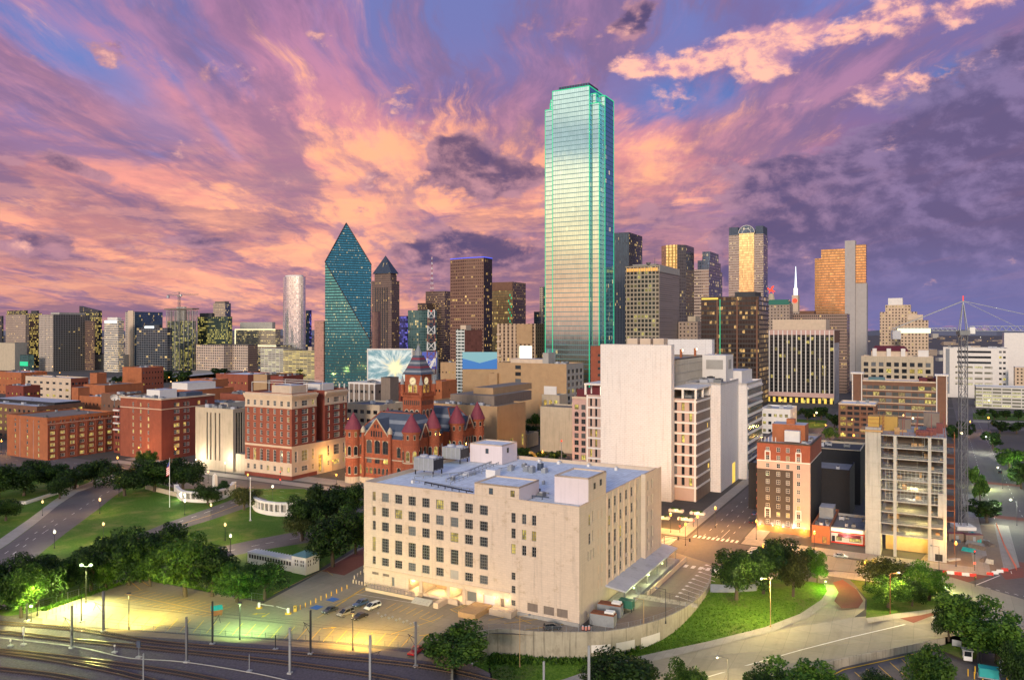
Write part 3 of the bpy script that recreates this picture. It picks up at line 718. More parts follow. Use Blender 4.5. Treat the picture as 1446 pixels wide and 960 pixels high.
b=T('office_block','dark gridded office block with a glowing blue white rooftop sign',236,193,243,463,1300,'cw_bluegrid',pent=[(.3,.8,.3,.8,5,'dark_roof')])
b.box('rooftop_sign',-.9,-.2,b.Lv*.42,b.Lv*.72,b.h-.5,b.h+3,'sign_white')
T('glass_tower','yellow green lit glass block right of the tower under construction',322,278,328,447,1430,'cw_green_lit',pent=[(.3,.9,.55,.95,7,'dark_roof')])
T('rear_tower','slim purple tower with lit edges rising behind the yellow green glass block',318,301,326,428,1640,'cw_tan_lit','cw_steel_blue',pent=[(.1,.9,.1,.9,4,'brown_panel')])
# tower under construction far off, with its crane
b=Bld('unfinished_tower','unfinished tower of bare lit floors on the left skyline','building site',272,234,279,436,Y=1420)
fl=MB();n_f=int(b.h/3.6)
for i in range(n_f+1): fl.box(0,b.Lu,0,b.Lv,i*3.6-.3,i*3.6)
fl.build('floor_slab',M['concrete'],b.e)
cl=MB()
for i in range(7):
 for j in range(4): cl.box(b.Lu*j/3*.97,b.Lu*j/3*.97+.9,b.Lv*i/6*.97,b.Lv*i/6*.97+.9,0,b.h-3)
cl.build('column',M['concrete'],b.e)
b.box('core',b.Lu*.3,b.Lu*.7,b.Lv*.35,b.Lv*.65,0,b.h+4,'concrete');b.box('lit_interior',2,b.Lu-2,2,b.Lv-2,0,b.h-22,'cw_green_lit')
b.box('formwork',-2,b.Lu+2,-2,b.Lv+2,b.h-1,b.h+1.2,'brown_panel')
def tower_crane(label,X,Y,zb,zt,jib,counter,ang,w=1.6,mat='galvanised',apex=8,sign=False,z_sign=0):
 t=thing('tower_crane',label,'crane',(X,Y,zb),ang)
 H=zt-zb;m=MB();s=w*.075
 for sx in (-1,1):
  for sy in (-1,1): m.tube((sx*w/2,sy*w/2,0),(sx*w/2,sy*w/2,H),s,seg=4)
 k=max(4,int(H/(w*1.25)))
 for i in range(k):
  z0,z1=H*i/k,H*(i+1)/k;f=1 if i % 2 else -1
  for a in (-1,1):
   m.tube((-f*w/2,a*w/2,z0),(f*w/2,a*w/2,z1),s*.6,seg=4);m.tube((a*w/2,-f*w/2,z0),(a*w/2,f*w/2,z1),s*.6,seg=4)
   m.tube((-w/2,a*w/2,z1),(w/2,a*w/2,z1),s*.5,seg=4);m.tube((a*w/2,-w/2,z1),(a*w/2,w/2,z1),s*.5,seg=4)
 m.build('mast',M['pole_grey' if mat=='galvanised' else mat],t)
 c=MB();c.box(-w*.8,w*.8,-w*.8,w*.8,H,H+w*.7);c.build('slewing_ring',M['steel'],t)
 c=MB();c.box(w*.85,w*1.7,-w*.5,w*.5,H+w*.2,H+w*1.3);c.build('cab',M['white_plastic'],t)
 def truss(name,x0,x1,z,hh):
  q=MB();kk=max(4,int(abs(x1-x0)/(hh*1.4)))
  q.tube((x0,-hh*.4,z),(x1,-hh*.4,z),s*.7,seg=4);q.tube((x0,hh*.4,z),(x1,hh*.4,z),s*.7,seg=4);q.tube((x0,0,z+hh),(x1,0,z+hh),s*.7,seg=4)
  for i in range(kk):
   xa,xb=x0+(x1-x0)*i/kk,x0+(x1-x0)*(i+1)/kk;xm=(xa+xb)/2
   for sy in (-.4,.4): q.tube((xa,sy*hh,z),(xm,0,z+hh),s*.45,seg=4);q.tube((xm,0,z+hh),(xb,sy*hh,z),s*.45,seg=4)
   q.tube((xa,-.4*hh,z),(xb,.4*hh,z),s*.4,seg=4)
  return q.build(name,M[mat],t)
 zz=H+w*.7
 truss('jib',w,jib,zz,w*.8);truss('counter_jib',-w,-counter,zz,w*.5)
 a=MB()
 for sy in (-.4,.4): a.tube((-w*.6,sy*w,zz),(0,0,zz+apex),s,seg=4);a.tube((w*.6,sy*w,zz),(0,0,zz+apex),s,seg=4)
 a.build('apex_frame',M[mat],t)
 y_=MB();y_.tube((0,0,zz+apex),(jib*.66,0,zz+w*.8),s*.8,seg=4);y_.tube((0,0,zz+apex),(jib*.3,0,zz+w*.8),s*.6,seg=4);y_.tube((0,0,zz+apex),(-counter*.95,0,zz+w*.5),s*1.3,seg=4)
 y_.build('tie_bar',M[mat],t)
 cw=MB();cw.box(-counter,-counter+w*1.3,-w*.5,w*.5,zz-w*1.4,zz+.1);cw.build('counterweight',M['pale_roof'],t)
 return t,zz
tower_crane('small distant tower crane over the unfinished tower on the left skyline',(253-CX)*1432/F,1432,60,zat(419,1432),42,26,rad(-15),3.2,'steel',7)
# office slabs and garages in front of them
b=T('office_building','office building with glowing roof edge lines, left of the white round tower',389,332,396,465,1500,'cw_office',pent=[(.2,.8,.1,.9,14,'grey_stone')])
b.box('lit_edge',-.8,-.1,0,b.Lv,b.h-1.2,b.h+.6,'sign_cream');b.box('lit_edge',-.8,-.1,b.Lv-1.6,b.Lv+.4,0,b.h-1.4,'sign_cream')
b=T('office_building','lower office wing with a glowing roof edge, in front of the other',390,345,402,488,1400,'cw_office',Lu=40)
b.box('lit_edge',-.8,-.1,0,b.Lv,b.h-1.2,b.h+.6,'sign_cream')
T('office_slab','beige office slab with square windows, left one of a twin pair',316,277,320,487,1290,'cw_beige_grid',Lu=60)
T('office_slab','beige office slab with square windows, right one of a twin pair with a darker side',350,321,364,487,1290,'cw_beige_grid','cw_brown_office')
T('parking_garage','yellow lit open parking garage left of the dark teal prism tower',450,400,470,495,1150,'cw_garage',Lu=40,pent=[(.3,.6,.35,.45,5,'cream_trim')])
T('parking_garage','paler lit parking garage below the white round tower',400,368,410,492,1200,'cw_garage_pale',Lu=30)
b=T('museum','windowless concrete cube museum at the far left edge',21,-30,38,484,1420,'buff_stone','grey_stone')
b=T('museum_hall','leaning dark glass hall with a green lit stair, beside the concrete cube museum',40,28,48,501,1380,'cw_teal')
b.box('green_stair',-.6,-.1,1,b.Lv-1,b.h*.35,b.h*.6,'neon_green')
b=T('exhibition_hall','long low concrete hall with lit slots, in front of the far left towers',170,77,176,501,1440,'grey_stone',Lu=40)
for i in range(9): b.box('lit_slot',-.3,-.05,b.Lv*(.08+.1*i),b.Lv*(.12+.1*i),b.h*.55,b.h*.68,'pane_pale')
# white round tower
b=Bld('round_tower','white rounded glass tower, pale and shining, left of the teal prism tower','tower',416,400,431,390,Y=1450,Lu=38,Lv=38)
el_=[(19+15*math.cos(2*math.pi*i/28),19+25*math.sin(2*math.pi*i/28)) for i in range(28)]
m_=MB();m_.prism(el_,0,b.h,0,1);m_.build('shaft',[M['cw_white_glass'],M['pale_roof']],b.e,False)
m_=MB();m_.prism([(19+(p[0]-19)*.8,19+(p[1]-19)*.8) for p in el_],b.h,b.h+3);m_.build('roof_screen',M['white_trim'],b.e)
T('blue_tower','slim dark blue tower half hidden behind the white rounded tower',437,428,440,438,1520,'cw_blue','cw_bluelit')
T('brick_tower','slim red brick tower beside the base of the teal prism tower',457,444,461,453,1120,'cw_pink_slab','cw_brown_office',Lu=24)
# the prism tower
t=thing('prism_tower','dark teal glass prism tower with a pointed top and slanting faces','tower',(0,0,0))
def PT(px,py,Y): return Vector(((px-CX)*Y/F,Y,zat(py,Y)))
S_,BL_,BR_,T_=PT(459,370,1052),PT(459,370,1052),PT(522,480,1030),PT(524.5,374,1078)
nrm=(BR_-S_).cross(T_-S_);eye=Vector((0,0,CH));dr=Vector(((489-CX)/F,1,(HY-315)/F));A_=eye+dr*(nrm.dot(S_-eye)/nrm.dot(dr))
BL_.z=0;BR0=Vector((BR_.x,BR_.y,0));TG=Vector((T_.x,T_.y,0))
off=Vector((-10,52,0))
pts=[S_,BL_,BR_,BR0,T_,TG,A_,S_+Vector((4,50,0)),BL_+Vector((4,50,0)),TG+off*.8,T_+off*.8,A_+off*.35]
bm=bmesh.new()
for p in pts: bm.verts.new(p)
bmesh.ops.convex_hull(bm,input=bm.verts);bmesh.ops.dissolve_limit(bm,angle_limit=rad(1.0),verts=bm.verts,edges=bm.edges)
m_=MB()
for f in bm.faces: m_.face([v.co.copy() for v in f.verts],0)
bm.free();m_.build('glass_shell',M['cw_fountain'],t)
m_=MB()
for p,q in ((S_,BR_),(S_,A_),(A_,T_)): m_.tube(p,q,.7,seg=5)
m_.build('edge_trim',M['dark_steel'],t)
t.location=(0,0,0)
# stepped tower with a pyramid roof
b=Bld('pyramid_tower','brown stone tower with a dark pyramid roof, right of the teal prism tower','tower',553,525,564,396,Y=1380)
h=b.h;b.facade('L',0,b.Lv,0,h,[],'cw_crow');b.facade('R',0,b.Lu,0,h,[],'cw_crow');b.blank(left=False,right=False,wall='cw_crow');b.roof('dark_roof');b.done()
Lu_,Lv_=b.Lu,b.Lv
m_=MB();m_.prism([(Lu_*.1,Lv_*.1),(Lu_*.9,Lv_*.1),(Lu_*.9,Lv_*.9),(Lu_*.1,Lv_*.9)],h-1,h+13);m_.build('upper_stage',M['cw_crow'],b.e)
m_=MB();m_.loft([[(Lu_*.02,Lv_*.02,h+13),(Lu_*.98,Lv_*.02,h+13),(Lu_*.98,Lv_*.98,h+13),(Lu_*.02,Lv_*.98,h+13)],[(Lu_*.5-.1,Lv_*.5-.1,zat(361,1400)),(Lu_*.5+.1,Lv_*.5-.1,zat(361,1400)),(Lu_*.5+.1,Lv_*.5+.1,zat(361,1400)),(Lu_*.5-.1,Lv_*.5+.1,zat(361,1400))]]);m_.build('pyramid_roof',M['cw_navy'],b.e)
for i in range(6):
 v0=Lv_*(.2+.115*i);b.box('dark_fin',-.9,-.1,v0,v0+1.6,10,h-12,'dark_roof')
T('pink_slab','plain salmon pink slab in front of the pyramid roofed tower',534,526,537,440,1200,'cw_pink_slab')
T('blue_lit_tower','slim tower lit in violet blue lines',574,564,577,446,1300,'cw_bluelit')
T('glass_block','pale teal glass block with a white grid, behind the clock tower',606,576,617,438,1150,'cw_teal')
b=T('office_tower','brown banded office tower left of the wide bronze tower',628,601,634,411,1340,'cw_brown_band',Lu=40)
b2=T('office_tower','lower front wing of the brown banded office tower',602,596,606,428,1330,'cw_brown_band',Lu=40,Lv=18)
def lattice_mast(label,X,Y,z0,z1,w0,w1,cat='mast',k=14):
 t=thing('lattice_mast',label,cat,(X,Y,z0));H=z1-z0
 if 1:
  m=MB()
  for i in range(k):
   f0=len(m.m);za,zb=H*i/k,H*(i+1)/k;a,c=(w0+(w1-w0)*i/k)/2,(w0+(w1-w0)*(i+1)/k)/2
   for sx in (-1,1):
    for sy in (-1,1): m.tube((sx*a,sy*a,za),(sx*c,sy*c,zb),max(.12,a*.07),seg=4)
    m.tube((sx*a,-a,za),(sx*c,c,zb),max(.10,a*.05),seg=4);m.tube((-a,sx*a,za),(c,sx*c,zb),max(.10,a*.05),seg=4);m.tube((a,sx*a,za),(-c,sx*c,zb),max(.10,a*.05),seg=4)
    m.tube((sx*a,-a,za),(sx*a,a,za),max(.10,a*.05),seg=4);m.tube((-a,sx*a,za),(a,sx*a,za),max(.10,a*.05),seg=4)
   m.m[f0:]=[i % 2]*(len(m.m)-f0)
  m.build('lattice',[M['red_steel'],M['white_plastic']],t)
 for zz in (.45,.98): m=MB();m.lathe(0,0,[(.1,H*zz),(.7,H*zz+.5),(.1,H*zz+1.1)],8);m.build('beacon',M['neon_red'],t)
 return t
lattice_mast('tall thin red and white mast on the brown banded tower',(610-CX)*1345/F,1345,zat(412,1345),zat(363,1345),4.5,1.0)
lattice_mast('broad red and white lattice mast behind the clock tower',(609-CX)*640/F,640,0,zat(437,640),9,5)
# bronze tower
b=Bld('bronze_tower','wide bronze glass tower with a thin blue line along its roof','tower',683,632,695,363,Y=930)
h=b.h;lv=b.Lv
pl=[(0,0),(b.Lu,0),(b.Lu,lv),(6,lv),(0.6,lv*.52)]
m_=MB()
for i,mt in ((0,1),(1,1),(2,1),(3,0),(4,0)):
 p,q=pl[i],pl[(i+1) % 5];m_.face([(p[0],p[1],0),(q[0],q[1],0),(q[0],q[1],h),(p[0],p[1],h)],mt)
m_.face([p+(h,) for p in pl],2);m_.build('shell',[M['cw_bronze'],M['cw_bronze_dark'],M['dark_roof']],b.e)
m_=MB()
for i in (0,3,4):
 p,q=pl[i],pl[(i+1) % 5];m_.tube((p[0]-.2,p[1]-.2,h),(q[0]-.2,q[1]-.2,h),.55,seg=5)
m_.build('blue_light_line',M['neon_blue'],b.e)
b=T('mirror_tower','brown framed mirror glass tower with green lights down one corner',724,692,729,398,1100,'cw_greenmirror','cw_brown_band',Lu=40)
b.box('top_band',-.8,-.1,0,b.Lv,b.h-12,b.h,'brown_brick')
for i in range(26): b.box('green_light',-.5,-.1,1.5+(i % 3)*2.2,2.6+(i % 3)*2.2,20+i*(b.h-36)/26,23+i*(b.h-36)/26,'neon_green')
T('slim_tower','slim dark tower at the left edge of the tallest glass tower',767,762,772,405,1250,'cw_tan','cw_dark')
T('slim_tower','small black block left of the tallest glass tower',762,754,764,440,1220,'cw_dark')
b=Bld('apartment_block','white and red brick apartment block behind the blue banner','building',656,644,681,465,Y=760)
b.facade('L',0,b.Lv,0,b.h,[],'cw_balcony');b.facade('R',0,b.Lu,0,b.h,[],'cw_redapt');b.blank(left=False,right=False,wall='cw_redapt');b.roof('pale_roof');b.done();b.box('stair_head',2,12,-.3,6,b.h-1,b.h+4,'cream_trim','pale_roof')
b=Bld('arch_tower','tan ribbed apartment tower with a tall glowing white archway','building',756,702,771,457,Y=720)
b.facade('L',0,b.Lv,0,b.h,[opening(b.a_of_px(741),0.5,b.a_of_px(731)-b.a_of_px(751),b.h*.74,blind='arch_white',rec=4)],'cw_archtower');b.facade('R',0,b.Lu,0,b.h,[],'cw_olive');b.blank(left=False,right=False,wall='cw_olive');b.roof('brown_roof');b.done()
b.box('arch_surround',-.9,-.1,b.a_of_px(752),b.a_of_px(730),b.h*.77,b.h-.4,'tan_brick')
for i in range(11): b.box('balcony',-1.5,-.1,b.Lv-5,b.Lv-.3,4+i*(b.h-8)/11,5.2+i*(b.h-8)/11,'cream_trim')
# tallest tower
Y0=640
b=Bld('glass_skyscraper','tallest glass skyscraper, stepped at the top and outlined in green light','tower',846,770,866,145,Y=Y0)
h,Lu_,Lv_=b.h,b.Lu,b.Lv
def shaft(u0,u1,v0,v1,z1,name):
 m=MB();k={0: 1,1: 1,2: 0,3: 0}
 c=[(u0,v0),(u1,v0),(u1,v1),(u0,v1)]
 for i in range(4):
  p,q=c[i],c[(i+1) % 4];m.face([p+(0,),q+(0,),q+(z1,),p+(z1,)],0 if i==3 else 1)
 m.face([p+(z1,) for p in c],2)
 o=m.build(name,[M['cw_boa'],M['cw_boa_side'],M['teal_roof']],b.e)
 g=MB();r=.24
 for (u,v) in ((u0,v1),(u0,v0),(u1,v0)): g.box(u-r,u+r,v-r,v+r,0,z1)
 g.box(u0-r,u0+r,v0,v1,z1-.3,z1+.4);g.box(u0,u1,v0-r,v0+r,z1-.3,z1+.4)
 g.build('green_light_line',M['neon_green'],o)
hA=zat(121,Y0)
shaft(0,Lu_,0,Lv_,h,'lower_shaft')
shaft(-3.2,Lu_*.97,Lv_*.15,Lv_*.83,hA,'middle_shaft')
shaft(Lu_*.2,Lu_*.82,-2.6,Lv_*.97,h+7,'cross_shaft')
shaft(Lu_*.02,Lu_*.86,Lv_*.06,Lv_*.90,zat(131,Y0),'upper_shaft')
m_=MB();m_.box(Lu_*.06,Lu_*.7,Lv_*.2,Lv_*.76,hA,zat(113.5,Y0));m_.build('top_screen',M['cw_navy'],b.e)
shaft(Lu_*1.0,Lu_*1.0+9,3,Lv_*.6,zat(289,672),'rear_shaft')
b=T('dark_tower','dark blue ribbed tower just right of the tallest glass tower',888,866,907,328,1120,'cw_navy','cw_dark',roofm='dark_roof')
b=T('grid_tower','tan tower with a deep window grid and a blank grey louvred side',931,883,959,374,690,'cw_grid_tan','cw_louvre',pent=[(.1,.9,.15,.85,1.6,'grey_stone')])
b.box('lit_top_row',-.35,-.05,1,b.Lv-1,b.h-5.2,b.h-2.4,'lit_orange')
for i in range(14): b.box('top_mullion',-.7,-.36,1+(b.Lv-2.6)*i/13,1.6+(b.Lv-2.6)*i/13,b.h-5.6,b.h-2,'buff_stone')
b.box('roof_band',.3,b.Lu,-.5,-.05,b.h-6,b.h,'grey_stone')
m_=MB();m_.tube((6,6,b.h),(6,6,b.h+7),.25,seg=5);m_.tube((10,20,b.h),(10,20,b.h+9),.25,seg=5);m_.lathe(6,12,[(.2,b.h),(1.8,b.h+1.5),(2.2,b.h+3)],10);m_.build('roof_aerial',M['steel'],b.e)
# gold tower with a cut corner
b=Bld('gold_tower','gold mirror tower with a cut corner, its lower half reflecting dark','tower',966,931,980,345,Y=980)
h=b.h;c_=9
pl=[(c_,0),(b.Lu,0),(b.Lu,b.Lv),(c_,b.Lv),(0,b.Lv-c_),(0,c_)]
m_=MB()
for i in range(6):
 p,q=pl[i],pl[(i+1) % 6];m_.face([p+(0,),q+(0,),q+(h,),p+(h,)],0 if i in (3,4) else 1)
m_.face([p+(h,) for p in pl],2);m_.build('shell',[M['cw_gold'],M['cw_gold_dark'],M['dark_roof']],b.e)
for i in range(3): b.box('gold_fin',-.8,-.1,c_+1+i*4.5,c_+2.4+i*4.5,0,h,'yellow_steel')
b=T('stepped_tower','blue grey stone tower with stepped top, right of the gold tower',1001,980,1020,380,1010,'cw_comerica','cw_steel_blue')
for (f,hh) in ((.12,12),(.28,24)):
 b.box('upper_stage',b.Lu*f*.6,b.Lu*(1-f*.7),b.Lv*f*.3,b.Lv*(1-f*1.4),b.h-1,b.h+hh,'cw_steel_blue','slate_blue')
b=T('office_tower','black brown glass office tower with a lit crown line and green corner lights',1072,990,1078,418,620,'cw_blackbrown',Lu=40,pent=[(.2,.8,.1,.45,4,'dark_roof')])
b.box('green_corner_line',-.5,-.1,b.a_of_px(1017.2),b.a_of_px(1016.5),20,b.h-2,'neon_green');b.box('lit_crown',-.4,-.05,b.a_of_px(1014),b.Lv-.5,b.h-2.2,b.h-.8,'lit_yellow')
for i in range(3):
 a_=(b.a_of_px(1070-i*28));b.box('column_strip',-.5,-.05,a_,a_+1.2,0,b.h-3,'brown_brick')
T('old_office','small old tan office block between the grid tower and the black brown tower',985,958,992,454,730,'cw_old_tan',Lu=30,pent=[(.2,.8,.2,.6,5,'buff_stone')])
# arched top tower
b=Bld('arched_tower','pinkish stone tower with a tall golden glass bay under an arched top','tower',1078,1029,1084,330,Y=1260)
h=b.h;b.facade('L',0,b.Lv,0,h,[],'cw_comerica');b.facade('R',0,b.Lu,0,h,[],'cw_steel_blue');b.blank(left=False,right=False,wall='cw_steel_blue');b.roof('slate_blue');b.done()
a0,a1=b.a_of_px(1065),b.a_of_px(1044);b.box('glass_bay',-1.5,-.05,a0,a1,0,h+4,'cw_comerica_glass')
m_=MB();k=12;cx=(a0+a1)/2;r=(a1-a0)/2+1
ar=[(cx+r*math.cos(math.pi*i/k),h+2+r*math.sin(math.pi*i/k)) for i in range(k+1)]
m_.loft([[(-2,p,q) for p,q in ar],[(b.Lu,p,q) for p,q in ar]]);m_.build('arched_vault',M['cw_steel_blue'],b.e)
m_=MB()
for f in (.55,1.0):
 for i in range(k): m_.tube((-2.1,cx+(ar[i][0]-cx)*f,h+2+(ar[i][1]-h-2)*f),(-2.1,cx+(ar[i+1][0]-cx)*f,h+2+(ar[i+1][1]-h-2)*f),.5,seg=4)
m_.build('arch_ribs',M['white_trim'],b.e)
b.box('roof_lobe',.5,b.Lu-.5,.5,a0-2,h-1,h+13,'slate_blue');b.box('roof_lobe',.5,b.Lu-.5,a1+2,b.Lv-.5,h-1,h+13,'slate_blue')
# old hotel with red sign, spire tower
b=T('old_tower','old stone tower with a dark mansard roof and a red neon sign on a frame',1115,1082,1121,430,900,'cw_old_tan',Lu=24)
m_=MB();m_.loft([[(0,0,b.h),(b.Lu,0,b.h),(b.Lu,b.Lv,b.h),(0,b.Lv,b.h)],[(3,3,b.h+6),(b.Lu-3,3,b.h+6),(b.Lu-3,b.Lv-3,b.h+6),(3,b.Lv-3,b.h+6)]]);m_.build('mansard_roof',M['green_metal'],b.e)
b2=T('sign_tower','slim rear tower whose stepped top carries a red winged neon sign',1094,1083,1097,425,940,'cw_old_tan',Lu=12)
m_=MB();m_.cyl(5,5,b2.h-1,b2.h+9,4.5,3,8);m_.build('sign_base',M['buff_stone'],b2.e)
m_=MB();zz=b2.h+9
def plate(poly,th=.4): poly=[(p*.68,q*.68) for p,q in poly];m_.loft([[(5-th,5+p,zz+q) for p,q in poly],[(5+th,5+p,zz+q) for p,q in poly]])
plate([(-4,4),(3,3.6),(4,6),(2,8),(-3,7.4)]);plate([(2,7),(5,11),(6.6,10.4),(7,9),(4,6)]);plate([(-3,4),(-2,4),(-3.4,0),(-4.4,0)]);plate([(2,4),(3,4),(4.4,1),(3.6,.6)]);plate([(-1,7),(1.6,7),(-1,13),(-5,14.5),(-4,11)]);plate([(-4,6),(-7,4),(-6.6,3),(-3.8,4.6)])
m_.build('winged_horse_sign',M['neon_red'],b2.e)
b=T('spire_tower','pale stepped tower with a clock and a white lit spire',1131,1113,1136,440,980,'cw_tan','cw_grid_tan',Lu=20)
b.box('clock_stage',3,16,4,b.Lv-4,b.h-1,b.h+21,'cream_trim');b.box('clock_stage',5,14,6,b.Lv-6,b.h+21,b.h+30,'arch_white')
m_=MB();m_.loft([[(2.9-.3,b.Lv/2+3*math.cos(a*math.pi/8),b.h+14+3*math.sin(a*math.pi/8)) for a in range(16)],[(2.95,b.Lv/2+3*math.cos(a*math.pi/8),b.h+14+3*math.sin(a*math.pi/8)) for a in range(16)]]);m_.build('clock',M['neon_red'],b.e)
m_=MB();m_.cyl(9.5,b.Lv/2,b.h+30,zat(376,990),1.5,.3,8);m_.build('spire',M['sign_white'],b.e)
# striped tower
b=T('striped_tower','dark glass tower with white vertical ribs and a brown top band',1178,1074,1191,466,790,'cw_stripe','cw_stripe_side',pent=[(.15,.9,.12,.85,11,'cream_trim')],Lu=46)
b.box('top_band',-.55,-.05,0,b.Lv,b.h-5,b.h,'pink_stucco');b.box('base_band',-.55,-.05,0,b.Lv,6.5,11,'pink_stucco');b.box('top_band',.1,b.Lu,-.5,-.05,b.h-13,b.h-.5,'brown_brick')
for i in range(17):
 a_=b.Lv*i/16-.5;b.box('rib',-1.1,-.56,max(.02,a_),a_+.95,11,b.h-.3,'white_trim')
for i in range(13):
 a_=b.Lv*(i+.5)/13;b.box('lit_arcade',-.3,-.05,a_-1.2,a_+1.2,.5,5.5,'lit_yellow')
T('brown_office','red brown office slab behind the striped tower',1196,1112,1203,443,930,'cw_brown_office',Lu=34,pent=[(.1,.6,.55,.8,4,'brown_brick')])
b=Bld('amber_tower','amber glass tower with a tall blank grey stair shaft on its right','tower',1193,1150,1221,342,Y=1150,Lu=24)
a1=b.a_of_px(1193);b.w=MB();h=b.h
b.box('grey_shaft',0,20,-14,0,0,h+2,'cw_greyshaft');b.box('grey_shaft',6,28,-29,-14.1,0,zat(400,1150),'cw_greyshaft');b.box('side_bay',5,27,-28,-14.2,zat(400,1150),zat(346,1150),'cw_amber')
b.box('amber_block',2,34,.1,b.Lv*.78,0,zat(352,1160),'cw_amber','dark_roof');b.box('amber_block',4,30,b.Lv*.781,b.Lv,0,zat(364,1160),'cw_amber','dark_roof')
# stepped beige tower and its neighbours
b=Bld('beige_tower','beige stepped tower with a white plant room on top, right of the skyline','tower',1300,1236,1311,505,Y=900,Lu=50,Lv=None)
lv=b.Lv
b.box('lower_stage',0,38,0,lv,0,zat(500,900),'cw_beige_tower','brown_roof');b.box('middle_stage',2,36,lv*.08,lv*.9,0,zat(440,900),'cw_beige_tower','brown_roof')
b.box('upper_stage',4,34,lv*.22,lv*.78,0,zat(430,900),'cw_beige_tower','brown_roof');b.box('plant_room',8,30,lv*.40,lv*.72,0,zat(420,900),'white_trim','pale_roof')
T('beige_block','lower beige block standing in front of the stepped beige tower',1311,1272,1316,452,850,'cw_beige_tower',Lu=24,pent=[(.1,.9,.2,.75,6,'cream_trim')])
# ---------------------------------------------------------------- middle distance: brick district on the left
def rows(n_,z0,fh,h): return [(z0+i*fh,h) for i in range(n_)]
def brickbox(name,label,pxc,pxl,pxr,ytop,Y,wall,cols=(4,5),floors=None,ww=1.6,wh=1.8,roof='pale_roof',cat='building',lit=.3,Lu=None,Lv=None,side=None,units=3,trim=None,frame='pale_frame',group=None,z1=2.0,par=.9,litm='pane_lit',nx=2,ny=2,simple=True,mw=100):
 b=Bld(name,label,cat,pxc,pxl,pxr,ytop,Y=Y,Lu=Lu,Lv=Lv,group=group)
 nf=floors or max(1,int((b.h-1.5)/3.9));fh=(b.h-1.6)/nf
 r=[(z1*.6+i*fh,min(wh,fh*.62)) for i in range(nf)]
 b.facade('L',0,b.Lv,0,b.h,grid(b.Lv,cols[0],r,min(ww,b.Lv/max(1,cols[0])*.7),.8) if cols[0] else [],wall,lit=lit,frame=frame,litm=litm,nx=nx,ny=ny)
 b.facade('R',0,b.Lu,0,b.h,grid(b.Lu,cols[1],r,min(ww,b.Lu/max(1,cols[1])*.7),.8) if cols[1] else [],side or wall,lit=lit,frame=frame,litm=litm,nx=nx,ny=ny)
 b.blank(left=False,right=False,wall=side or wall);b.roof(roof,par=par,cope=trim or wall)
 if trim: b.band('L',b.h-1.0,b.h+.1,trim,.3);b.band('R',b.h-1.0,b.h+.1,trim,.3)
 if units: rooftop_units(b,units,1.5,b.Lu-1.5,1.5,b.Lv-1.5,b.h-par,hash(label) % 99991 if False else len(label)*7+int(pxc))
 b.done(mw,simple);return b
# warehouse museum at the left edge (seven storeys, arches under the top floor)
b=Bld('brick_warehouse','orange red seven storey brick warehouse with arched windows under its top floor, far left','building',67,10,161,590,Y=455)
fh=b.h/7.35
z_=lambda k: .9+k*fh
opsL=[]
for px in (21.5,38.5,54.5):
 a=b.a_of_px(px)
 for k in range(7): opsL.append(opening(a,z_(k)+.4,1.5,2.0 if k<6 else 2.7,nx=1,ny=2,lit=.55 if k<5 else .05,arch=k<6,rise=.3))
b.facade('L',0,b.Lv,0,b.h,opsL,'orange_brick',frame='pale_frame')
opsR=[]
for i in range(7):
 a=b.Lu*(i+.5)/7
 for k in range(5): opsR.append(opening(a,z_(k)+.3,2.9,1.9,nx=3,ny=2,lit=.72))
 opsR.append(opening(a,z_(5)+.1,3.2,2.1,nx=3,ny=2,lit=.06,arch=0<i<6,rise=.9))
 for s_ in (-1,1): opsR.append(opening(a+s_*1.05,z_(6)+.5,1.1,2.4,nx=1,ny=2,pane='pane_grey'))
b.facade('R',0,b.Lu,0,b.h,opsR,'red_brick',frame='pale_frame');b.blank(left=False,right=False,wall='red_brick')
b.roof('brown_roof',cope='orange_brick');b.band('L',b.h-2.0,b.h+.1,'orange_brick',.4);b.band('R',b.h-2.0,b.h+.1,'orange_brick',.4)
b.band('L',z_(6)-.25,z_(6),'orange_brick',.2);b.band('R',z_(6)-.25,z_(6),'cream_trim',.2)
for i in range(8):
 a=b.Lu*i/7;b.box('brick_pier',max(.01,a-.5),a+.5,-.28,-.003,0,z_(6)-.3,'red_brick')
for i in range(1,3): a=b.Lv*i/3;b.box('downpipe',-.2,-.003,a-.12,a+.12,0,b.h-2,'pink_stucco')
rooftop_units(b,4,2,b.Lu-2,2,b.Lv-2,b.h-.9,5,.6)
b.done(100)
# red brick block next to it, cream cornice
b=Bld('brick_hotel','dark red brick block with cream cornice and white satellite dishes behind, lit from the street','building',228,170,303,563,Y=455)
zs=rows(8,2.2,(b.h-3.5)/8,2.3)
opsL=[opening(b.a_of_px(px),z,1.5,h,nx=2,ny=2,lit=.3 if z>6 else .7) for px in (188,198.5,209.5) for z,h in zs]
opsR=[opening(b.a_of_px(px,face='R'),z,1.9,h,nx=2,ny=2,lit=.5) for px in (247.5,251.5,261,265.5,281,291) for z,h in zs]
b.facade('L',0,b.Lv,0,b.h,opsL,'red_brick',frame='pale_frame');b.facade('R',0,b.Lu,0,b.h,opsR,'dark_red_brick',frame='pale_frame',litm='pane_warm');b.blank(left=False,right=False,wall='dark_red_brick')
b.roof('pale_roof',cope='cream_trim');b.band('L',b.h-.8,b.h+.1,'cream_trim',.6);b.band('R',b.h-.8,b.h+.1,'cream_trim',.6);b.band('L',zs[7][0]-1.2,zs[7][0]-.7,'cream_trim',.2);b.band('R',zs[7][0]-1.2,zs[7][0]-.7,'cream_trim',.2)
b.box('stair_head',8,20,12,24,b.h-.9,b.h+4,'white_trim','pale_roof');b.box('plant_shed',22,34,6,16,b.h-.9,b.h+1.8,'slate_blue');rooftop_units(b,5,2,8,2,b.Lv-2,b.h-.9,8)
b.done(100)
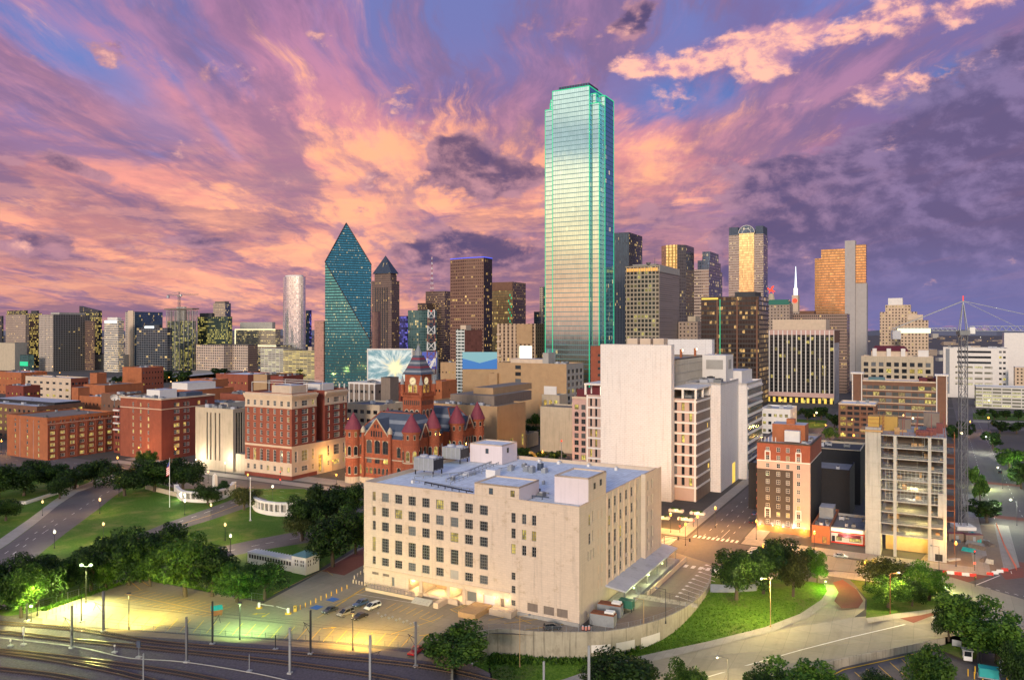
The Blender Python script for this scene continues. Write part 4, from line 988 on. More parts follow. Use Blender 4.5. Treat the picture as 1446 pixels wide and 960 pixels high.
bR=brickbox('balcony_wing','narrow brick wing with white balconies between two red brick blocks',170,161,176,577,482,'dark_red_brick',(2,0),7,lit=.3,Lu=18,units=0)
for i in range(4): bR.box('balcony',-1.0,-.05,.3,bR.Lv-.3,14+i*4,14.9+i*4,'white_trim')
# pale building with dark slits
b=Bld('slit_building','pale concrete block with tall dark window slits, lit from below by street lamps','building',329,276,347,578,Y=417)
ops=[opening(b.a_of_px(px),5.5,1.1,b.h-8,nx=1,ny=9,lit=.0) for px in (292.5,297.5,304,310)]
b.facade('L',0,b.Lv,0,b.h,ops,'buff_stone',rec=.6);b.facade('R',0,b.Lu,0,b.h,grid(b.Lu,3,[(8,b.h-10)],1.6,2,nx=1,ny=9,lit=0),'grey_stone',rec=.6);b.blank(left=False,right=False,wall='grey_stone');b.roof('dark_roof')
b.box('annex',b.Lu*.2,b.Lu,-9,-.05,0,10,'buff_stone','grey_roof');rooftop_units(b,9,1,b.Lu-1,1,b.Lv-1,b.h-.9,3);b.done()
# records building
b=Bld('courts_building','tall red brick and cream stone office building with a deep cornice and stone base','building',412,346,490,556,Y=396)
h=b.h;f0=h/44.0
zt=[6.5*f0]
opsL=[]
cols=[b.Lv*(i+.5)/7 for i in range(7)]
for a in cols:
 opsL.append(opening(a,1.0,1.3,.8,lit=0,nx=1,ny=1));opsL.append(opening(a,3.6*f0,1.7,2.7,nx=2,ny=2,lit=.25,reveal='cream_trim'))
 opsL.append(opening(a,8.4*f0,2.0,6.2*f0,nx=2,ny=4,lit=.12,arch=True,reveal='cream_trim'))
 for k in range(5): opsL.append(opening(a,(18.0+k*3.75)*f0,1.7,2.6*f0,nx=2,ny=2,lit=.06,reveal='cream_trim',pane='pane_grey' if (k+int(a)) % 3==0 else None))
 opsL.append(opening(a,37.2*f0,1.9,2.8*f0,nx=2,ny=2,lit=.06,reveal='cream_trim'))
def wallfn(W):
 cuts=sorted({0.0} | {round(W*i/7,3) for i in range(8)})
 return cuts,[15.9*f0,17.0*f0,36.6*f0],(lambda a,z: 'cream_trim' if z<16*f0 and z<8*f0 else ('cream_trim' if 15.9*f0<z<17*f0 or z>36.6*f0 else 'red_brick'))
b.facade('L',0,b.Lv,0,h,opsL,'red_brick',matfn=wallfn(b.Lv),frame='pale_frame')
aw0,aw1=b.a_of_px(447,face='R'),b.a_of_px(458.5,face='R')
opsR=[]
for (s0,s1) in ((0,aw0),(aw1,b.Lu)):
 for (f,wd,nx) in ((.17,1.6,2),(.52,min(4.4,(s1-s0)*.34),4),(.86,1.6,2)):
  a=s0+(s1-s0)*f
  for k in range(5): opsR.append(opening(a,(18.0+k*3.75)*f0,wd,2.6*f0,nx=nx,ny=2,lit=.05,reveal='cream_trim'))
  opsR.append(opening(a,37.2*f0,wd,2.8*f0,nx=nx,ny=2,lit=.05,reveal='cream_trim'));opsR.append(opening(a,8.6*f0,wd,5.6*f0,nx=nx,ny=3,lit=.3,reveal='cream_trim'));opsR.append(opening(a,3.4*f0,wd,2.7*f0,nx=nx,ny=2,lit=.4,reveal='cream_trim'))
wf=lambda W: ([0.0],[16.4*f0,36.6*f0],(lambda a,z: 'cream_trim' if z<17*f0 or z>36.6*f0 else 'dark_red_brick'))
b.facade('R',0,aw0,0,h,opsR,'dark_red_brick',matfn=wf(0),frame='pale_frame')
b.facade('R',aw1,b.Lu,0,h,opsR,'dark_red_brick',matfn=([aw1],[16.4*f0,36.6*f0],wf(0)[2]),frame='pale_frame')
b.facade('R',aw0,aw1,0,17*f0,[opening((aw0+aw1)/2,1.0,(aw1-aw0)*.5,9,nx=3,ny=3,lit=1,pane='pane_warm',rec=1.0)],'cream_trim')
b.facade('R',aw0,aw1,17*f0,h,grid(aw1-aw0,1,[((18+k*3.75)*f0,2.4*f0) for k in range(5)],1.6),'dark_red_brick',off=12)
m_=b.w;k_=b.mi('dark_red_brick');m_.face([(aw0,0,17*f0),(aw0,12,17*f0),(aw0,12,h),(aw0,0,h)],k_);m_.face([(aw1,12,17*f0),(aw1,0,17*f0),(aw1,0,h),(aw1,12,h)],k_);m_.face([(aw0,0,17*f0),(aw1,0,17*f0),(aw1,12,17*f0),(aw0,12,17*f0)],b.mi('grey_roof'))
b.blank(left=False,right=False,wall='dark_red_brick')
b.roof('grey_roof',lu=aw0,cope='red_brick');b.roof('grey_roof',lu=b.Lu-aw1,u0=aw1,cope='red_brick');b.roof('grey_roof',lu=aw1-aw0-.1,u0=aw0+.05,lv=b.Lv-12.1,v0=12.05,cope='red_brick')
for (zz,hh,o_) in ((h-3.0,.6,.5),(h-2.4,.9,1.0),(h-1.5,.8,1.5)):
 b.band('L',zz,zz+hh,'cream_trim',o_);b.band('R',zz,zz+hh,'cream_trim',o_,a1=aw0);b.band('R',zz,zz+hh,'cream_trim',o_,a0=aw1,a1=b.Lu)
for (zz,hh,o_) in ((16.4*f0,.6,.35),(36.2*f0,.5,.3),(7.6*f0,.35,.2)):
 b.band('L',zz,zz+hh,'cream_trim',o_);b.band('R',zz,zz+hh,'cream_trim',o_,a1=aw0);b.band('R',zz,zz+hh,'cream_trim',o_,a0=aw1,a1=b.Lu)
b.band('L',0,1.9,'dark_red_brick',.3);b.band('R',0,1.9,'dark_red_brick',.3,a1=aw0)
b.box('plant_room',6,18,6,20,h-.9,h+3.4,'cream_trim','pale_roof');b.box('plant_room',aw1+3,b.Lu-4,6,18,h-.9,h+3,'white_trim','pale_roof')
m_=MB()
for u in (2,14,26):
 for v in (3,b.Lv-3): m_.tube((u,v,h-.9),(u,v,h+5),.15,seg=4)
 m_.tube((u,3,h+5),(u,b.Lv-3,h+5),.15,seg=4)
for v in (3,b.Lv-3): m_.tube((2,v,h+5),(26,v,h+5),.15,seg=4)
m_.build('roof_frame',M['white_trim'],b.e);b.done(100)
# the brick district behind (left to right, back rows first)
brickbox('brick_block','low orange brick block with square windows in front of the concrete cube museum',30,-8,32,526,905,'orange_brick',(7,2),3,lit=.5,Lu=30)
brickbox('warehouse','dark maroon warehouse with a corner tower, near the left edge',33,8,57,545,700,'dark_red_brick',(4,5),3,lit=.45,roof='pale_roof')
brickbox('loft_building','beige loft building with wide dark windows on the left',100,36,125,534,780,'cream_trim',(7,5),4,ww=5.0,wh=2.2,lit=.15,side='red_brick',roof='pale_roof',nx=3,ny=2)
brickbox('brick_block','plain red brick block with a blank left wall and lit sconces on its side',200,173,231,519,800,'orange_brick',(0,7),6,lit=.08,side='red_brick',roof='pale_roof')
brickbox('brick_house','low brick house with an orange roofline behind the beige loft building',148,118,152,544,720,'orange_brick',(5,2),2,lit=.15,Lu=40,roof='brown_roof')
brickbox('stair_tower','square brick stair tower rising beside the beige loft building',137,127,139,527,760,'orange_brick',(0,0),3,Lu=10,units=0)
b=brickbox('long_warehouse','long brown brick warehouse with a white roof behind the orange warehouse',52,-40,100,574,530,'brown_brick',(14,7),5,ww=2.6,wh=2.0,lit=.35,roof='pale_roof',Lu=34,units=10)
b.box('roof_slab',14,33,3,b.Lv-3,b.h-.9,b.h+1.4,'dark_steel','pale_roof')
b=brickbox('brick_works','orange brick works with a square corner tower, behind the orange warehouse',152,103,172,561,570,'orange_brick',(9,3),4,ww=1.5,wh=1.7,lit=.12,roof='pale_roof',units=4)
b.box('corner_tower',-1,8,b.Lv-8,b.Lv,0,b.h+6,'orange_brick','brown_roof');b.box('corner_tower',1,9,-1,5,b.h-1,b.h+3,'orange_brick')
b=brickbox('dark_roof_shed','low shed with a wide dark roof behind the cream corniced brick block',172,143,206,557,560,'brown_brick',(4,4),3,roof='dark_roof',units=5)
for (px,nm) in ((161.5,'left'),(172,'right')):
 X_,Y_=(px-CX)*500/F,500
 t=thing('satellite_dish','white satellite dish on the brick roofs, %s one of a pair' % nm,'satellite dish',(X_,Y_,zat(563,500)),rad(20),'satellite dishes on the brick roofs')
 m_=MB();m_.cyl(0,0,-4.5,0,.25,.2,6);m_.build('mast',M['steel'],t)
 m_=MB();K=14
 for r0,r1 in ((0.05,1.1),(1.1,1.9),(1.9,2.4)):
  for i in range(K):
   f=[2*math.pi*(i+e)/K for e in (0,1)]
   m_.face([(r*math.cos(g),.14*r*r-.9,r*math.sin(g)+1.6) for r,g in ((r0,f[0]),(r1,f[0]),(r1,f[1]),(r0,f[1]))])
 m_.tube((0,-.9,1.6),(0,-2.4,1.6),.08,seg=4);m_.rot=0
 o_=m_.build('dish',M['white_plastic'],t);o_.rotation_euler=(rad(-25),0,math.pi)
 o_.location=(0,0,-.5)
b=brickbox('parking_deck','long low brick parking deck with a white roof shed, behind the slit windowed block',270,226,330,551,600,'orange_brick',(6,9),2,ww=4.5,wh=2.4,lit=.1,roof='pale_roof',units=3)
b.box('roof_shed',3,30,8,26,b.h-.9,b.h+5,'white_trim','pale_roof')
brickbox('white_roofed_block','flat block with a pale roof and maroon edge, behind the slit windowed block',345,311,372,557,520,'red_brick',(5,5),5,ww=1.4,lit=.1,roof='white_roof',units=6)
brickbox('grey_block','grey block with dark windows squeezed behind the slit windowed block',322,290,346,569,490,'grey_stone',(4,3),6,ww=2.0,lit=.05,roof='pale_roof')
b=brickbox('sandy_block','sandy brick block with a stair tower, left behind the red and cream office building',377,358,392,529,640,'tan_brick',(0,3),4,side='brown_brick',roof='brown_roof',Lu=30)
brickbox('maroon_block','dark maroon brick block behind the red and cream office building',400,382,419,531,610,'dark_red_brick',(2,2),5,side='dark_red_brick',roof='brown_roof',Lu=22)
brickbox('lit_deck','low orange lit shed with white walls beyond the brick parking deck',300,268,322,536,700,'orange_brick',(5,3),3,lit=.8,litm='pane_warm',roof='pale_roof')
brickbox('metal_shed','pale blue metal roofed shed beyond the brick parking deck',350,305,362,529,800,'red_brick',(9,3),3,lit=.15,roof='white_roof',Lu=40)
brickbox('jail_block','brown block with white vertical ribs and balconies, left of the clock tower',530,492,541,541,520,'brown_panel',(7,3),6,ww=2.4,wh=1.8,lit=.02,roof='pale_roof',trim='white_trim',Lu=26)
b=MB();
e_=[o for o in COL.objects if o.name.startswith('jail_block')][0]
for i in range(8): b.box(-.8,-.05,i*4.3,i*4.3+.7,0,zat(543,520))
b.build('white_rib',M['white_trim'],e_)
slab_tower('brown_shaft','plain brown shaft standing left of the clock tower',551,538,554,533,500,'brown_panel',cat='building',Lu=9,par=.6)
brickbox('red_block','dark red block between the brown shaft and the clock tower',566,553,569,541,540,'dark_red_brick',(2,1),8,lit=.05,Lu=20,units=0)
brickbox('stone_block','weathered buff stone block with a dark roof behind the red and cream office building',536,487,545,572,455,'buff_stone',(5,3),6,ww=3.0,wh=2.2,lit=.03,roof='slate_blue',Lu=24,nx=3)
brickbox('orange_office','small orange lit office block right behind the clock tower',624,608,627,538,560,'orange_brick',(3,1),5,ww=1.2,lit=.1,Lu=20,units=0)
b=brickbox('depot','orange lit low depot beside the broad lattice mast',648,622,654,512,900,'tan_brick',(5,2),3,lit=.3,litm='pane_warm',Lu=30)
# community college and museum buildings right of the clock tower
b=Bld('brick_office','large plain tan brick office block with one strip of windows','building',800,702,824,514,Y=585)
ops=[opening((b.a_of_px(727)+b.a_of_px(736))/2,4+k*5.2,5.0,2.9,nx=3,ny=1,lit=.35,litm='pane_pale') for k in range(9)]
b.facade('L',0,b.Lv,0,b.h,ops,'tan_brick');b.facade('R',0,b.Lu,0,b.h,grid(b.Lu,4,[(3+k*5.0,3.0) for k in range(9)],b.Lu/4*.62,.6),'grey_stone',lit=.3,litm='pane_pale',nx=2,ny=2);b.blank(left=False,right=False,wall='tan_brick')
b.roof('pale_roof',cope='tan_brick');b.box('plant_room',4,20,22,50,b.h-.9,b.h+3,'cream_trim','pale_roof');b.box('plant_room',4,16,17,21.9,b.h-.9,b.h+8,'grey_stone');rooftop_units(b,8,2,18,2,16,b.h-.9,4);b.done(100,True)
brickbox('end_block','blank pale brick end block on the left of the large tan brick office',702,690,706,527,610,'tan_brick',(0,0),3,Lu=20,units=0)
b=Bld('college','low sprawling tan brick building with brown roofs and glowing doorways','building',702,590,742,574,Y=455)
b.facade('L',0,b.Lv,0,b.h,[opening(b.a_of_px(702)+2.6,.5,3.6,9,pane='pane_warm',nx=3,ny=3)],'tan_brick');b.facade('R',0,b.Lu,0,b.h,[opening(b.Lu*.50,5,3.4,6,pane='pane_lit'),opening(b.Lu*.9,5,2.4,7,pane='pane_lit')],'tan_brick');b.blank(left=False,right=False,wall='tan_brick')
b.roof('brown_roof',cope='tan_brick');b.box('upper_floor',b.Lu*.3,b.Lu+24,8,b.Lv*.7,b.h-.9,b.h+5.0,'brown_panel','brown_roof');b.box('upper_floor',b.Lu*.55,b.Lu+36,14,b.Lv*.5,b.h+5,b.h+9,'tan_brick','brown_roof');rooftop_units(b,9,1,b.Lu*.3-1,3,b.Lv-3,b.h-.9,14);b.done()
b=Bld('arcade_building','small stone building with an arcade under a white panel, beside the large tan brick office','building',790,765,788,558,Y=540,Lu=14)
b.facade('L',0,b.Lv,0,b.h,grid(b.Lv,3,[(b.h-9,5.5)],2.4,.8,arch=True,lit=1),'buff_stone',litm='pane_warm');b.facade('R',0,14,0,b.h,[],'buff_stone');b.blank(left=False,right=False,wall='buff_stone');b.roof('pale_roof');b.box('white_panel',-.6,-.1,2,b.Lv-2,b.h+.2,b.h+6,'white_trim');b.done()
b=Bld('blank_wall_building','blank weathered stone wall of an old building beside the white slab tower','building',810,763,826,576,Y=480,Lu=20)
b.facade('L',0,b.Lv,0,b.h,[],'buff_stone');b.facade('R',0,b.Lu,0,b.h,[],'buff_stone');b.blank(left=False,right=False,wall='buff_stone');b.roof('brown_roof');b.done()
b=Bld('old_red_building','narrow pink stone building with arches, half hidden by the white slab tower','building',850,808,866,562,Y=440,Lu=22)
b.facade('L',0,b.Lv,0,b.h,grid(b.Lv,4,[(2+k*4.1,2.8,dict(arch=k==6)) for k in range(8)],2.6,.6,reveal='pink_stucco'),'pink_stucco',lit=.15);b.facade('R',0,b.Lu,0,b.h,[],'red_brick');b.blank(left=False,right=False,wall='red_brick');b.roof('brown_roof');b.band('L',b.h-1,b.h+.3,'cream_trim',.6);b.box('maroon_top',2,16,1,b.Lv-2,b.h-.9,b.h+4.4,'maroon_roof');b.done(60)
b=Bld('tall_red_building','tall narrow red brick building peeping out beside the white slab tower','building',862,834,872,489,Y=470,Lu=20)
b.facade('L',0,b.Lv,0,b.h,[opening(b.a_of_px(846),12+k*4,1.8,1.6) for k in range(13)],'red_brick',lit=.1);b.facade('R',0,20,0,b.h,[],'red_brick');b.blank(left=False,right=False,wall='red_brick');b.roof('brown_roof');b.done()
# open concrete memorial
X_,Y_,_=gp(745,634);t=thing('memorial','roofless square concrete memorial box on the tree lined lawn','memorial',(X_,Y_,0),TH)
m_=MB();W_,H_=15.5,9.5
for (u0,u1,v0,v1) in ((0,.7,0,6.6),(0,.7,8.8,W_),(W_-.7,W_,0,6.6),(W_-.7,W_,8.8,W_),(.71,W_-.71,0,.7),(.71,W_-.71,W_-.7,W_)): m_.box(u0,u1,v0,v1,.8,H_)
m_.build('wall',M['buff_stone'],t);m_=MB()
for q in range(5): m_.box(.2,.6,1+q*3.2,1.4+q*3.2,0,.8)
m_.build('foot',M['buff_stone'],t)
# billboards
def billboard(name,label,px0,px1,py0,py1,Y,cat='billboard'):
 X0,X1=(px0-CX)*Y/F,(px1-CX)*Y/F;z1,z0=zat(py0,Y),zat(py1,Y)
 t=thing(name,label,cat,((X0+X1)/2,Y,0),0);W_=X1-X0;return t,W_,z0,z1
t,W_,z0,z1=billboard('billboard','big billboard with a burst of yellow light rays, left of the clock tower',520,581,494,535,560)
m,k,bs=newmat('burst_picture')
g=k.new('ShaderNodeTexCoord').outputs['Object'];px_,py_,pz_=k.xyz(g)
ax_=k.m('SUBTRACT',px_,W_*.12);az_=k.m('SUBTRACT',pz_,z0+(z1-z0)*.38)
ang=k.m('ARCTAN2',ax_,az_);rr=k.m('SQRT',k.m('ADD',k.m('MULTIPLY',ax_,ax_),k.m('MULTIPLY',az_,az_)))
ray=k.noise(k.vec(k.m('MULTIPLY',k.m('SINE',ang),2.2),k.m('MULTIPLY',k.m('COSINE',ang),2.2),k.m('MULTIPLY',rr,.05)),1.6,5,.7)
c_=k.mix(k.step(ray,.38,.62),(.10,.24,.30),(.52,.62,.62));c_=k.mix(k.m('MULTIPLY',k.step(ray,.5,.68),k.step(rr,14,2)),c_,(.75,.55,.12));c_=k.mix(k.step(rr,7,.5),c_,(1.0,.92,.45))
k.put(bs.inputs['Base Color'],c_);k.put(bs.inputs['Emission Color'],c_);bs.inputs['Emission Strength'].default_value=.38
m_=MB();m_.box(-W_/2,W_/2,0,.8,z0,z1);m_.build('picture_panel',M['burst_picture'],t)
m_=MB()
for (x0,x1,za,zb) in ((-W_/2-.8,W_/2+.8,z1+.01,z1+.9),(-W_/2-.8,W_/2+.8,z0-2.4,z0-.01),(-W_/2-.8,-W_/2-.01,z0,z1),(W_/2+.01,W_/2+.8,z0,z1)): m_.box(x0,x1,-.3,1.0,za,zb)
m_.build('frame',M['white_trim'],t)
m_=MB();m_.box(-W_/2,W_/2+2,1.2,24,0,z1-1);m_.build('host_wall',M['grey_stone'],t)
t,W_,z0,z1=billboard('banner','pale blue banner with a darker blue chevron, on a low building',653,702,497,521,620,'banner')
m_=MB();m_.box(-W_/2,W_/2,0,.5,z0,z1);m_.build('panel',glow('banner_pale',(.25,.55,.62),.55),t)
m_=MB();zc=z0+(z1-z0)*.35;m_.loft([[(-W_/2,-.06,z0),(W_/2,-.06,z0),(W_/2,-.06,z0+(z1-z0)*.62),(0,-.06,zc),(-W_/2,-.06,z0+(z1-z0)*.62)],[(-W_/2,-.01,z0),(W_/2,-.01,z0),(W_/2,-.01,z0+(z1-z0)*.62),(0,-.01,zc),(-W_/2,-.01,z0+(z1-z0)*.62)]]);m_.build('chevron',glow('banner_blue',(.02,.20,.60),.6),t)
m_=MB();m_.box(-W_/2,W_/2,.6,18,0,z0+6);m_.build('host_building',M['tan_brick'],t)
t,W_,z0,z1=billboard('blue_banner','blue and white banner behind the top of the clock tower',596,617,497,521,660,'banner')
m_=MB();m_.box(-W_/2,W_/2,0,.5,z0,z1);m_.build('panel',glow('banner_deep',(.05,.10,.55),.5),t);m_=MB();m_.loft([[(-W_*.1,-.1,z0),(W_*.5,-.1,z1),(W_*.5,-.1,z1-4),(W_*.1,-.1,z0)],[(-W_*.1,-.01,z0),(W_*.5,-.01,z1),(W_*.5,-.01,z1-4),(W_*.1,-.01,z0)]]);m_.build('stripe',M['white_plastic'],t)
m_=MB();m_.box(-W_/2,W_/2,.6,14,0,z1);m_.build('host_building',M['grey_stone'],t)
# right-hand middle distance
b=Bld('brown_hotel','long brown brick building with white string courses and two white corner towers','building',1338,1203,1352,540,Y=610,Lu=34)
fl_=[(2+k*5.2,2.9) for k in range(int((b.h-3)/5.2))]
b.facade('L',0,b.Lv,0,b.h,grid(b.Lv,12,fl_,4.2,6.5),'brown_brick',lit=.25,litm='pane_pale',dark='pane_grey',nx=3,ny=1);b.facade('R',0,30,0,b.h,[],'brown_brick');b.blank(left=False,right=False,wall='brown_brick');b.roof('pale_roof',cope='cream_trim')
for z,h_ in fl_: b.band('L',z-.9,z-.35,'cream_trim',.25)
b.band('L',b.h-.8,b.h+.3,'cream_trim',.5)
for v0 in (0,b.Lv-8): b.box('corner_tower',-1.2,8,v0,v0+8,0,b.h+5,'brown_brick','pale_roof');b.box('tower_cap',-2,8.8,v0-.8,v0+8.8,b.h+5,b.h+6.2,'white_trim');b.box('tower_trim',-1.4,-1.21,v0+.2,v0+.9,2,b.h+4.9,'white_trim');b.box('tower_trim',-1.4,-1.21,v0+7.1,v0+7.8,2,b.h+4.9,'white_trim')
b.box('roof_house',6,16,10,14,b.h-.9,b.h+4,'brown_brick');b.box('roof_house',6,20,7,20,b.h-.9,b.h+2.6,'maroon_roof');b.box('roof_house',5,14,b.Lv-24,b.Lv-12,b.h-.9,b.h+2.2,'teal_roof');b.done(100,True)
b=Bld('tan_hotel','tan stone building with a maroon hipped roof and white gables','building',1318,1216,1330,497+7,Y=740,Lu=30)
b.facade('L',0,b.Lv,0,b.h,grid(b.Lv,9,[(3+k*6.2,4.0) for k in range(int((b.h-3)/6.2))],4.2,1.0),'buff_stone',lit=.15,nx=2,ny=2);b.facade('R',0,26,0,b.h,[],'buff_stone');b.blank(left=False,right=False,wall='buff_stone');b.roof('pale_roof',cope='cream_trim')
L_=b.Lv;b.box('upper_storey',4,22,L_*.35,L_*.86,b.h-.9,b.h+5,'cream_trim')
m_=MB();m_.loft([[(3,L_*.34,b.h+5),(23,L_*.34,b.h+5),(23,L_*.87,b.h+5),(3,L_*.87,b.h+5)],[(11,L_*.40,b.h+10),(15,L_*.40,b.h+10),(15,L_*.81,b.h+10),(11,L_*.81,b.h+10)]]);m_.build('hipped_roof',M['maroon_roof'],b.e)
for f in (.38,.58,.78): b.box('gable',2.2,8,L_*f,L_*(f+.06),b.h-.9,b.h+7.5,'white_trim')
b.box('white_box',3,12,4,13,b.h-.9,b.h+6,'white_trim');b.done(80,True)
b=Bld('office_garage','white office and parking building with dark ribbon windows above lit decks','building',1424,1332,1436,492,Y=850,Lu=50)
k5=(b.h-2)/9
b.facade('L',0,b.Lv,0,b.h,[opening(b.Lv*.52,1+k5*k+k5*.25,b.Lv*.52,k5*.42,nx=8,ny=1,lit=.0) for k in (6,7,8)]+[opening(b.Lv*(.30+.15*i),1+k5*k+k5*.25,b.Lv*.12,k5*.5,blind='lit_deck_mat' if False else 'cw_garage_pale',rec=1.2) for k in range(2,6) for i in range(4)]+[opening(b.Lv*(.06+.06*i),1+k5*k+k5*.3,b.Lv*.04,k5*.4,nx=1,ny=1,lit=.3) for k in range(2,9) for i in range(2)],'white_trim');b.facade('R',0,40,0,b.h,[],'white_trim');b.blank(left=False,right=False,wall='white_trim');b.roof('brown_roof',cope='white_trim')
b.box('dark_stair',-.5,-.05,b.Lv*.9,b.Lv*.96,4,b.h-1,'slate_grey');rooftop_units(b,7,3,30,3,b.Lv-3,b.h-.9,21,1.4);b.done(60,True)
slab_tower('parking_garage','low cream parking deck lit green and yellow, behind the tower crane',1500,1378,1510,549,730,'cw_garage_pale',cat='parking garage',Lu=30,roofm='pale_roof')
b=slab_tower('white_slab','blank white slab building at the right edge of the photograph',1500,1418,1510,470,900,'white_trim',cat='building',Lu=30,roofm='pale_roof',pent=[(.1,.7,.1,.5,4,'cream_trim')])
slab_tower('pink_block','small salmon block at the right edge below the white slab',1490,1433,1500,519,800,'cw_beige_tower',cat='building',Lu=14,roofm='pale_roof')
b=brickbox('loft_block','dark brown brick loft block with arched lit ground floor, behind the building site',1236,1184,1250,571,540,'brown_brick',(5,2),6,ww=5.0,wh=2.2,lit=.12,roof='white_roof',trim='cream_trim',Lu=26,nx=3)
b=brickbox('low_white_block','low white painted building with lit windows behind the brown hotel',1116,1074,1128,578,565,'white_trim',(5,3),3,ww=2.2,wh=2.2,lit=.5,roof='pale_roof',litm='pane_pale',Lu=30)
for i,(px,py,Y,L_,W_,lab) in enumerate(((1215,640,340,26,24,'flat dark roofed building behind the blank black wall'),(1200,668,315,22,40,'black walled flat roofed building between hotel and building site'))):
 b=Bld('flat_roofed_building',lab,'building',px,px-40,px+8,py-4,Y=Y,Lu=L_,Lv=W_)
 b.facade('L',0,b.Lv,0,b.h,[],'black_wall');b.facade('R',0,b.Lu,0,b.h,[],'black_wall');b.blank(left=False,right=False,wall='black_wall');b.roof('grey_roof' if i else 'dark_roof',cope='buff_stone' if not i else 'black_wall');rooftop_units(b,4,2,L_-2,2,W_-2,b.h-.9,i+3,.8);b.done()
# ---------------------------------------------------------------- the cream annex in the foreground
b=Bld('cream_annex','large cream stone block with gridded steel windows and a pale roof, front and centre','building',818,514,928,713,base=885,h=31.0)
H=b.h;A=b
pxs=[544,562.8,581.8,601.3,621,641.7,662,683]
cols=[b.a_of_px(p) for p in pxs];slim=b.a_of_px(528.3)
ops=[]
zr=[(25.6,2.7),(21.2,2.7),(16.9,2.7),(10.6,4.2),(6.6,2.4)]
for i,a in enumerate(cols):
 for j,(z,h_) in enumerate(zr):
  if j==4 and i==5: ops.append(opening(a,z-.1,2.7,2.5,blind='grey_stone',rec=.12));continue
  ops.append(opening(a,z,2.6,h_,nx=4,ny=5 if h_>4 else 3,lit=.24 if j<3 else .02))
for j,(z,h_) in enumerate(zr): ops.append(opening(slim,z,1.15,h_,nx=2,ny=5 if h_>4 else 3,lit=.2))
for i,px in enumerate((725,740,754)):
 for z in (24.6,20.4,16.2): ops.append(opening(b.a_of_px(px),z,1.3,2.7,nx=2,ny=3,lit=.35 if z<24 else .0))
for z in (9.2,5.6,2.2): ops.append(opening(b.a_of_px(725),z,1.2,2.0 if z>3 else 1.5,nx=2,ny=3,lit=.1))
for px in (752,775,794): ops.append(opening(b.a_of_px(px),1.6,3.1,2.2,blind='brown_panel',rec=.15))
d0,d1,d2,d3=b.a_of_px(576),b.a_of_px(594),b.a_of_px(633),b.a_of_px(655)
ops += [opening((d0+d1)/2,.6,d0-d1-.4,3.5,blind='plywood',rec=7.0),opening((d1+d2)/2,.6,d1-d2-1.0,3.5,blind='plywood',rec=7.0),opening((d2+d3)/2,.6,d2-d3-1.0,3.5,blind='plywood',rec=7.0)]
ops += [opening(b.a_of_px(666),1.2,3.2,2.7,blind='steel',rec=.5),opening(b.a_of_px(690.5),1.2,3.6,2.6,blind='penthouse_plaster',rec=.5),opening(b.a_of_px(709.5),1.2,1.2,2.4,blind='brown_panel',rec=.3)]
ops += [opening(b.a_of_px(530),3.6,2.4,.8,blind='brown_panel',rec=.15),opening(b.a_of_px(545),3.6,2.4,.8,blind='brown_panel',rec=.15),opening(b.a_of_px(555),1.2,1.0,2.6,blind='steel',rec=.2)]
b.facade('L',0,b.Lv,0,H,ops,'cream_stone',rec=.35,frame='steel_frame')
# right face: plain near part, tall bays, end block
r1,r2=b.a_of_px(854,face='R'),b.a_of_px(906,face='R')
ops=[]
for px,zs in ((833,(24.6,19.6)),(837.5,(25.2,20.0))):
 for z in zs: ops.append(opening(b.a_of_px(px,face='R'),z,1.9 if px<835 else 1.0,3.0,nx=2,ny=3,lit=.4))
for px in (831,835,839): ops.append(opening(b.a_of_px(px,face='R'),15.4,.9,2.6,nx=1,ny=3,lit=.1))
for px in (845,850):
 for z in (25,20,15.5,10,6): ops.append(opening(b.a_of_px(px,face='R'),z,.95,2.4,blind='cream_trim',rec=.08))
for px in (860.8,868.8,876.6,884.6,892.4):
 a=b.a_of_px(px,face='R')
 for z,h_ in ((26.2,2.9),(21.4,2.9),(16.0,3.6),(10.2,4.6),(6.6,2.6)): ops.append(opening(a,z,2.2,h_,nx=2,ny=3,lit=.14))
a=b.a_of_px(900,face='R')
for z,h_ in ((26.2,2.9),(21.4,2.9),(16.0,3.2),(10.8,3.4),(7.2,2.4)): ops.append(opening(a,z,1.2,h_,nx=1,ny=3,lit=.1,pane='pane_grey'))
b.facade('R',0,r2,0,H,ops,'tan_side',rec=.4,frame='steel_frame')
ops=[]
for px in (911.5,915.5,921):
 for z,h_ in ((26.2,2.9),(21.4,2.9),(16.2,3.2),(10.8,3.4),(7.2,2.4)): ops.append(opening(b.a_of_px(px,v0=-1.4,face='R'),z,1.2,h_,nx=1,ny=3,lit=.08))
b.facade('R',r2-.5,b.Lu,0,H+.6,ops,'tan_side',off=-1.4,rec=.4)
k_=b.mi('tan_side');b.w.face([(r2-.5,-.001,0),(r2-.5,-1.4,0),(r2-.5,-1.4,H+.6),(r2-.5,-.001,H+.6)],k_)
b.blank(left=False,right=False,wall='tan_side');b.roof('white_roof',par=1.1,cope='cream_trim')
for px in (857,865,873,881,888.5,896.5): a=b.a_of_px(px,face='R');b.box('pilaster',a-.3,a+.3,-.28,-.003,5.2,H-.3,'cream_trim')
b.box('belt_course',-.22,-.003,b.a_of_px(720),b.Lv,5.2,5.6,'cream_trim');b.box('plinth',-.35,-.003,0,b.a_of_px(700),0,.9,'grey_stone')
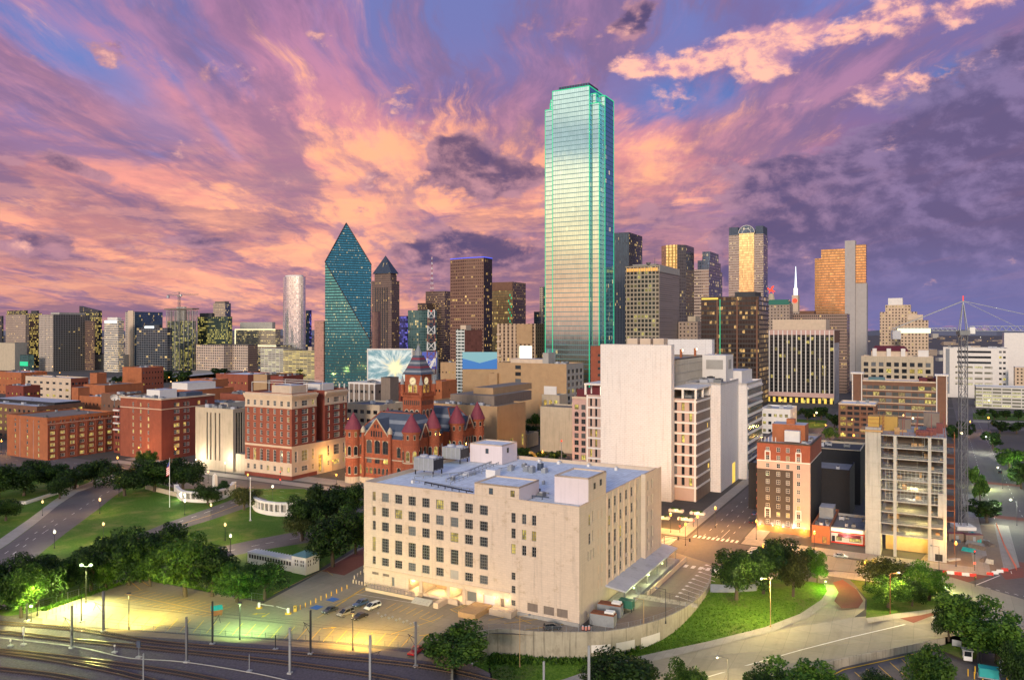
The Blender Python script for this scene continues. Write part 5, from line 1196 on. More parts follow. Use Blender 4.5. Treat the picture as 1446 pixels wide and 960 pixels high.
# roof houses
p0,p1=b.a_of_px(733),b.a_of_px(670)
def bulk(u0,u1,v0,v1,z1,mat_l,mat_r,wins_l=(),wins_r=()):
 m=MB();m.face([(u0,v1,H-1),(u0,v0,H-1),(u0,v0,z1),(u0,v1,z1)],0)
 for q in ([(u0,v0),(u1,v0)],[(u1,v0),(u1,v1)],[(u1,v1),(u0,v1)]): m.face([q[0]+(H-1,),q[1]+(H-1,),q[1]+(z1,),q[0]+(z1,)],1)
 t_=.35
 m.face([(u0+t_,v0+t_,z1-.4),(u1-t_,v0+t_,z1-.4),(u1-t_,v1-t_,z1-.4),(u0+t_,v1-t_,z1-.4)],2)
 for (x0,x1,y0,y1) in ((u0,u1,v0,v0+t_),(u0,u1,v1-t_,v1),(u0,u0+t_,v0+t_,v1-t_),(u1-t_,u1,v0+t_,v1-t_)): m.box(x0,x1,y0,y1,z1-.4,z1,3,bottom=False)
 o=m.build('roof_house',[M[mat_l],M[mat_r],M['white_roof'],M['cream_trim']],b.e)
 fm,ps,_=window_meshes(1.2,1.7,2,2,'window_frame');key=(1.2,1.7,2,2,'window_frame',False)
 for (f,a_,z,g) in wins_l:
  w_=put('window',fm,o,(u0-.08,a_,z) if f=='L' else (a_,v0-.08,z),-math.pi/2 if f=='L' else 0);put('pane',pane_mesh(key,g),w_)
 return o
bulk(-.004,12,p0,p1,H+3.4,'cream_stone','penthouse_plaster',[('L',b.a_of_px(693.5),H+.6,'pane_blue'),('L',b.a_of_px(724),H+.6,'pane_lit')])
q0,q1=b.a_of_px(834,face='R'),b.a_of_px(853,face='R')
bulk(q0-1.5,q1+1.5,-.004,b.a_of_px(783,u0=q0-1.5),H+6.4,'penthouse_plaster','tan_side',[('R',q0+2.6,H+2.8,'pane_dark'),('R',q0+7,H+3,'pane_dark')])
uu=50
hx,hy,_=gp(672,1e9) if False else (0,0,0)
def on_roof(px,py,z=H-1.05):                     # local roof position seen at a photo pixel
 X,Y,_=gp(px,py,z);X -= b.X;Y -= b.Y
 return X*b.c+Y*b.q,-X*b.q+Y*b.c
ru,rv=on_roof(709,656)
bulk(ru,ru+11,rv,rv+13,H+5.6,'penthouse_plaster','penthouse_plaster',[('L',rv+6,H+2.4,'pane_blue'),('R',ru+4,H+2.6,'pane_dark')])
ru2,rv2=on_roof(699,675);b.box('hatch_house',ru2,ru2+3.4,rv2,rv2+3.4,H-1.1,H+1.4,'white_trim','white_roof')
for px,py,lab in ((612,672,'l'),(650,655,'r')):
 u0,v0=on_roof(px,py);m_=MB()
 m_.box(u0,u0+5.6,v0,v0+7.6,H+.4,H+4.4,0,1)
 for k in range(5): m_.box(u0-.12,u0-.01,v0+k*1.85,v0+k*1.85+.16,H+.4,H+4.5,1)
 for k in range(4): m_.box(u0+k*1.8,u0+k*1.8+.16,v0-.12,v0-.01,H+.4,H+4.5,2)
 m_.box(u0+.3,u0+5.3,v0-.06,v0-.005,H+.8,H+3.9,2)
 for su in (.2,5.1):
  for sv in (.2,7.1): m_.box(u0+su,u0+su+.3,v0+sv,v0+sv+.3,H-1.1,H+.4,2)
 for k in range(2): m_.cyl(u0+2.8,v0+1.9+k*3.7,H+4.4,H+5.0,1.4,1.3,14,1)
 for k in range(6): m_.tube((u0+(5.6 if k % 2 else 0),v0+k // 2*3.8,H+4.4),(u0+(5.6 if k % 2 else 0),v0+k // 2*3.8,H+5.6),.06,seg=4,m=1)
 m_.build('cooling_tower',[M['galvanised'],M['pale_roof'],M['dark_steel']],b.e)
def pipe_run(pts,name='roof_pipe',r=.16,mat='galvanised'):
 m=MB()
 for (pa,pb) in zip(pts,pts[1:]):
  a_,c_=on_roof(*pa),on_roof(*pb);m.tube((a_[0],a_[1],H-.3),(c_[0],c_[1],H-.3),r,seg=6)
  L=math.hypot(c_[0]-a_[0],c_[1]-a_[1])
  for k in range(int(L/3)+1):
   f=k*3/L if L else 0;u,v=a_[0]+(c_[0]-a_[0])*f,a_[1]+(c_[1]-a_[1])*f;m.box(u-.1,u+.1,v-.1,v+.1,H-1.1,H-.35,0,bottom=False)
 return m.build(name,[M[mat]],b.e)
pipe_run([(582,680),(640,690),(668,694)]);pipe_run([(600,684),(668,698)],r=.22,mat='dark_steel');pipe_run([(585,676),(672,668)]);pipe_run([(630,680),(700,652)],r=.25);pipe_run([(636,684),(708,654)],r=.12);pipe_run([(660,672),(730,660)],r=.12)
pipe_run([(738,702),(775,706)],r=.2,mat='slate_blue');pipe_run([(745,696),(775,700)],r=.3,mat='slate_grey')
for px,py,w_,h_,mt in ((662,672,5,.8,'pale_roof'),(752,668,2.2,2.0,'slate_grey'),(745,666,2.6,1.6,'slate_grey'),(764,664,2.0,2.2,'slate_blue'),(722,665,2.2,1.6,'galvanised'),(770,668,2.2,1.4,'galvanised'),(741,660,1.8,1.2,'steel'),(790,655,1.4,.9,'white_trim'),(832,659,1.2,.9,'white_trim'),(871,664,1.2,1.0,'white_trim'),(855,671,1.2,.9,'white_trim'),(762,652,1.1,.8,'white_trim'),(583,682,1.0,.8,'white_trim'),(768,684,1.0,1.0,'galvanised'),(640,678,1.3,1.0,'steel'),(703,690,2,1.2,'galvanised'),(757,699,3,1.4,'slate_blue'),(766,702,2.4,1.1,'steel')):
 u0,v0=on_roof(px,py);m_=MB();m_.box(u0,u0+w_,v0,v0+w_*.7,H-1.1,H-1.1+h_,0);m_.box(u0+w_*.2,u0+w_*.8,v0+w_*.12,v0+w_*.5,H-1.1+h_,H-1.0+h_*1.15,1);m_.build('roof_vent',[M[mt],M['pale_roof']],b.e)
u0,v0=on_roof(735,656);m_=MB()
for k in range(6): m_.tube((u0+9+k*.9,v0+1,H+1.8-.08*k*k),(u0+9+(k+1)*.9,v0+1,H+1.8-.08*(k+1)**2),.5,seg=7)
m_.build('yellow_duct',M['yellow_steel'],b.e)
u0,v0=on_roof(793,652);m_=MB();m_.tube((u0,v0,H-1.1),(u0,v0,H+6),.12,seg=6);m_.build('roof_mast',M['steel'],b.e);m_=MB();m_.lathe(u0,v0,[(.05,H+6),(.4,H+6.3),(.05,H+6.8)],8);m_.build('beacon',M['neon_red'],b.e)
# canopy over the loading platform on the right
c0,c1=b.a_of_px(855,face='R'),b.Lu+3
m_=MB();m_.loft([[(c0,-.01,5.6),(c0,-6.0,4.7),(c0,-6.0,4.3),(c0,-.01,5.1)],[(c1,-.01,5.6),(c1,-6.0,4.7),(c1,-6.0,4.3),(c1,-.01,5.1)]]);m_.build('canopy',M['pale_roof'],b.e)
m_=MB()
for k in range(6): u=c0+.6+(c1-c0-1.2)*k/5;m_.cyl(u,-5.4,0,4.4,.18,seg=6)
m_.build('canopy_posts',M['steel'],b.e)
b.box('platform',c0,c1,-6.4,-.36,0,1.1,'concrete');b.box('platform_wall',c0+12,c1+2,-8.4,-8.0,0,1.5,'cream_trim')
for k in range(3):
 u=c0+6+k*13;m_=MB();m_.box(u-.3,u+.3,-6.3,-6.05,3.9,4.2);o_=m_.build('canopy_lamp',M['lamp_green'],b.e);light(o_,(u,-6.6,3.6),(.9,1.0,.40),170)
# left face ground level: ramp, steps, loading docks, wall lamps
b.box('dock_ramp',-4.2,-.36,d1-1,b.Lv-4,0,1.0,'cream_trim')
m_=MB();m_.box(-4.4,-4.2,d1-1,b.Lv-4,1.0,1.12)
for k in range(15): v=d1-1+(b.Lv-4-d1)*k/14;m_.box(-4.36,-4.28,v,v+.08,1.12,2.1)
m_.box(-4.36,-4.28,d1-1,b.Lv-4,2.1,2.17);m_.build('ramp_railing',M['pole_grey'],b.e)
m_=MB()
for k in range(6): m_.box(-4.2-k*.4,-3.8-k*.4,d1-7,d1-1.01,0,1.0-k*.16)
m_.build('steps',M['concrete'],b.e)
b.box('dock_wall',-6.6,-.36,d2-1,d2+.6,0,1.5,'cream_trim');b.box('dock_wall',-1.8,-1.4,d3+1,d2-1.01,0,1.5,'cream_trim')
v0=b.a_of_px(690);b.box('timber_deck',-9,-.4,v0-1.2,v0+4.2,0,1.5,'plywood');b.box('loading_block',-3.6,-.4,v0-9.0,v0-2.2,0,1.6,'cream_trim')
for px in (595,634,656): v=b.a_of_px(px);b.box('dock_column',-.3,.6,v-.5,v+.5,0,4.3,'cream_trim')
for px,pw in ((578,500),(615,500),(645,500),(678,260),(700,260),(716,260)):
 v=b.a_of_px(px);m_=MB();inn=px<660
 m_.box(2.5 if inn else -.35,3.0 if inn else -.01,v-.25,v+.25,3.7,4.0);o_=m_.build('wall_lamp',M['lamp_warm'],b.e);light(o_,(2.7 if inn else -.9,v,3.5),(1.0,.72,.30),pw*(.7 if inn else .16))
b.done(140)
# ---------------------------------------------------------------- old red courthouse
b=Bld('red_courthouse','red sandstone courthouse with maroon cone turrets, striped roofs and a clock tower','courthouse',581,499,674,620,Y=375,h=23.0)
H,L,U=b.h,b.Lv,b.Lu
def arched(a,z,w_,h_,**k): return opening(a,z,w_,h_,arch=True,reveal='buff_stone',nx=2,ny=2,**k)
g0=b.a_of_px(532.5);gw=8.3
ops=[]
for a in (g0-5,g0,g0+5):
 ops += [arched(a,15.2,3.4,6.6,lit=.05),opening(a,10.4,3.2,2.8,nx=2,ny=2,lit=.5)]
for k in range(6): ops.append(arched(g0-6.2+k*2.5,5.2,1.5,3.0,lit=.4))
for a in (4.2,7.6,L-5.2):
 ops += [arched(a,14.2,2.2,5.0,lit=.05),arched(a,4.6,2.2,4.6,lit=.5)]
b.facade('L',0,L,0,H,ops,'sandstone_red',frame='window_frame',rec=.5)
wing0,wing1=U*.36,U*.60
ops=[]
for a in [4+i*(wing0-7)/4 for i in range(5)]: ops += [arched(a,14.2,1.9,4.8,lit=.05),arched(a,5,1.9,4.2,lit=.4)]
b.facade('R',0,wing0,0,H,ops,'sandstone_red',rec=.5)
ops=[opening(wing0+2+i*2.4,z,1.4,3.6,nx=1,ny=2,lit=1) for i in range(5) for z in (14,6.5)]
b.facade('R',wing0,wing1,0,H-1,ops,'sandstone_red',off=6,rec=.4)
ops=[]
for a in [wing1+5+i*(U-wing1-10)/5 for i in range(6)]: ops += [arched(a,14.2,1.9,4.8,lit=.05),arched(a,5,1.9,4.2,lit=.3)]
b.facade('R',wing1,U,0,H,ops,'sandstone_red',rec=.5)
k_=b.mi('sandstone_red')
for u in (wing0,wing1): b.w.face([(u,0,0),(u,6,0),(u,6,H),(u,0,H)],k_)
b.blank(left=False,right=False,wall='sandstone_red')
for (z,hh,o_,mt) in ((0,3.2,.3,'buff_stone'),(12.6,.45,.25,'buff_stone'),(H-.6,.7,.35,'sandstone_red')):
 b.band('L',z,z+hh,mt,o_);b.band('R',z,z+hh,mt,o_,a1=wing0);b.band('R',z,z+hh,mt,o_,a0=wing1,a1=U)
# striped roof slopes: bands of blue and grey slate laid as real courses
def striped(name,A0,A1,B0,B1,n_=7):            # quad between eave A0-A1 and ridge B0-B1
 m=MB()
 for i in range(n_):
  f,g=i/n_,(i+1)/n_
  P=lambda P0,P1,t: tuple(P0[k]+(P1[k]-P0[k])*t for k in range(3))
  m.face([P(A0,B0,f),P(A1,B1,f),P(A1,B1,g),P(A0,B0,g)],0 if i % 3 != 1 else 1)
 return m.build(name,[M['slate_blue'],M['slate_grey']],b.e)
RZ=34.5
striped('striped_roof',(-.4,-.4,H),(-.4,L+.4,H),(12,8,RZ),(12,L-8,RZ));striped('striped_roof',(wing0,-.4,H),(-.4,-.4,H),(wing0,8,RZ),(12,8,RZ));striped('striped_roof',(wing0,8,RZ),(12,8,RZ),(wing0,L-8,RZ),(12,L-8,RZ),1)
striped('striped_roof',(-.4,L+.4,H),(wing0,L+.4,H),(12,L-8,RZ),(wing0,L-8,RZ));striped('striped_roof',(wing0,6,H-1),(wing1,6,H-1),(wing0,13,RZ-3),(wing1,13,RZ-3));striped('striped_roof',(wing0,13,RZ-3),(wing1,13,RZ-3),(wing0,L-8,RZ-3),(wing1,L-8,RZ-3),1)
striped('striped_roof',(wing1,L,H),(wing1,-.4,H),(U*.72,L-8,RZ),(U*.72,8,RZ));striped('striped_roof',(wing1,-.4,H),(U+.4,-.4,H),(U*.72,8,RZ),(U-8,8,RZ));striped('striped_roof',(U+.4,-.4,H),(U+.4,L,H),(U-8,8,RZ),(U-8,L-8,RZ));striped('striped_roof',(U*.72,8,RZ),(U-8,8,RZ),(U*.72,L-8,RZ),(U-8,L-8,RZ),1);striped('striped_roof',(wing0,L,H),(U,L,H),(wing0,L-8,RZ-3),(U,L-8,RZ-3))
m_=MB()
for p,q in (((12,8,RZ),(12,L-8,RZ)),((12,8,RZ),(wing0,8,RZ)),((U*.72,8,RZ),(U-8,8,RZ)),((-.4,-.4,H),(12,8,RZ)),((-.4,L+.4,H),(12,L-8,RZ)),((wing1,-.4,H),(U*.72,8,RZ)),((U,-.4,H),(U-8,8,RZ)),((wing0,-.4,H),(wing0,8,RZ))): m_.tube(p,q,.35,seg=5)
m_.build('red_ridge_tiles',M['sandstone_red'],b.e)
def gable(face,a,half,z1,deep,wins):
 P=(lambda x,z,d=0.0: (-.5+d,x,z)) if face=='L' else (lambda x,z,d=0.0: (x,-.5+d,z))
 m=MB();m.loft([[P(a-half,3.3),P(a+half,3.3),P(a+half,H+.4),P(a,z1),P(a-half,H+.4)][::1],[P(a-half,3.3,.48),P(a+half,3.3,.48),P(a+half,H+.4,.48),P(a,z1,.48),P(a-half,H+.4,.48)]]) if False else None
 m=MB();m.loft([[P(a-half,H-.5),P(a+half,H-.5),P(a,z1)],[P(a-half,H-.5,.8),P(a+half,H-.5,.8),P(a,z1,.8)]]);m.build('gable',M['sandstone_red'],b.e)
 m=MB();m.face([P(a-half,H+.1,.8),P(a,z1-.2,.8),P(a,z1-.2,deep),P(a-half,H+.1,deep*.35)]);m.face([P(a+half,H+.1,.8),P(a,z1-.2,.8),P(a,z1-.2,deep),P(a+half,H+.1,deep*.35)]);m.build('gable_roof',M['slate_blue'],b.e)
 m=MB()
 for s_ in (-1,1): m.tube(P(a+s_*(half+.2),H-.3,-.05),P(a,z1+.3,-.05),.3,seg=5)
 m.build('gable_coping',M['buff_stone'],b.e)
 for (da,z,w_,h_) in wins:
  mm=MB();K=5;pts=[P(a+da-w_/2,z,-.05),P(a+da+w_/2,z,-.05)]+[P(a+da+w_/2*math.cos(math.pi*i/K),z+h_-w_/2+w_/2*math.sin(math.pi*i/K),-.05) for i in range(K+1)]
  mm.face(pts);mm.build('gable_window',M['pane_dark'],b.e)
gable('L',g0,gw,32.5,12,[(-3+k*1.5,H+.6,.9,3.0) for k in range(5)]+[(-.9,H+5,.8,1.8),(.9,H+5,.8,1.8)])
for a in (g0-gw,g0+gw): m_=MB();m_.cyl(-.5,a,3.2,H+2.5,1.0,1.0,10,0);m_.lathe(-.5,a,[(1.3,H+2.5),(1.2,H+4),(.6,H+5.2),(.05,H+5.8)],10,1);m_.build('pinnacle',[M['sandstone_red'],M['buff_stone']],b.e)
gable('R',wing0*.50,4.4,30.0,8,[(-1.6+k*1.1,H+.4,.7,2.4) for k in range(4)]);gable('R',(wing1+U)/2+3.5,4.4,30.0,8,[(-1.6+k*1.1,H+.4,.7,2.4) for k in range(4)]);gable('R',wing0-1.8,2.0,28.5,6,[(0,H+.4,.8,2.2)])
def turret(u,v,r,z1,z2,name='turret'):
 m=MB();m.cyl(u,v,0,3.2,r*1.06,r*1.04,20,1);m.cyl(u,v,3.2,z1,r,r,20,0);m.cyl(u,v,z1-.5,z1+.2,r*1.1,r*1.1,20,0);m.cyl(u,v,12.6,13.1,r*1.06,r*1.06,20,1)
 o=m.build(name,[M['sandstone_red'],M['buff_stone']],b.e,False)
 m=MB();m.lathe(u,v,[(r*1.16,z1+.2),(r*.62,z1+(z2-z1)*.52),(.12,z2)],20);m.build('cone_roof',M['turret_tile'],o,True)
 m=MB();m.cyl(u,v,z2-.2,z2+1.4,.1,.03,5);m.build('finial',M['dark_steel'],o)
 for (z,h_,wd,nn) in ((14.0,4.4,1.7,8),(4.8,3.6,1.4,8),(z1-3.4,2.0,1.0,8)):
  for i in range(nn):
   g=2*math.pi*(i+.25)/nn;dx,dy=math.cos(g),math.sin(g)
   if dx>.5 and dy>.3 or dx>.75: continue
   w_=MB();c=Vector((u+dx*(r+.05),v+dy*(r+.05),z));t_=Vector((-dy,dx,0));K=5
   pts=[c-t_*wd/2,c+t_*wd/2]+([c+t_*wd/2*math.cos(math.pi*j/K)+Vector((0,0,h_-wd/2+wd/2*math.sin(math.pi*j/K))) for j in range(K+1)] if z<z1-4 else [c+t_*wd/2+Vector((0,0,h_)),c-t_*wd/2+Vector((0,0,h_))])
   w_.face(pts,0);cc=sum((Vector(p) for p in pts),Vector())/len(pts)
   w_.face([cc+(Vector(p)-cc)*1.2-Vector((dx,dy,0))*.02 for p in pts],1)
   w_.build('turret_window',[M['pane_lit' if RNG.random()<.12 else 'pane_dark'],M['buff_stone']],o)
turret(0,L,4.0,26.6,35,'turret');turret(0,0,4.2,27.4,36,'turret');turret(wing0-4.6,-.6,3.6,27.4,36.5);turret(wing1+3,-.4,4.0,27.4,37);turret(U,0,3.8,27.4,37);turret(wing0+6,L,3.4,27,35)
# clock tower
cu,cv,s=24.0,13.0,5.7;z0,z1,z2=H,zat(559,402),zat(528,402)
tb=MB();tw=Bld.__new__(Bld)
o_=MB();o_.box(cu-s,cu+s,cv-s,cv+s,z0-3,z1);T1=o_.build('clock_tower',M['sandstone_red'],b.e)
def tq(parent,face,off,a,z,w_,h_,mat,arch=True,name='tower_window',push=.06,ring=None):
 P=(lambda x,zz,d=0.0: (off-d,x,zz)) if face=='L' else (lambda x,zz,d=0.0: (x,off-d,zz))
 K=6;pts=[(a-w_/2,z),(a+w_/2,z)]+([(a+w_/2*math.cos(math.pi*i/K),z+h_-w_/2+w_/2*math.sin(math.pi*i/K)) for i in range(K+1)] if arch else [(a+w_/2,z+h_),(a-w_/2,z+h_)])
 m=MB();m.face([P(x,zz,push) for x,zz in pts],0)
 if ring: cx_,cz_=a,z+h_*.5;m.face([P(cx_+(x-cx_)*1.25,cz_+(zz-cz_)*1.12,push-.03) for x,zz in pts],1)
 m.build(name,[M[mat]]+([M[ring]] if ring else []),parent)
for f,off,ce in (('L',cu-s,cv),('R',cv-s,cu)):
 for i in (-1,0,1): tq(T1,f,off,ce+i*3.2,z0+6.0,2.0,6.5,'pane_dark',ring='buff_stone')
 for i in range(8): tq(T1,f,off,ce-4.4+i*1.26,z1-4.2,.7,2.4,'dark_brown')
m_=MB();m_.box(cu-s-.8,cu+s+.8,cv-s-.8,cv+s+.8,z1,z1+.8)
for i in range(12):
 a_=-s-.6+i*(2*s+1.2)/11
 for (x,y) in ((cu-s-.7,cv+a_),(cu+a_,cv-s-.7)): m_.box(x-.15,x+.15,y-.15,y+.15,z1+.8,z1+1.9)
m_.box(cu-s-.9,cu-s-.5,cv-s-.9,cv+s+.9,z1+1.9,z1+2.2);m_.box(cu-s-.49,cu+s+.9,cv-s-.9,cv-s-.5,z1+1.9,z1+2.2);m_.build('balcony',M['sandstone_red'],T1)
s2=4.9;m_=MB();m_.box(cu-s2,cu+s2,cv-s2,cv+s2,z1+.8,z2);T2=m_.build('clock_stage',M['sandstone_red'],b.e)
for f,off,ce in (('L',cu-s2,cv),('R',cv-s2,cu)):
 for i in (-1,1): tq(T2,f,off,ce+i*1.6,z1+2.0,1.9,4.2,'pane_warm',ring='buff_stone')
 K=20;zc=z2-3.4;R_=1.75;P=(lambda x,zz,d=0.0: (off-d,x,zz)) if f=='L' else (lambda x,zz,d=0.0: (x,off-d,zz))
 for rr,mt,pp,nm in ((R_+.35,'buff_stone',.05,'clock_rim'),(R_,'clock_face',.09,'clock_dial')):
  m_=MB();m_.face([P(ce+rr*math.cos(2*math.pi*i/K),zc+rr*math.sin(2*math.pi*i/K),pp) for i in range(K)]);m_.build(nm,M[mt],T2)
 m_=MB()
 for ang,ln in ((rad(205),1.5),(rad(25),1.0)):
  dx,dz=math.cos(ang)*(1 if f=='R' else -1),math.sin(ang);m_.face([P(ce-dz*.1,zc+dx*.1,.12),P(ce+dz*.1,zc-dx*.1,.12),P(ce+dx*ln+dz*.06,zc+dz*ln-dx*.06,.12),P(ce+dx*ln-dz*.06,zc+dz*ln+dx*.06,.12)])
 for i in range(12): g=math.pi*i/6;m_.face([P(ce+R_*.82*math.cos(g)-.07,zc+R_*.82*math.sin(g)-.07,.115),P(ce+R_*.82*math.cos(g)+.07,zc+R_*.82*math.sin(g)-.07,.115),P(ce+R_*.82*math.cos(g)+.07,zc+R_*.82*math.sin(g)+.07,.115),P(ce+R_*.82*math.cos(g)-.07,zc+R_*.82*math.sin(g)+.07,.115)])
 m_.build('clock_hands',M['dark_steel'],T2)
for su in (-1,1):
 for sv in (-1,1):
  m_=MB();x,y=cu+su*(s+.1),cv+sv*(s+.1);m_.cyl(x,y,z1+.8,z1+6.2,.95,.95,10,0);m_.lathe(x,y,[(1.2,z1+6.2),(.9,z1+7.4),(.1,z1+11)],10,1);m_.build('corner_pinnacle',[M['sandstone_red'],M['slate_grey']],T1)
zz0,zz1=z2,zat(502,402);n_=9;m_=MB()
for i in range(n_):
 f,g=i/n_,(i+1)/n_;r0,r1=(s2+1.1)*(1-.66*f**.8),(s2+1.1)*(1-.66*g**.8);za,zb=zz0+(zz1-zz0)*f,zz0+(zz1-zz0)*g
 m_.loft([[(cu-r0,cv-r0,za),(cu+r0,cv-r0,za),(cu+r0,cv+r0,za),(cu-r0,cv+r0,za)],[(cu-r1,cv-r1,zb),(cu+r1,cv-r1,zb),(cu+r1,cv+r1,zb),(cu-r1,cv+r1,zb)]],(0,1,0,2,0,1,0,2,0)[i],cap=i in (0,n_-1))
m_.build('striped_spire',[M['slate_blue'],M['slate_grey'],M['turret_tile']],b.e)
m_=MB();m_.cyl(cu,cv,zz1,zz1+2.4,1.9,1.7,8);m_.cyl(cu,cv,zz1+2.4,zz1+5.4,1.4,.3,8);m_.cyl(cu,cv,zz1+5.4,zz1+10,.12,.03,5);m_.build('lantern',M['slate_grey'],b.e)
b.done(110)
# ---------------------------------------------------------------- white slab tower group
b=Bld('white_courts_tower','pale panelled slab tower with blank white end walls, window bays and louvred sides','building',948,848,952,487,Y=346,h=69.8)
def blk(name,u0,u1,v0,v1,z0,z1,m_l,m_r,roof='pale_roof',par=1.0):
 m=MB();m.face([(u0,v1,z0),(u0,v0,z0),(u0,v0,z1),(u0,v1,z1)],0)
 for q in ([(u0,v0),(u1,v0)],[(u1,v0),(u1,v1)],[(u1,v1),(u0,v1)]): m.face([q[0]+(z0,),q[1]+(z0,),q[1]+(z1,),q[0]+(z1,)],1)
 t_=.5;zp=z1-par
 m.face([(u0+t_,v0+t_,zp),(u1-t_,v0+t_,zp),(u1-t_,v1-t_,zp),(u0+t_,v1-t_,zp)],2)
 for (x0,x1,y0,y1) in ((u0,u1,v0,v0+t_),(u0,u1,v1-t_,v1),(u0,u0+t_,v0+t_,v1-t_),(u1-t_,u1,v0+t_,v1-t_)): m.box(x0,x1,y0,y1,zp,z1,0,bottom=False)
 return m.build(name,[M[m_l],M[m_r],M[roof]],b.e)
L=b.Lv
PP='pale_panel'
blk('end_slab',0,4.6,0,L,0,b.h,PP,PP,par=.2);blk('end_slab',76,81,1,L-1,0,b.h+1.5,PP,PP,par=.2)
blk('louvred_block',4.61,75.9,2.5,L-3,0,zat(508,349),'brown_panel','brown_panel','grey_roof')
m_=MB()
for k in range(36): u=5.5+k*2;m_.box(u,u+.25,2.1,2.49,48,zat(508,349)-.6)
for z in (52,56,60): m_.box(4.7,75.8,2.2,2.48,z,z+.3)
m_.build('louvres',M['grey_stone'],b.e)
for k in range(3): b.box('roof_box',8+k*.3,14,6+k*6.4,11+k*6.4,zat(508,349)-1,zat(478,355),'cream_trim','pale_roof')
for u in (30,55): b.box('roof_lamp_post',u,u+1,4,5,zat(508,349),zat(508,349)+4,'orange_brick');b.box('roof_lamp',u,u+1,3.5,3.9,zat(508,349)+3,zat(508,349)+4,'lamp_white')
# window bays: white grid of piers and floors with bronze panels
def bay(u,v0,v1,z0,z1,nfl,ncol,ulen,side=True):
 ops=[];fh=(z1-z0)/nfl
 for k in range(nfl):
  for i in range(ncol):
   a=v0+.8+(v1-v0-1.6)*(i+.5)/ncol;w_=(v1-v0-1.6)/ncol
   ops.append(opening(a,z0+k*fh+.25,w_*.42,fh-1.2,nx=1,ny=1,lit=.2))
 b.facade('L',v0,v1,0,z1+.8,ops,'blush_paint',off=u,rec=.5,matfn=([v0],[],lambda a,z: 'blush_paint'))
 for k in range(nfl+1): b.box('floor_band',u-.45,u-.003,v0,v1,z0+k*fh-.8,z0+k*fh-.05,'white_trim')
 for v in (v0,v1-.8): b.box('pier',u-.5,u-.46,v,v+.8,0,z1+.8,'white_trim')
 if side:
  b.facade('R',u,u+ulen,0,z1+.8,[],'brown_panel',off=v0)
  for k in range(nfl+1): b.box('floor_band',u,u+ulen,v0-.4,v0-.003,z0+k*fh-.9,z0+k*fh-.05,'white_trim')
  for k in range(3): b.box('lit_panel',u+ulen-6+k*1.2,u+ulen-5.2+k*1.2,v0-.1,v0-.02,z0+(1 if k else 5)*fh+.6,z0+(1 if k else 5)*fh+2.6,'lit_yellow')
 b.w.build('bay_wall',[M[k] for k in b.mats],b.e);b.w=MB();b.mats=[]
 b.box('bay_roof',u+.01,u+ulen-.01,v0+.01,v1,z1+.3,z1+.6,'grey_roof')
z_b0,z_b1=6.5,zat(566,347)
bay(6,-9.5,2.4,z_b0,z_b1,8,3,25);bay(5,L-.5,L+9,z_b0,z_b1,8,3,20,False)
zt=zat(548,347)
m_=MB();m_.box(5.2,31,-10,2.3,zt-.8,zt)
for (u,v) in ((5.3,-9.9),(17,-9.9),(30,-9.9),(5.3,-4)): m_.box(u,u+.9,v,v+.9,z_b1+.8,zt-.8)
m_.build('terrace_frame',M['white_trim'],b.e);rooftop_units(b,4,8,24,-8,1,z_b1+.6,5)
m_=MB();m_.box(4,22,L,L+10,zt-.2,zt+.6)
for u,v in ((4.2,L+9),(12,L+9)): m_.box(u,u+.9,v,v+.9,z_b1+.8,zt-.2)
m_.build('terrace_frame',M['white_trim'],b.e);b.box('maroon_wall',9,10,L,L+8,z_b1+.6,zt-1,'maroon_roof');b.box('lit_column',8,8.6,L+2,L+3.4,z_b1+.6,zt-1,'arch_white')
b.box('lit_lobby',6.6,30,-8.6,2,.3,5.4,'lit_yellow');
w2=-14.3;blk('middle_block',31,69,w2,2.4,0,zat(541,366),PP,PP,'dark_roof');rooftop_units(b,8,33,66,w2+2,0,zat(541,366)-1,6,1.2,'dark_steel')
b.box('lit_doorway',55,61,w2-.12,w2-.02,.2,10,'lit_yellow')
w3=-18.6;blk('rear_block',69.1,108,w3,4,0,zat(541,398),PP,'white_trim','pale_roof')
for k in range(9): b.box('glass_band',71,107,w3-.25,w3-.03,5+k*4.7,8+k*4.7,'cw_blue' if k % 3 else 'cw_teal');b.box('ledge',70,108,w3-.6,w3-.03,8.4+k*4.7,9.2+k*4.7,'white_trim')
b.box('plant_tower',60,76,-10,2,zat(541,366)-1,zat(503,380),'white_trim','pale_roof');b.box('plant_louvre',59.9,59.98,-8.5,0,zat(541,366)+5,zat(510,380),'grey_stone');b.box('plant_louvre',65,71,-10.2,-10.05,zat(541,366)+5,zat(510,380),'grey_stone');b.box('roof_room',78,104,-14,-2,zat(541,398)-1,zat(525,400),'white_trim','pale_roof')
b.done(60)
# ---------------------------------------------------------------- dark and pink hotel on the right
b=Bld('painted_hotel','slim ten storey hotel with a dark brown painted front, pink corner and red brick top','hotel',1144,1069,1160,627,Y=289,h=34.0)
H,L,U=b.h,b.Lv,b.Lu
cols=[b.a_of_px(p) for p in (1084,1099,1112.5,1127.5)];fh=3.05
ops=[]
for i,a in enumerate(cols):
 for k in range(10):
  z=2.9+k*fh;ops.append(opening(a,z,1.35,1.75,nx=2,ny=2,lit=.08,pane='pane_warm' if (i==1 and k==1) else ('pane_grey' if k>2 and (i+k) % 2 else None)))
cz=[2.4,2.9+8*fh-.6,2.9+8*fh-.2];e1=(cols[2]+cols[3])/2
zb_,zt_=2.4,2.9+7*fh-.5
def hm(a,z):
 if z<2.4: return 'orange_brick'
 if z>2.9+8*fh-.2: return 'red_brick'
 if z>2.9+8*fh-.6: return 'white_trim'
 if a>e1 and z<zt_: return 'dark_brown'
 return 'blush_paint'
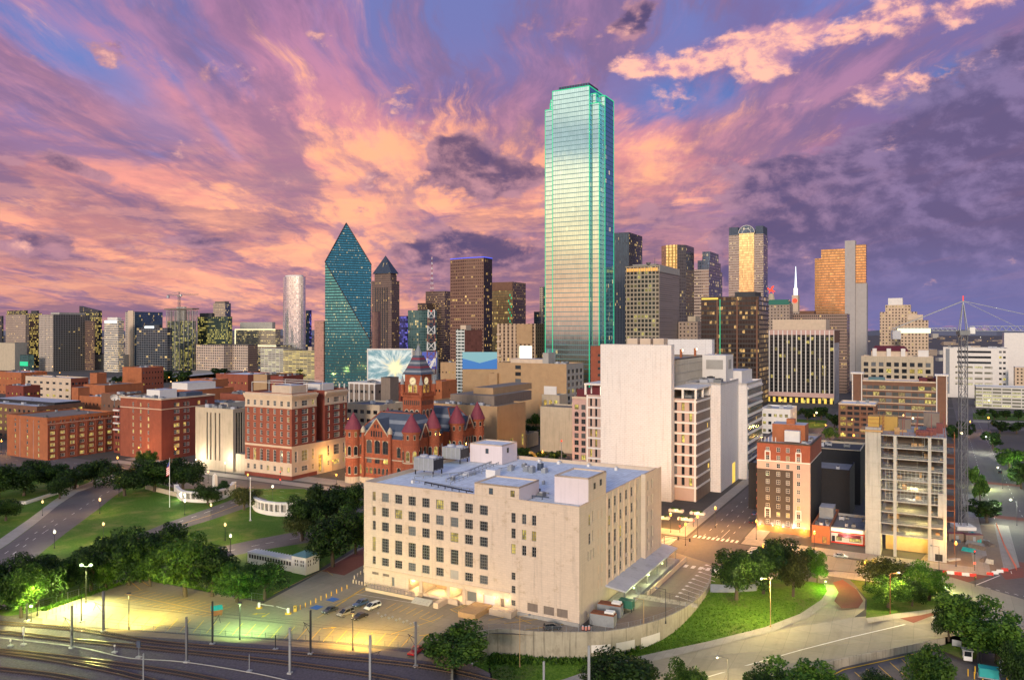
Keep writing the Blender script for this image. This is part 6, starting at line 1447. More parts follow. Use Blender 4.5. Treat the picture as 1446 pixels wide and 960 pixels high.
b.facade('L',0,L,0,H,ops,'blush_paint',matfn=([e1],cz+[zt_],hm),frame='pale_frame',rec=.25)
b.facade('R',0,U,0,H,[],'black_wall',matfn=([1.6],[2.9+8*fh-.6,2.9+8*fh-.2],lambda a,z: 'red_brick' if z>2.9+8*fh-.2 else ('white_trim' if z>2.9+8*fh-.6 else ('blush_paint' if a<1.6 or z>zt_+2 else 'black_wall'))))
b.blank(left=False,right=False,wall='blush_paint');b.roof('pale_roof',par=.9,cope='brown_panel');b.band('L',H-.5,H+.1,'dark_brown',.3);b.band('R',H-.5,H+.1,'dark_brown',.3)
for a in (cols[0],cols[3]):
 for z in (2.9+8*fh,2.9+fh*.9): b.box('window_surround',-.2,-.01,a-1.05,a-.72,z-.3,z+3.0,'white_trim');b.box('window_surround',-.2,-.01,a+.72,a+1.05,z-.3,z+3.0,'white_trim');b.box('window_surround',-.25,-.01,a-1.0,a+1.0,z+3.02,z+3.5,'white_trim')
b.box('stair_head',9,18,3,L-4,H-.9,H+6,'orange_brick','pale_roof');b.box('stair_head',10,13,7,10,H+6,H+8,'orange_brick');b.box('tank_house',5.5,8.5,4.5,10,H-.2,H+4,'white_trim','pale_roof')
m_=MB()
for k in range(5): m_.tube((.8,L-1.5-k*1.3,H-.9),(.8,L-1.5-k*1.3,H+1.8),.16,seg=5)
m_.build('vent_pipe',M['white_trim'],b.e);rooftop_units(b,5,1.5,U-12,1,4,H-.9,4,.5)
for k in range(8): b.box('fire_balcony',3,6,L+.02,L+.9,5+k*fh,5.9+k*fh,'red_steel')
for a in (L-1.2,(cols[0]+cols[1])/2,(cols[1]+cols[2])/2,e1):
 m_=MB();m_.box(-.5,-.05,a-.15,a+.15,2.4,2.7);o_=m_.build('uplight',M['lamp_white'],b.e);light(o_,(-.75,a,3.0),WHITEL,110,.1)
for a in (cols[0]+3,cols[1],cols[3]-2): m_=MB();m_.box(-.4,-.05,a-.2,a+.2,1.7,2.1);o_=m_.build('wall_lamp',M['lamp_amber'],b.e);light(o_,(-1.2,a,2.0),AMBER,420)
b.done(100)
# low annex and restaurant between hotel and building site
b2=Bld('orange_annex','low orange lit annex with a cluttered roof, attached to the right of the painted hotel','building',1172,1146,1180,752,Y=278,h=6.4,Lu=30)
b2.facade('L',0,b2.Lv,0,6.4,[opening(b2.Lv*.3,.2,1.4,2.4,nx=1,ny=1,pane='pane_warm')],'orange_brick');b2.facade('R',0,30,0,6.4,[],'brown_brick');b2.blank(left=False,right=False,wall='brown_brick');b2.roof('grey_roof');b2.box('roof_shed',16,24,.6,b2.Lv-.6,5.5,9.6,'slate_grey','pale_roof');rooftop_units(b2,6,1,15,.4,b2.Lv-.4,5.5,4,.6);b2.done()
b2=Bld('restaurant','one storey white and red restaurant with a red awning and a long glowing sign','restaurant',1221,1171,1228,752,Y=276,h=5.6,Lu=24)
L2=b2.Lv;b2.facade('L',0,L2,0,5.6,[opening(L2*.26,.9,L2*.34,1.6,nx=4,ny=1,pane='pane_pale'),opening(L2*.72,.9,L2*.16,1.6,nx=2,ny=1,pane='pane_pale'),opening(L2*.88,.1,1.1,2.4,nx=1,ny=1,pane='pane_dark')],'white_trim');b2.facade('R',0,24,0,5.6,[],'white_trim');b2.blank(left=False,right=False,wall='white_trim');b2.roof('grey_roof',cope='grey_stone')
b2.box('glowing_sign',-.35,-.05,.6,L2-.3,4.2,5.3,'sign_cream');m_=MB();m_.loft([[(-.05,1.2,3.5),(-1.6,1.2,2.7),(-1.6,1.2,2.6),(-.05,1.2,3.2)],[(-.05,L2-3,3.5),(-1.6,L2-3,2.7),(-1.6,L2-3,2.6),(-.05,L2-3,3.2)]]);m_.build('awning',M['maroon_roof'],b2.e)
for a0,a1,z0,z1 in ((0,.5,0,4.1),(L2-.5,L2,0,4.1),(.51,L2-.51,3.6,4.15),(0,L2,0,.5)): b2.box('red_trim',-.14,-.02,a0,a1,z0,z1,'red_plastic')
rooftop_units(b2,5,4,20,1,L2-1,4.7,9,.6);light(b2.e,(-1.5,L2/2,4.4),WHITEL,260);b2.done()
# ---------------------------------------------------------------- concrete building under construction
b=Bld('unfinished_building','bare concrete frame building under construction with a tall stair core on its left','building site',1337,1222,1350,615,Y=256,Lu=30,h=41.0)
L,U,H=b.Lv,30,41.0;core=b.a_of_px(1244);fl=[0,7.4,11.2,15.0,18.8,22.6,26.0,29.6,33.2,36.8,H]
m_=MB()
for z in fl[1:]: m_.box(0,U,0,core,z-.32,z)
m_.build('floor_slabs',M['concrete'],b.e)
cv_=[0,b.a_of_px(1300)*1.0,b.a_of_px(1264),core-.9]
cv_=[.05,(b.a_of_px(1315)),b.a_of_px(1297),b.a_of_px(1266),core-.9]
for v in (cv_[0],cv_[1],cv_[3]):
 m_=MB()
 for u in (.05,10,20,29): m_.box(u,u+.9,v,v+.95,0,H-.33)
 m_.build('column_row',M['concrete'],b.e)
m_=MB();m_.box(-.5,8,core+.01,L,0,H+2.4)
for k in range(11): m_.box(-.56,-.501,core+.01,L,3.9*k-.06,3.9*k+.06,1)
m_.build('stair_core',[M['concrete'],M['grey_stone']],b.e)
b.box('work_platform',-1.6,9,core-.6,L+1.6,H+1.0,H+1.5,'plywood');b.box('formwork',.2,7,core+.6,L-.8,H+2.4,H+6.0,'yellow_steel')
m_=MB()
for u in (-1.5,3.5,8.9):
 for v in (core-.5,L+1.5): m_.tube((u,v,H+1.5),(u,v,H+6.6),.08,seg=4)
for z in (2.6,4.0,5.4,6.6): m_.tube((-1.5,core-.5,H+z),(-1.5,L+1.5,H+z),.06,seg=4);m_.tube((-1.5,core-.5,H+z),(8.9,core-.5,H+z),.06,seg=4)
m_.build('scaffold',M['rust'],b.e)
b.box('corner_wall',-.02,6,.02,cv_[1],0,7,'concrete');b.box('corner_opening',-.08,-.03,1.2,3.4,.4,2.6,'black_wall');b.box('corner_wall',-.02,5,.02,2.6,15.1,22.2,'concrete')
# interior partitions darkened in colour for shaded depth, stud frames, lit floors
r_=random.Random(3)
st=MB();pw=MB();bw_=MB()
for k in range(1,10):
 z0,z1=fl[k],fl[k+1]-.33
 bw_.face([(14,.1,z0),(14,core-.1,z0),(14,core-.1,z1),(14,.1,z1)])
 for v in [r_.uniform(1,core-1) for _ in range(7)]: st.tube((r_.uniform(1,9),v,z0),(r_.uniform(1,9)*.0+2,v,z1),.05,seg=4)
 if 4 <= k <= 6:
  for i in range(16): v=1.2+i*(core-2.6)/15;st.tube((.6,v,z0),(.6,v,z1),.07,seg=4)
  for q in (1.1,2.4): st.tube((.6,1,z0+q),(.6,core-1.2,z0+q),.07,seg=4)
 else:
  for q in (.55,1.1): st.tube((.15,1,z0+q),(.15,core-1,z0+q),.05,seg=4)
 for _ in range(2):
  v=r_.uniform(1,core-3);u=r_.uniform(1.5,8);pw.box(u,u+r_.uniform(.6,2),v,v+r_.uniform(.8,2.2),z0,z0+r_.uniform(.5,1.8))
st.build('metal_studs',M['galvanised'],b.e);pw.build('stacked_boards',M['plywood'],b.e);bw_.build('shaded_inner_wall',M['brown_panel'],b.e)
b.box('lit_back_wall',9,9.3,1,core-1,.1,6.8,'plywood')
for k,v,pwr,cc in ((0,core*.75,2400,YELLOW),(0,core*.4,2400,YELLOW),(1,core*.5,1000,YELLOW),(2,core*.4,700,YELLOW),(3,core*.6,800,YELLOW),(4,core*.5,500,WHITEL),(5,core*.5,1400,(1,.85,.4)),(6,core*.45,250,WHITEL)):
 z=fl[k+1]-.9;m_=MB();m_.box(5,5.5,v-.4,v+.4,z+.1,z+.25);o_=m_.build('work_lamp',M['lamp_white'],b.e);light(o_,(4.6,v,z-.3),cc,pwr*.30)
# clutter on the deck
for (u,v,du,dv,dz,mt) in ((3,14,1.5,1.6,2.2,'plywood'),(4,4,3,5,1.6,'red_steel'),(7,3,2,3,2.2,'red_steel'),(2,6,1.6,2.4,1.2,'red_steel'),(12,15,6,8,5.0,'yellow_steel'),(20,11,3,4,3.4,'brown_panel'),(22,2,4,5,6,'brown_panel'),(9,8.5,1.2,1.2,1.8,'yellow_steel'),(12,1,2.4,2,3.4,'red_steel'),(18,6,2,2,1.4,'slate_blue'),(10,12,1,3,.8,'plywood')):
 m_=MB();m_.box(u,u+du,v,v+dv,H,H+dz)
 for k in range(3): m_.box(u-.1,u,v+dv*(k+.5)/3.2,v+dv*(k+.5)/3.2+.12,H,H+dz+.4)
 m_.build('deck_stack',M[mt],b.e)
m_=MB()
for v in [.3+i*(core-.6)/9 for i in range(10)]: m_.tube((.2,v,H),(.2,v,H+1.2),.06,seg=4)
for q in (.6,1.2): m_.tube((.2,.3,H+q),(.2,core-.3,H+q),.06,seg=4)
m_.build('deck_railing',M['rust'],b.e);m_=MB()
for v in (.6,4.5,9,13): 
 for u in (1,16,28): m_.tube((u,v,H),(u,v,H+3.6+(v*7+u) % 3),.12,seg=4)
m_.build('steel_uprights',M['red_steel'],b.e)
m_=MB()
for k in range(2,10): m_.box(12,20,-2.6,-.02,fl[k]-.3,fl[k]-.05)
m_.tube((12.2,-2.5,0),(12.2,-2.5,H),.12,seg=4);m_.tube((19.8,-2.5,0),(19.8,-2.5,H),.12,seg=4);m_.build('hoist_platform',M['rust'],b.e)
b.done()
CX_,CY_,_=gp(1360,746)
t,zz=tower_crane('tall grey tower crane with a lattice mast standing behind the unfinished building',CX_,CY_,0,zat(473,CY_),62,26,rad(-8),2.3,'galvanised',11.5)
m_=MB();m_.box(-24,-12,-.6,-.3,zz-.9,zz+.9);m_.build('lit_crane_sign',M['sign_cream'],t)
m_=MB();m_.box(-3.4,3.4,-3.4,3.4,0,1.4);m_.build('crane_base',M['white_trim'],t);m_=MB();m_.tube((0,0,zz+11.5),(0,0,zz+13.5),.2,seg=5);m_.build('beacon',M['neon_red'],t)
# ---------------------------------------------------------------- ground, roads, lawns
def struct(name,mb,mats,kind='structure'): return tag(mb.build(name,mats),kind=kind)
LAY=[0]
def flat(name,pts,z,mat,px=True,kind='structure'):
 LAY[0] += 1;z += LAY[0]*.0005
 P=[gp(p[0],p[1],z) if px else (uv2xy(*p)+(z,)) for p in pts]
 m=MB()
 for t in tessellate_polygon([[Vector((p[0],p[1],0)) for p in P]]): m.face([P[i] for i in t])
 me=m.build(name,[M[mat]]);return tag(me,kind=kind)
def loft2(name,A,B,mat,kind='structure'):        # A, B = lists of (px, py, z)
 m=MB();a=[gp(*p) for p in A];c=[gp(*p) for p in B]
 for i in range(len(a)-1): m.face([a[i],a[i+1],c[i+1],c[i]])
 return tag(m.build(name,[M[mat]]),kind=kind)
def suv(name,u0,u1,v0,v1,z,mat): return flat(name,[(u0,v0),(u1,v0),(u1,v1),(u0,v1)],z,mat,False)
WALLTOP=[(640,925),(690,894),(760,896.5),(835,897),(870,894),(905,887),(940,876),(968,862),(988,847),(1000,833),(1004,822)]
HILL=[(1004,822),(1004,806),(1012,790),(1050,782),(1110,780),(1150,792),(1154,812)]
LOOP=[(1154,812),(1180,815),(1205,826),(1222,846),(1221,860),(1206,871)]
far=[(-9000,60),(-9000,9000),(9000,9000),(9000,150)]
edge=[gp(*p) for p in [(1600,990),(1446,900),(1400,889),(1336,868),(1265,867),(1206,871)]]
loop=[gp(*p) for p in LOOP[::-1]][1:]
hill=[gp(*p) for p in HILL[::-1]][1:]
wall=[gp(*p) for p in WALLTOP[::-1]][1:]
pts=far+[(p[0],p[1]) for p in edge+loop+hill+wall]+[(-6,120),(-6,60)]
m_=MB();vv=[Vector((p[0],p[1],0)) for p in pts]
for t in tessellate_polygon([vv]): m_.face([vv[i] for i in t])
struct('ground',m_,[M['city_ground']])
# streets on the city grid
Z1,Z2,Z3=.006,.05,.10
suv('street',252,283,-140,520,Z1,'asphalt');suv('street',283.1,1100,62,80,Z1,'asphalt');suv('street',283.1,1100,-37,-16,Z1,'asphalt');suv('street',284,900,196,210,Z1,'asphalt')
for u in (420,560,700,860): suv('street',u,u+14,-300,700,Z2,'asphalt')
for (u0,u1,v0,v1) in ((284,290,81,195),(284,292,-15.5,61),(290.1,420,81,86),(292.1,420,55,61.5),(292.1,420,-15.5,-11),(284,420,-45,-37.5),(284,291,211,420),(246,251.9,84,135)): suv('sidewalk',u0,u1,v0,v1,.14,'sidewalk')
def kerb_block(name,u0,u1,v0,v1,mat,h=.14):
 m=MB();p=[uv2xy(u0,v0),uv2xy(u1,v0),uv2xy(u1,v1),uv2xy(u0,v1)];m.prism(p,0,h);return struct(name,m,[M[mat]])
kerb_block('pavement',284.2,292,81.2,118,'sidewalk',.12);kerb_block('pavement',295,306,118,420,'sidewalk',.12)
def dash(u0,u1,v,ln,gap,w,mat='white_paint',along='u',z=Z3):
 m=MB();s=u0
 while s<u1:
  e=min(u1,s+ln)
  q=[(s,v-w/2),(e,v-w/2),(e,v+w/2),(s,v+w/2)] if along=='u' else [(v-w/2,s),(v+w/2,s),(v+w/2,e),(v-w/2,e)]
  m.face([uv2xy(*p)+(z,) for p in q]);s += ln+gap
 return struct('lane_marking',m,[M[mat]])
for v in (66.5,71,75.5): dash(288,700,v,3,6,.18)
dash(288,330,69,14,300,.14);dash(290,900,-31.5,3,7,.16);dash(290,900,-21.2,3,7,.16);dash(100,500,262,3,7,.16,along='v');dash(100,500,272,3,7,.16,along='v')
def zebra(u0,u1,v0,v1,n_,along,mat='white_paint'):
 m=MB()
 for i in range(n_):
  if along=='v': a=v0+(v1-v0)*i/n_;q=[(u0,a),(u1,a),(u1,a+(v1-v0)/n_*.5),(u0,a+(v1-v0)/n_*.5)]
  else: a=u0+(u1-u0)*i/n_;q=[(a,v0),(a+(u1-u0)/n_*.5,v0),(a+(u1-u0)/n_*.5,v1),(a,v1)]
  m.face([uv2xy(*p)+(Z3,) for p in q])
 return struct('crosswalk',m,[M[mat]])
zebra(253,282,83,88,16,'u');zebra(284.5,288,62.5,79.5,10,'v');zebra(247.5,250.5,44,80,15,'v');zebra(252,283,52,57,16,'u')
for u in (300,372,452): suv('crosswalk',u,u+6,-37,-16,Z2,'brick_paving')
# plaza lawns and curving streets
flat('lawn',[(-60,772),(10,760),(60,735),(110,700),(150,682),(180,668),(250,690),(430,690),(516,735),(516,764),(440,810),(372,848),(190,815),(60,862),(-60,880)],Z1,'lawn')
flat('lawn',[(-60,772),(12,764),(50,738),(108,694),(150,662),(60,672),(-60,700)],Z1,'lawn')
def street(name,A,B,mat='asphalt',z=Z2): return loft2(name,[p+(z,) for p in A],[p+(z,) for p in B],mat)
EL_A=[(-40,800),(12,768),(50,740),(83,713),(110,695),(143,683),(175,672)];EL_B=[(20,812),(56,782),(92,753),(134,722),(162,700),(180,688),(205,676)]
street('street',EL_A,EL_B)
street('pavement',[(-60,794),(-2,762),(40,733),(76,706),(106,688),(140,676),(172,666)],[(-40,799.5),(11.5,767.7),(49.5,739.7),(82.6,712.8),(109.7,694.8),(142.6,682.8),(174.6,671.8)],'sidewalk',.02)
street('street',[(110,790),(200,752),(238,737),(293,718),(323,707),(352,696)],[(140,812),(225,762),(254,747),(300,733),(347,717),(378,705)])
street('street',[(150,810),(260,784),(310,772),(367,760),(433,748),(516,724)],[(160,830),(280,800),(330,784),(383,774),(433,766),(516,745)])
def pxline(A,w,mat,z=Z3,name='lane_marking',dashes=None):
 m=MB()
 P=[Vector(gp(p[0],p[1],z)) for p in A]
 for a,c in zip(P,P[1:]):
  t=(c-a);L=t.length;t.normalize();s=Vector((-t.y,t.x,0))*w/2
  if dashes:
   k=0
   while k<L: e=min(L,k+dashes[0]);m.face([a+t*k-s,a+t*e-s,a+t*e+s,a+t*k+s]);k += sum(dashes)
  else: m.face([a-s,c-s,c+s,a+s])
 return struct(name,m,[M[mat]])
pxline([(18,782),(64,750),(102,726),(130,707),(160,690)],.2,'white_paint',dashes=(3,6));pxline([(-10,792),(36,762),(76,734)],.2,'white_paint',dashes=(3,6))
pxline([(245,743),(297,727),(338,712),(365,701)],.25,'yellow_paint');pxline([(232,744),(294,722),(332,708)],.2,'white_paint',dashes=(3,5));pxline([(320,778),(375,767),(433,757)],.2,'white_paint',dashes=(3,6))
loft2('highway',[(60,540,5),(150,534,6),(240,526,7),(330,518,8),(420,513,8)],[(60,548,5),(150,541,6),(240,532,7),(330,523,8),(420,517,8)],'concrete_road')
loft2('highway_barrier',[(60,548,5),(150,541,6),(240,532,7),(330,523,8),(420,517,8)],[(60,551,3.6),(150,543.5,4.6),(240,534,5.6),(330,525,6.6),(420,519,6.6)],'concrete')
flat('lawn',[(1374,592),(1374,583),(1460,584),(1460,594)],Z1,'lawn');flat('street',[(1374,596),(1374,593),(1480,596),(1480,601)],Z2,'concrete_road');flat('lawn',[(1076,606),(1080,590),(1170,590),(1164,604)],Z1,'lawn')
# car parks
flat('parking_lot',[(36,868),(196,817),(372,851),(430,820),(500,778),(516,768),(560,760),(700,860),(830,886),(905,858),(1000,833),(988,846),(968,861),(940,875),(905,886),(870,893),(835,896),(760,895.5),(694,893),(640,921),(600,917),(470,905),(300,896),(120,884)],Z1,'lot')
flat('parking_lot',[(838,862),(925,783),(948,778),(1008,797),(1003,822),(990,846),(966,861)],Z2,'lot')
flat('red_pavement',[(454,806),(516,772),(516,796),(486,812)],Z2,'brick_paving');flat('dirt_patch',[(870,878),(905,855),(962,858),(978,850),(966,860),(930,878),(880,892),(850,895)],Z2+.004,'dirt')
def stall_lines(A,B,n_,dx,dy,mat='yellow_paint',w=.16,name='parking_lines'):
 m=MB()
 for i in range(n_):
  f=i/(n_-1);p=Vector(gp(A[0]+(B[0]-A[0])*f,A[1]+(B[1]-A[1])*f,Z3));q=Vector(gp(A[0]+(B[0]-A[0])*f+dx,A[1]+(B[1]-A[1])*f+dy,Z3))
  t=(q-p).normalized();s=Vector((-t.y,t.x,0))*w/2;m.face([p-s,q-s,q+s,p+s])
 return struct(name,m,[M[mat]])
stall_lines((126,882),(640,918),29,15,-17);stall_lines((68,868),(108,858),8,0,-9);stall_lines((180,838),(305,862),15,22,-6);stall_lines((178,842),(300,867),15,-14,3)
pxline([(176,838),(308,866)],.2,'yellow_paint');pxline([(200,820),(212,828)],.2,'yellow_paint');pxline([(186,822),(198,832)],.2,'yellow_paint')
stall_lines((448,872),(500,838),7,24,-14);pxline([(470,852),(516,834)],.2,'yellow_paint');pxline([(500,838),(585,851)],.15,'white_paint');stall_lines((545,859),(612,876),8,14,-8,'yellow_paint');pxline([(552,895),(622,872)],.2,'yellow_paint');pxline([(592,872),(612,878)],.2,'yellow_paint')
stall_lines((640,858),(664,852),8,14,6);pxline([(636,860),(664,851),(678,857),(650,867),(636,860)],.2,'yellow_paint');pxline([(690,875),(740,866)],.2,'yellow_paint');pxline([(712,880),(770,872)],.2,'yellow_paint');pxline([(728,871),(750,880)],.2,'yellow_paint');pxline([(740,889),(800,880)],.2,'yellow_paint');pxline([(386,838),(455,805),(462,806),(470,812)],.15,'yellow_paint')
stall_lines((904,804),(858,840),7,22,5,'white_paint',.2);stall_lines((1000,798),(958,842),10,24,8,'white_paint',.25);stall_lines((1000,798),(958,842),10,-4,-1,'white_paint',1.1);stall_lines((924,808),(908,830),7,6,1,'white_paint',1.0)
for px,py in ((470,846),(447,857)): m_=MB();c=gp(px,py,Z3);m_.face([(c[0]+2*math.cos(TH+math.pi/4+q*math.pi/2),c[1]+2*math.sin(TH+math.pi/4+q*math.pi/2),Z3) for q in range(4)]);struct('disabled_bay_mark',m_,[M['blue_paint']])
def arrow(px,py,ang,L=3.5):
 c=gp(px,py,Z3);m=MB();R_=Matrix.Rotation(ang,2)
 for poly in ([(-L/2,-.15),(L*.1,-.15),(L*.1,.15),(-L/2,.15)],[(L*.1,-.6),(L/2,0),(L*.1,.6)]): m.face([tuple(R_ @ Vector(p)) for p in poly])
 m.v=[(c[0]+p[0],c[1]+p[1],Z3) for p in m.v];struct('arrow_marking',m,[M['yellow_paint']])
arrow(365,866,rad(190));arrow(375,868,rad(250));arrow(632,849,rad(160));arrow(602,896,rad(10));arrow(466,886,rad(10))
# railway bed
flat('ballast',[(-300,862),(0,868),(120,884.5),(300,897),(470,906),(640,924),(692,950),(700,1100),(-300,1100)],Z1,'ballast')
flat('gravel_path',[(60,872),(130,886),(300,898.5),(470,908),(640,928),(660,940),(470,916),(300,905),(130,893),(60,880)],Z2,'dirt')
# slope and sunken street at the lower right
WB=[(640,990,0),(690,925,-5.8),(760,925,-6),(835,924,-6),(870,917,-5.6),(905,906,-5),(940,890,-4),(968,872,-2.6),(988,853,-1.4),(1000,836,-.5),(1004,822,0)]
CURB=[(700,986,-7),(800,957,-7),(860,936,-6.4),(920,922,-5.6),(1000,905,-4.2),(1080,885,-2.8),(1130,866,-1.8),(1160,846,-1),(1168,834,-.6),(1163,822,-.25),(1154,812,0)]
poly=[gp(*p) for p in WB[1:]]+[gp(p[0],p[1],0) for p in HILL[1:-1]]+[gp(*p) for p in CURB[::-1]]
m_=MB()
for t in tessellate_polygon([[Vector((p[0],p[1],0)) for p in poly]]): m_.face([poly[i] for i in t])
struct('grass_slope',m_,[M['rough_grass']])
flat3=[gp(*p) for p in ((690,924,-5.7),(690,992,-6.9),(690,1090,-7.1),(630,1090,-7.1),(630,960,-6.6))]
m_=MB();m_.face(flat3);struct('grass_slope',m_,[M['rough_grass']])
def up(L_,dz): return [(a,q,z+dz) for a,q,z in L_]
CURB_IN=[(690,1000,-7),(808,966,-7),(872,945,-6.4),(930,931,-5.6),(1006,913,-4.2),(1088,892,-2.8),(1141,872,-1.8),(1173,848,-1),(1180,835,-.6),(1175,821,-.25),(1164,809,0)]
loft2('pavement',up(CURB,.15),up(CURB_IN,.15),'sidewalk');loft2('kerb',up(CURB_IN,.15),up(CURB_IN,-.02),'concrete')
NEAR=[(840,1080,-7),(900,1040,-7),(960,1010,-6.4),(1030,985,-5.4),(1090,958,-4),(1150,938,-2.6),(1191,928,-1.7),(1260,914,-.9),(1333,899,-.1),(1400,892,0),(1446,904,0)]
poly=[gp(*p) for p in CURB_IN]+[gp(p[0],p[1],0) for p in LOOP[1:]]+[gp(*p) for p in [(1265,867,0),(1336,868,0),(1400,889,0),(1446,900,0)]]+[gp(*p) for p in NEAR[::-1]]
m_=MB()
for t in tessellate_polygon([[Vector((p[0],p[1],0)) for p in poly]]): m_.face([poly[i] for i in t])
struct('sunken_street',m_,[M['concrete_road']])
def line3(A,w,mat,dz=.03,name='lane_marking'):
 m=MB();P=[Vector(gp(*p))+Vector((0,0,dz)) for p in A]
 for a,c in zip(P,P[1:]): t=(c-a);t.normalize();s=Vector((-t.y,t.x,0))*w/2;m.face([a-s,c-s,c+s,a+s])
 return struct(name,m,[M[mat]])
line3([(985,960,-5),(1060,938,-3.7),(1130,918,-2.5),(1200,900,-1.3),(1260,886,-.55),(1330,869,.0)],.35,'white_paint',.12)
# looping slip lane with brick crossings, grass island
flat('brick_crossing',[(1176,822),(1190,818),(1210,832),(1219,848),(1212,858),(1188,858),(1178,848),(1184,836)],.03,'brick_paving')
flat('traffic_island',[(1224,846),(1208,826),(1200,818),(1240,822),(1300,836),(1345,845),(1330,858),(1262,866),(1240,870),(1223,872)],.10,'lawn');flat('pavement',[(1223,872),(1240,870),(1262,866),(1330,858),(1345,845),(1352,856),(1300,868),(1226,879)],.12,'sidewalk')
flat('pavement',[(1150,810),(1180,806),(1240,812),(1340,828),(1345,836),(1240,822),(1200,817),(1180,814)],.13,'sidewalk')
flat('street',[(1120,775),(1180,786),(1260,800),(1345,815),(1446,846),(1446,900),(1400,889),(1345,845),(1340,828),(1240,811),(1180,805),(1120,800)],Z2,'concrete_road')
flat('brick_crossing',[(1258,868),(1336,850),(1350,856),(1290,879)],.06,'brick_paving');flat('brick_crossing',[(1310,812),(1362,800),(1400,812),(1346,828)],.03,'brick_paving');flat('brick_crossing',[(1398,840),(1446,850),(1446,880),(1380,862)],.03,'brick_paving');flat('brick_crossing',[(1410,806),(1446,800),(1446,815),(1420,818)],.03,'brick_paving')
pxline([(1262,866),(1330,851)],.3,'white_paint',.08);pxline([(1270,872),(1340,855)],.3,'white_paint',.08);pxline([(1362,832),(1412,812)],.3,'white_paint',.05)
for k in range(6): pxline([(1380+k*13,826+k*3),(1386+k*13,828+k*3)],.2,'white_paint',.05)
flat('site_yard',[(1300,790),(1345,742),(1404,740),(1420,790),(1416,806),(1345,808)],Z2+.004,'dirt');flat('pavement',[(1404,740),(1424,742),(1440,800),(1418,806)],.12,'sidewalk')
# lower car park at the bottom right
low=[(1060,1100,-4.2),(1120,985,-4),(1191,941,-3.2),(1260,926,-2.2),(1331,909,-1.4),(1400,905,-1.2),(1446,912,-1.2),(1640,1010,-1.2),(1640,1150,-2)]
P_=[gp(*p) for p in low];m_=MB()
for t in tessellate_polygon([[Vector((p[0],p[1],0)) for p in P_]]): m_.face([P_[i] for i in t])
struct('lower_parking_lot',m_,[M['asphalt']])
m_=MB()                                            # soil under the lower ground so that nothing floats
m_.face([(-6,60,-7.2),(260,60,-7.2),(260,230,-7.2),(-6,230,-7.2)]);struct('lower_ground',m_,[M['city_ground']])
line3([(1130,976,-4),(1191,945,-3.2),(1260,930,-2.2),(1322,916,-1.5)],.35,'yellow_paint',.03)
m_=MB()
for i in range(10):
 f=i/9;a=Vector(gp(1140+150*f,966-40*f,-3.8+1.9*f));c=Vector(gp(1168+155*f,990-34*f,-3.9+1.7*f));s=Vector((.1,.1,0));m_.face([a-s+Vector((0,0,.04)),c-s+Vector((0,0,.04)),c+s+Vector((0,0,.04)),a+s+Vector((0,0,.04))])
struct('parking_lines',m_,[M['yellow_paint']])
flat('traffic_island',[(1321,914),(1350,905),(1380,915),(1378,930),(1360,930)],-1.0,'lawn')
# walls
def wall_strip(name,label,top,bot,thick,mat,cope=None,toward=None):
 t=[Vector(gp(*p)) for p in top];q=[Vector(gp(*p)) for p in bot];m=MB();n_=len(t)
 for i in range(n_-1):
  m.face([q[i],q[i+1],t[i+1],t[i]])
  d0=Vector((t[i+1].y-t[i].y,-(t[i+1].x-t[i].x),0)).normalized()*-thick
  m.face([t[i],t[i+1],t[i+1]+d0,t[i]+d0]);m.face([t[i]+d0,t[i+1]+d0,Vector((t[i+1].x,t[i+1].y,q[i+1].z))+d0,Vector((t[i].x,t[i].y,q[i].z))+d0])
 o=m.build(name,[M[mat]]);return tag(o,label,'wall')
top=[(p[0],p[1],0) for p in WALLTOP[1:]];tp=[Vector((-6,120,0)),Vector(gp(640,925))]+[Vector(gp(*p)) for p in top];bt=[Vector((p.x,p.y,z)) for p,z in zip(tp,(-7.2,-7.0,-6.4,-6.6,-6.6,-6.2,-5.6,-4.6,-3.4,-2.2,-1.2,-.4))]
# smooth the curve
def smooth_path(P,n_=4):
 out=[]
 for i in range(len(P)-1):
  p0,p1,p2,p3=P[max(0,i-1)],P[i],P[i+1],P[min(len(P)-1,i+2)]
  for k in range(n_):
   t=k/n_;out.append(.5*((2*p1)+(p2-p0)*t+(2*p0-5*p1+4*p2-p3)*t*t+(3*p1-p0-3*p2+p3)*t**3))
 out.append(P[-1]);return out
ts,bs_=smooth_path(tp),smooth_path(bt)
m_=MB();
for i in range(len(ts)-1):
 a,c,e,f=ts[i]+Vector((0,0,.9)),ts[i+1]+Vector((0,0,.9)),bs_[i],bs_[i+1];dd=Vector((-(c-a).y,(c-a).x,0)).normalized()*.5
 m_.face([e,f,c,a]);m_.face([a,c,c+dd,a+dd]);m_.face([a+dd,c+dd,c+dd-Vector((0,0,1.2)),a+dd-Vector((0,0,1.2))])
rw=tag(m_.build('retaining_wall',[M['wall_concrete']]),'long curved stained concrete retaining wall below the cream block','wall')
def wall_patch(px0,px1,py0,py1,Y):
 pass
ts=ts[8:]
for f0,f1,z0,z1 in ((.235,.325,-4.3,-2.4),(.345,.435,-4.5,-2.4),(.455,.535,-5.4,-2.4),(.84,.875,-2.6,-1.0)):
 i0,i1=int(f0*(len(ts)-1)),max(int(f0*(len(ts)-1))+1,int(f1*(len(ts)-1)))
 m_=MB()
 for i in range(i0,i1):
  a,c=ts[i],ts[i+1];dd=Vector(((c-a).y,-(c-a).x,0)).normalized()*.04
  m_.face([Vector((a.x,a.y,z0))+dd,Vector((c.x,c.y,z0))+dd,Vector((c.x,c.y,z1))+dd,Vector((a.x,a.y,z1))+dd])
 m_.build('whitewashed_patch',[M['white_trim']],rw)
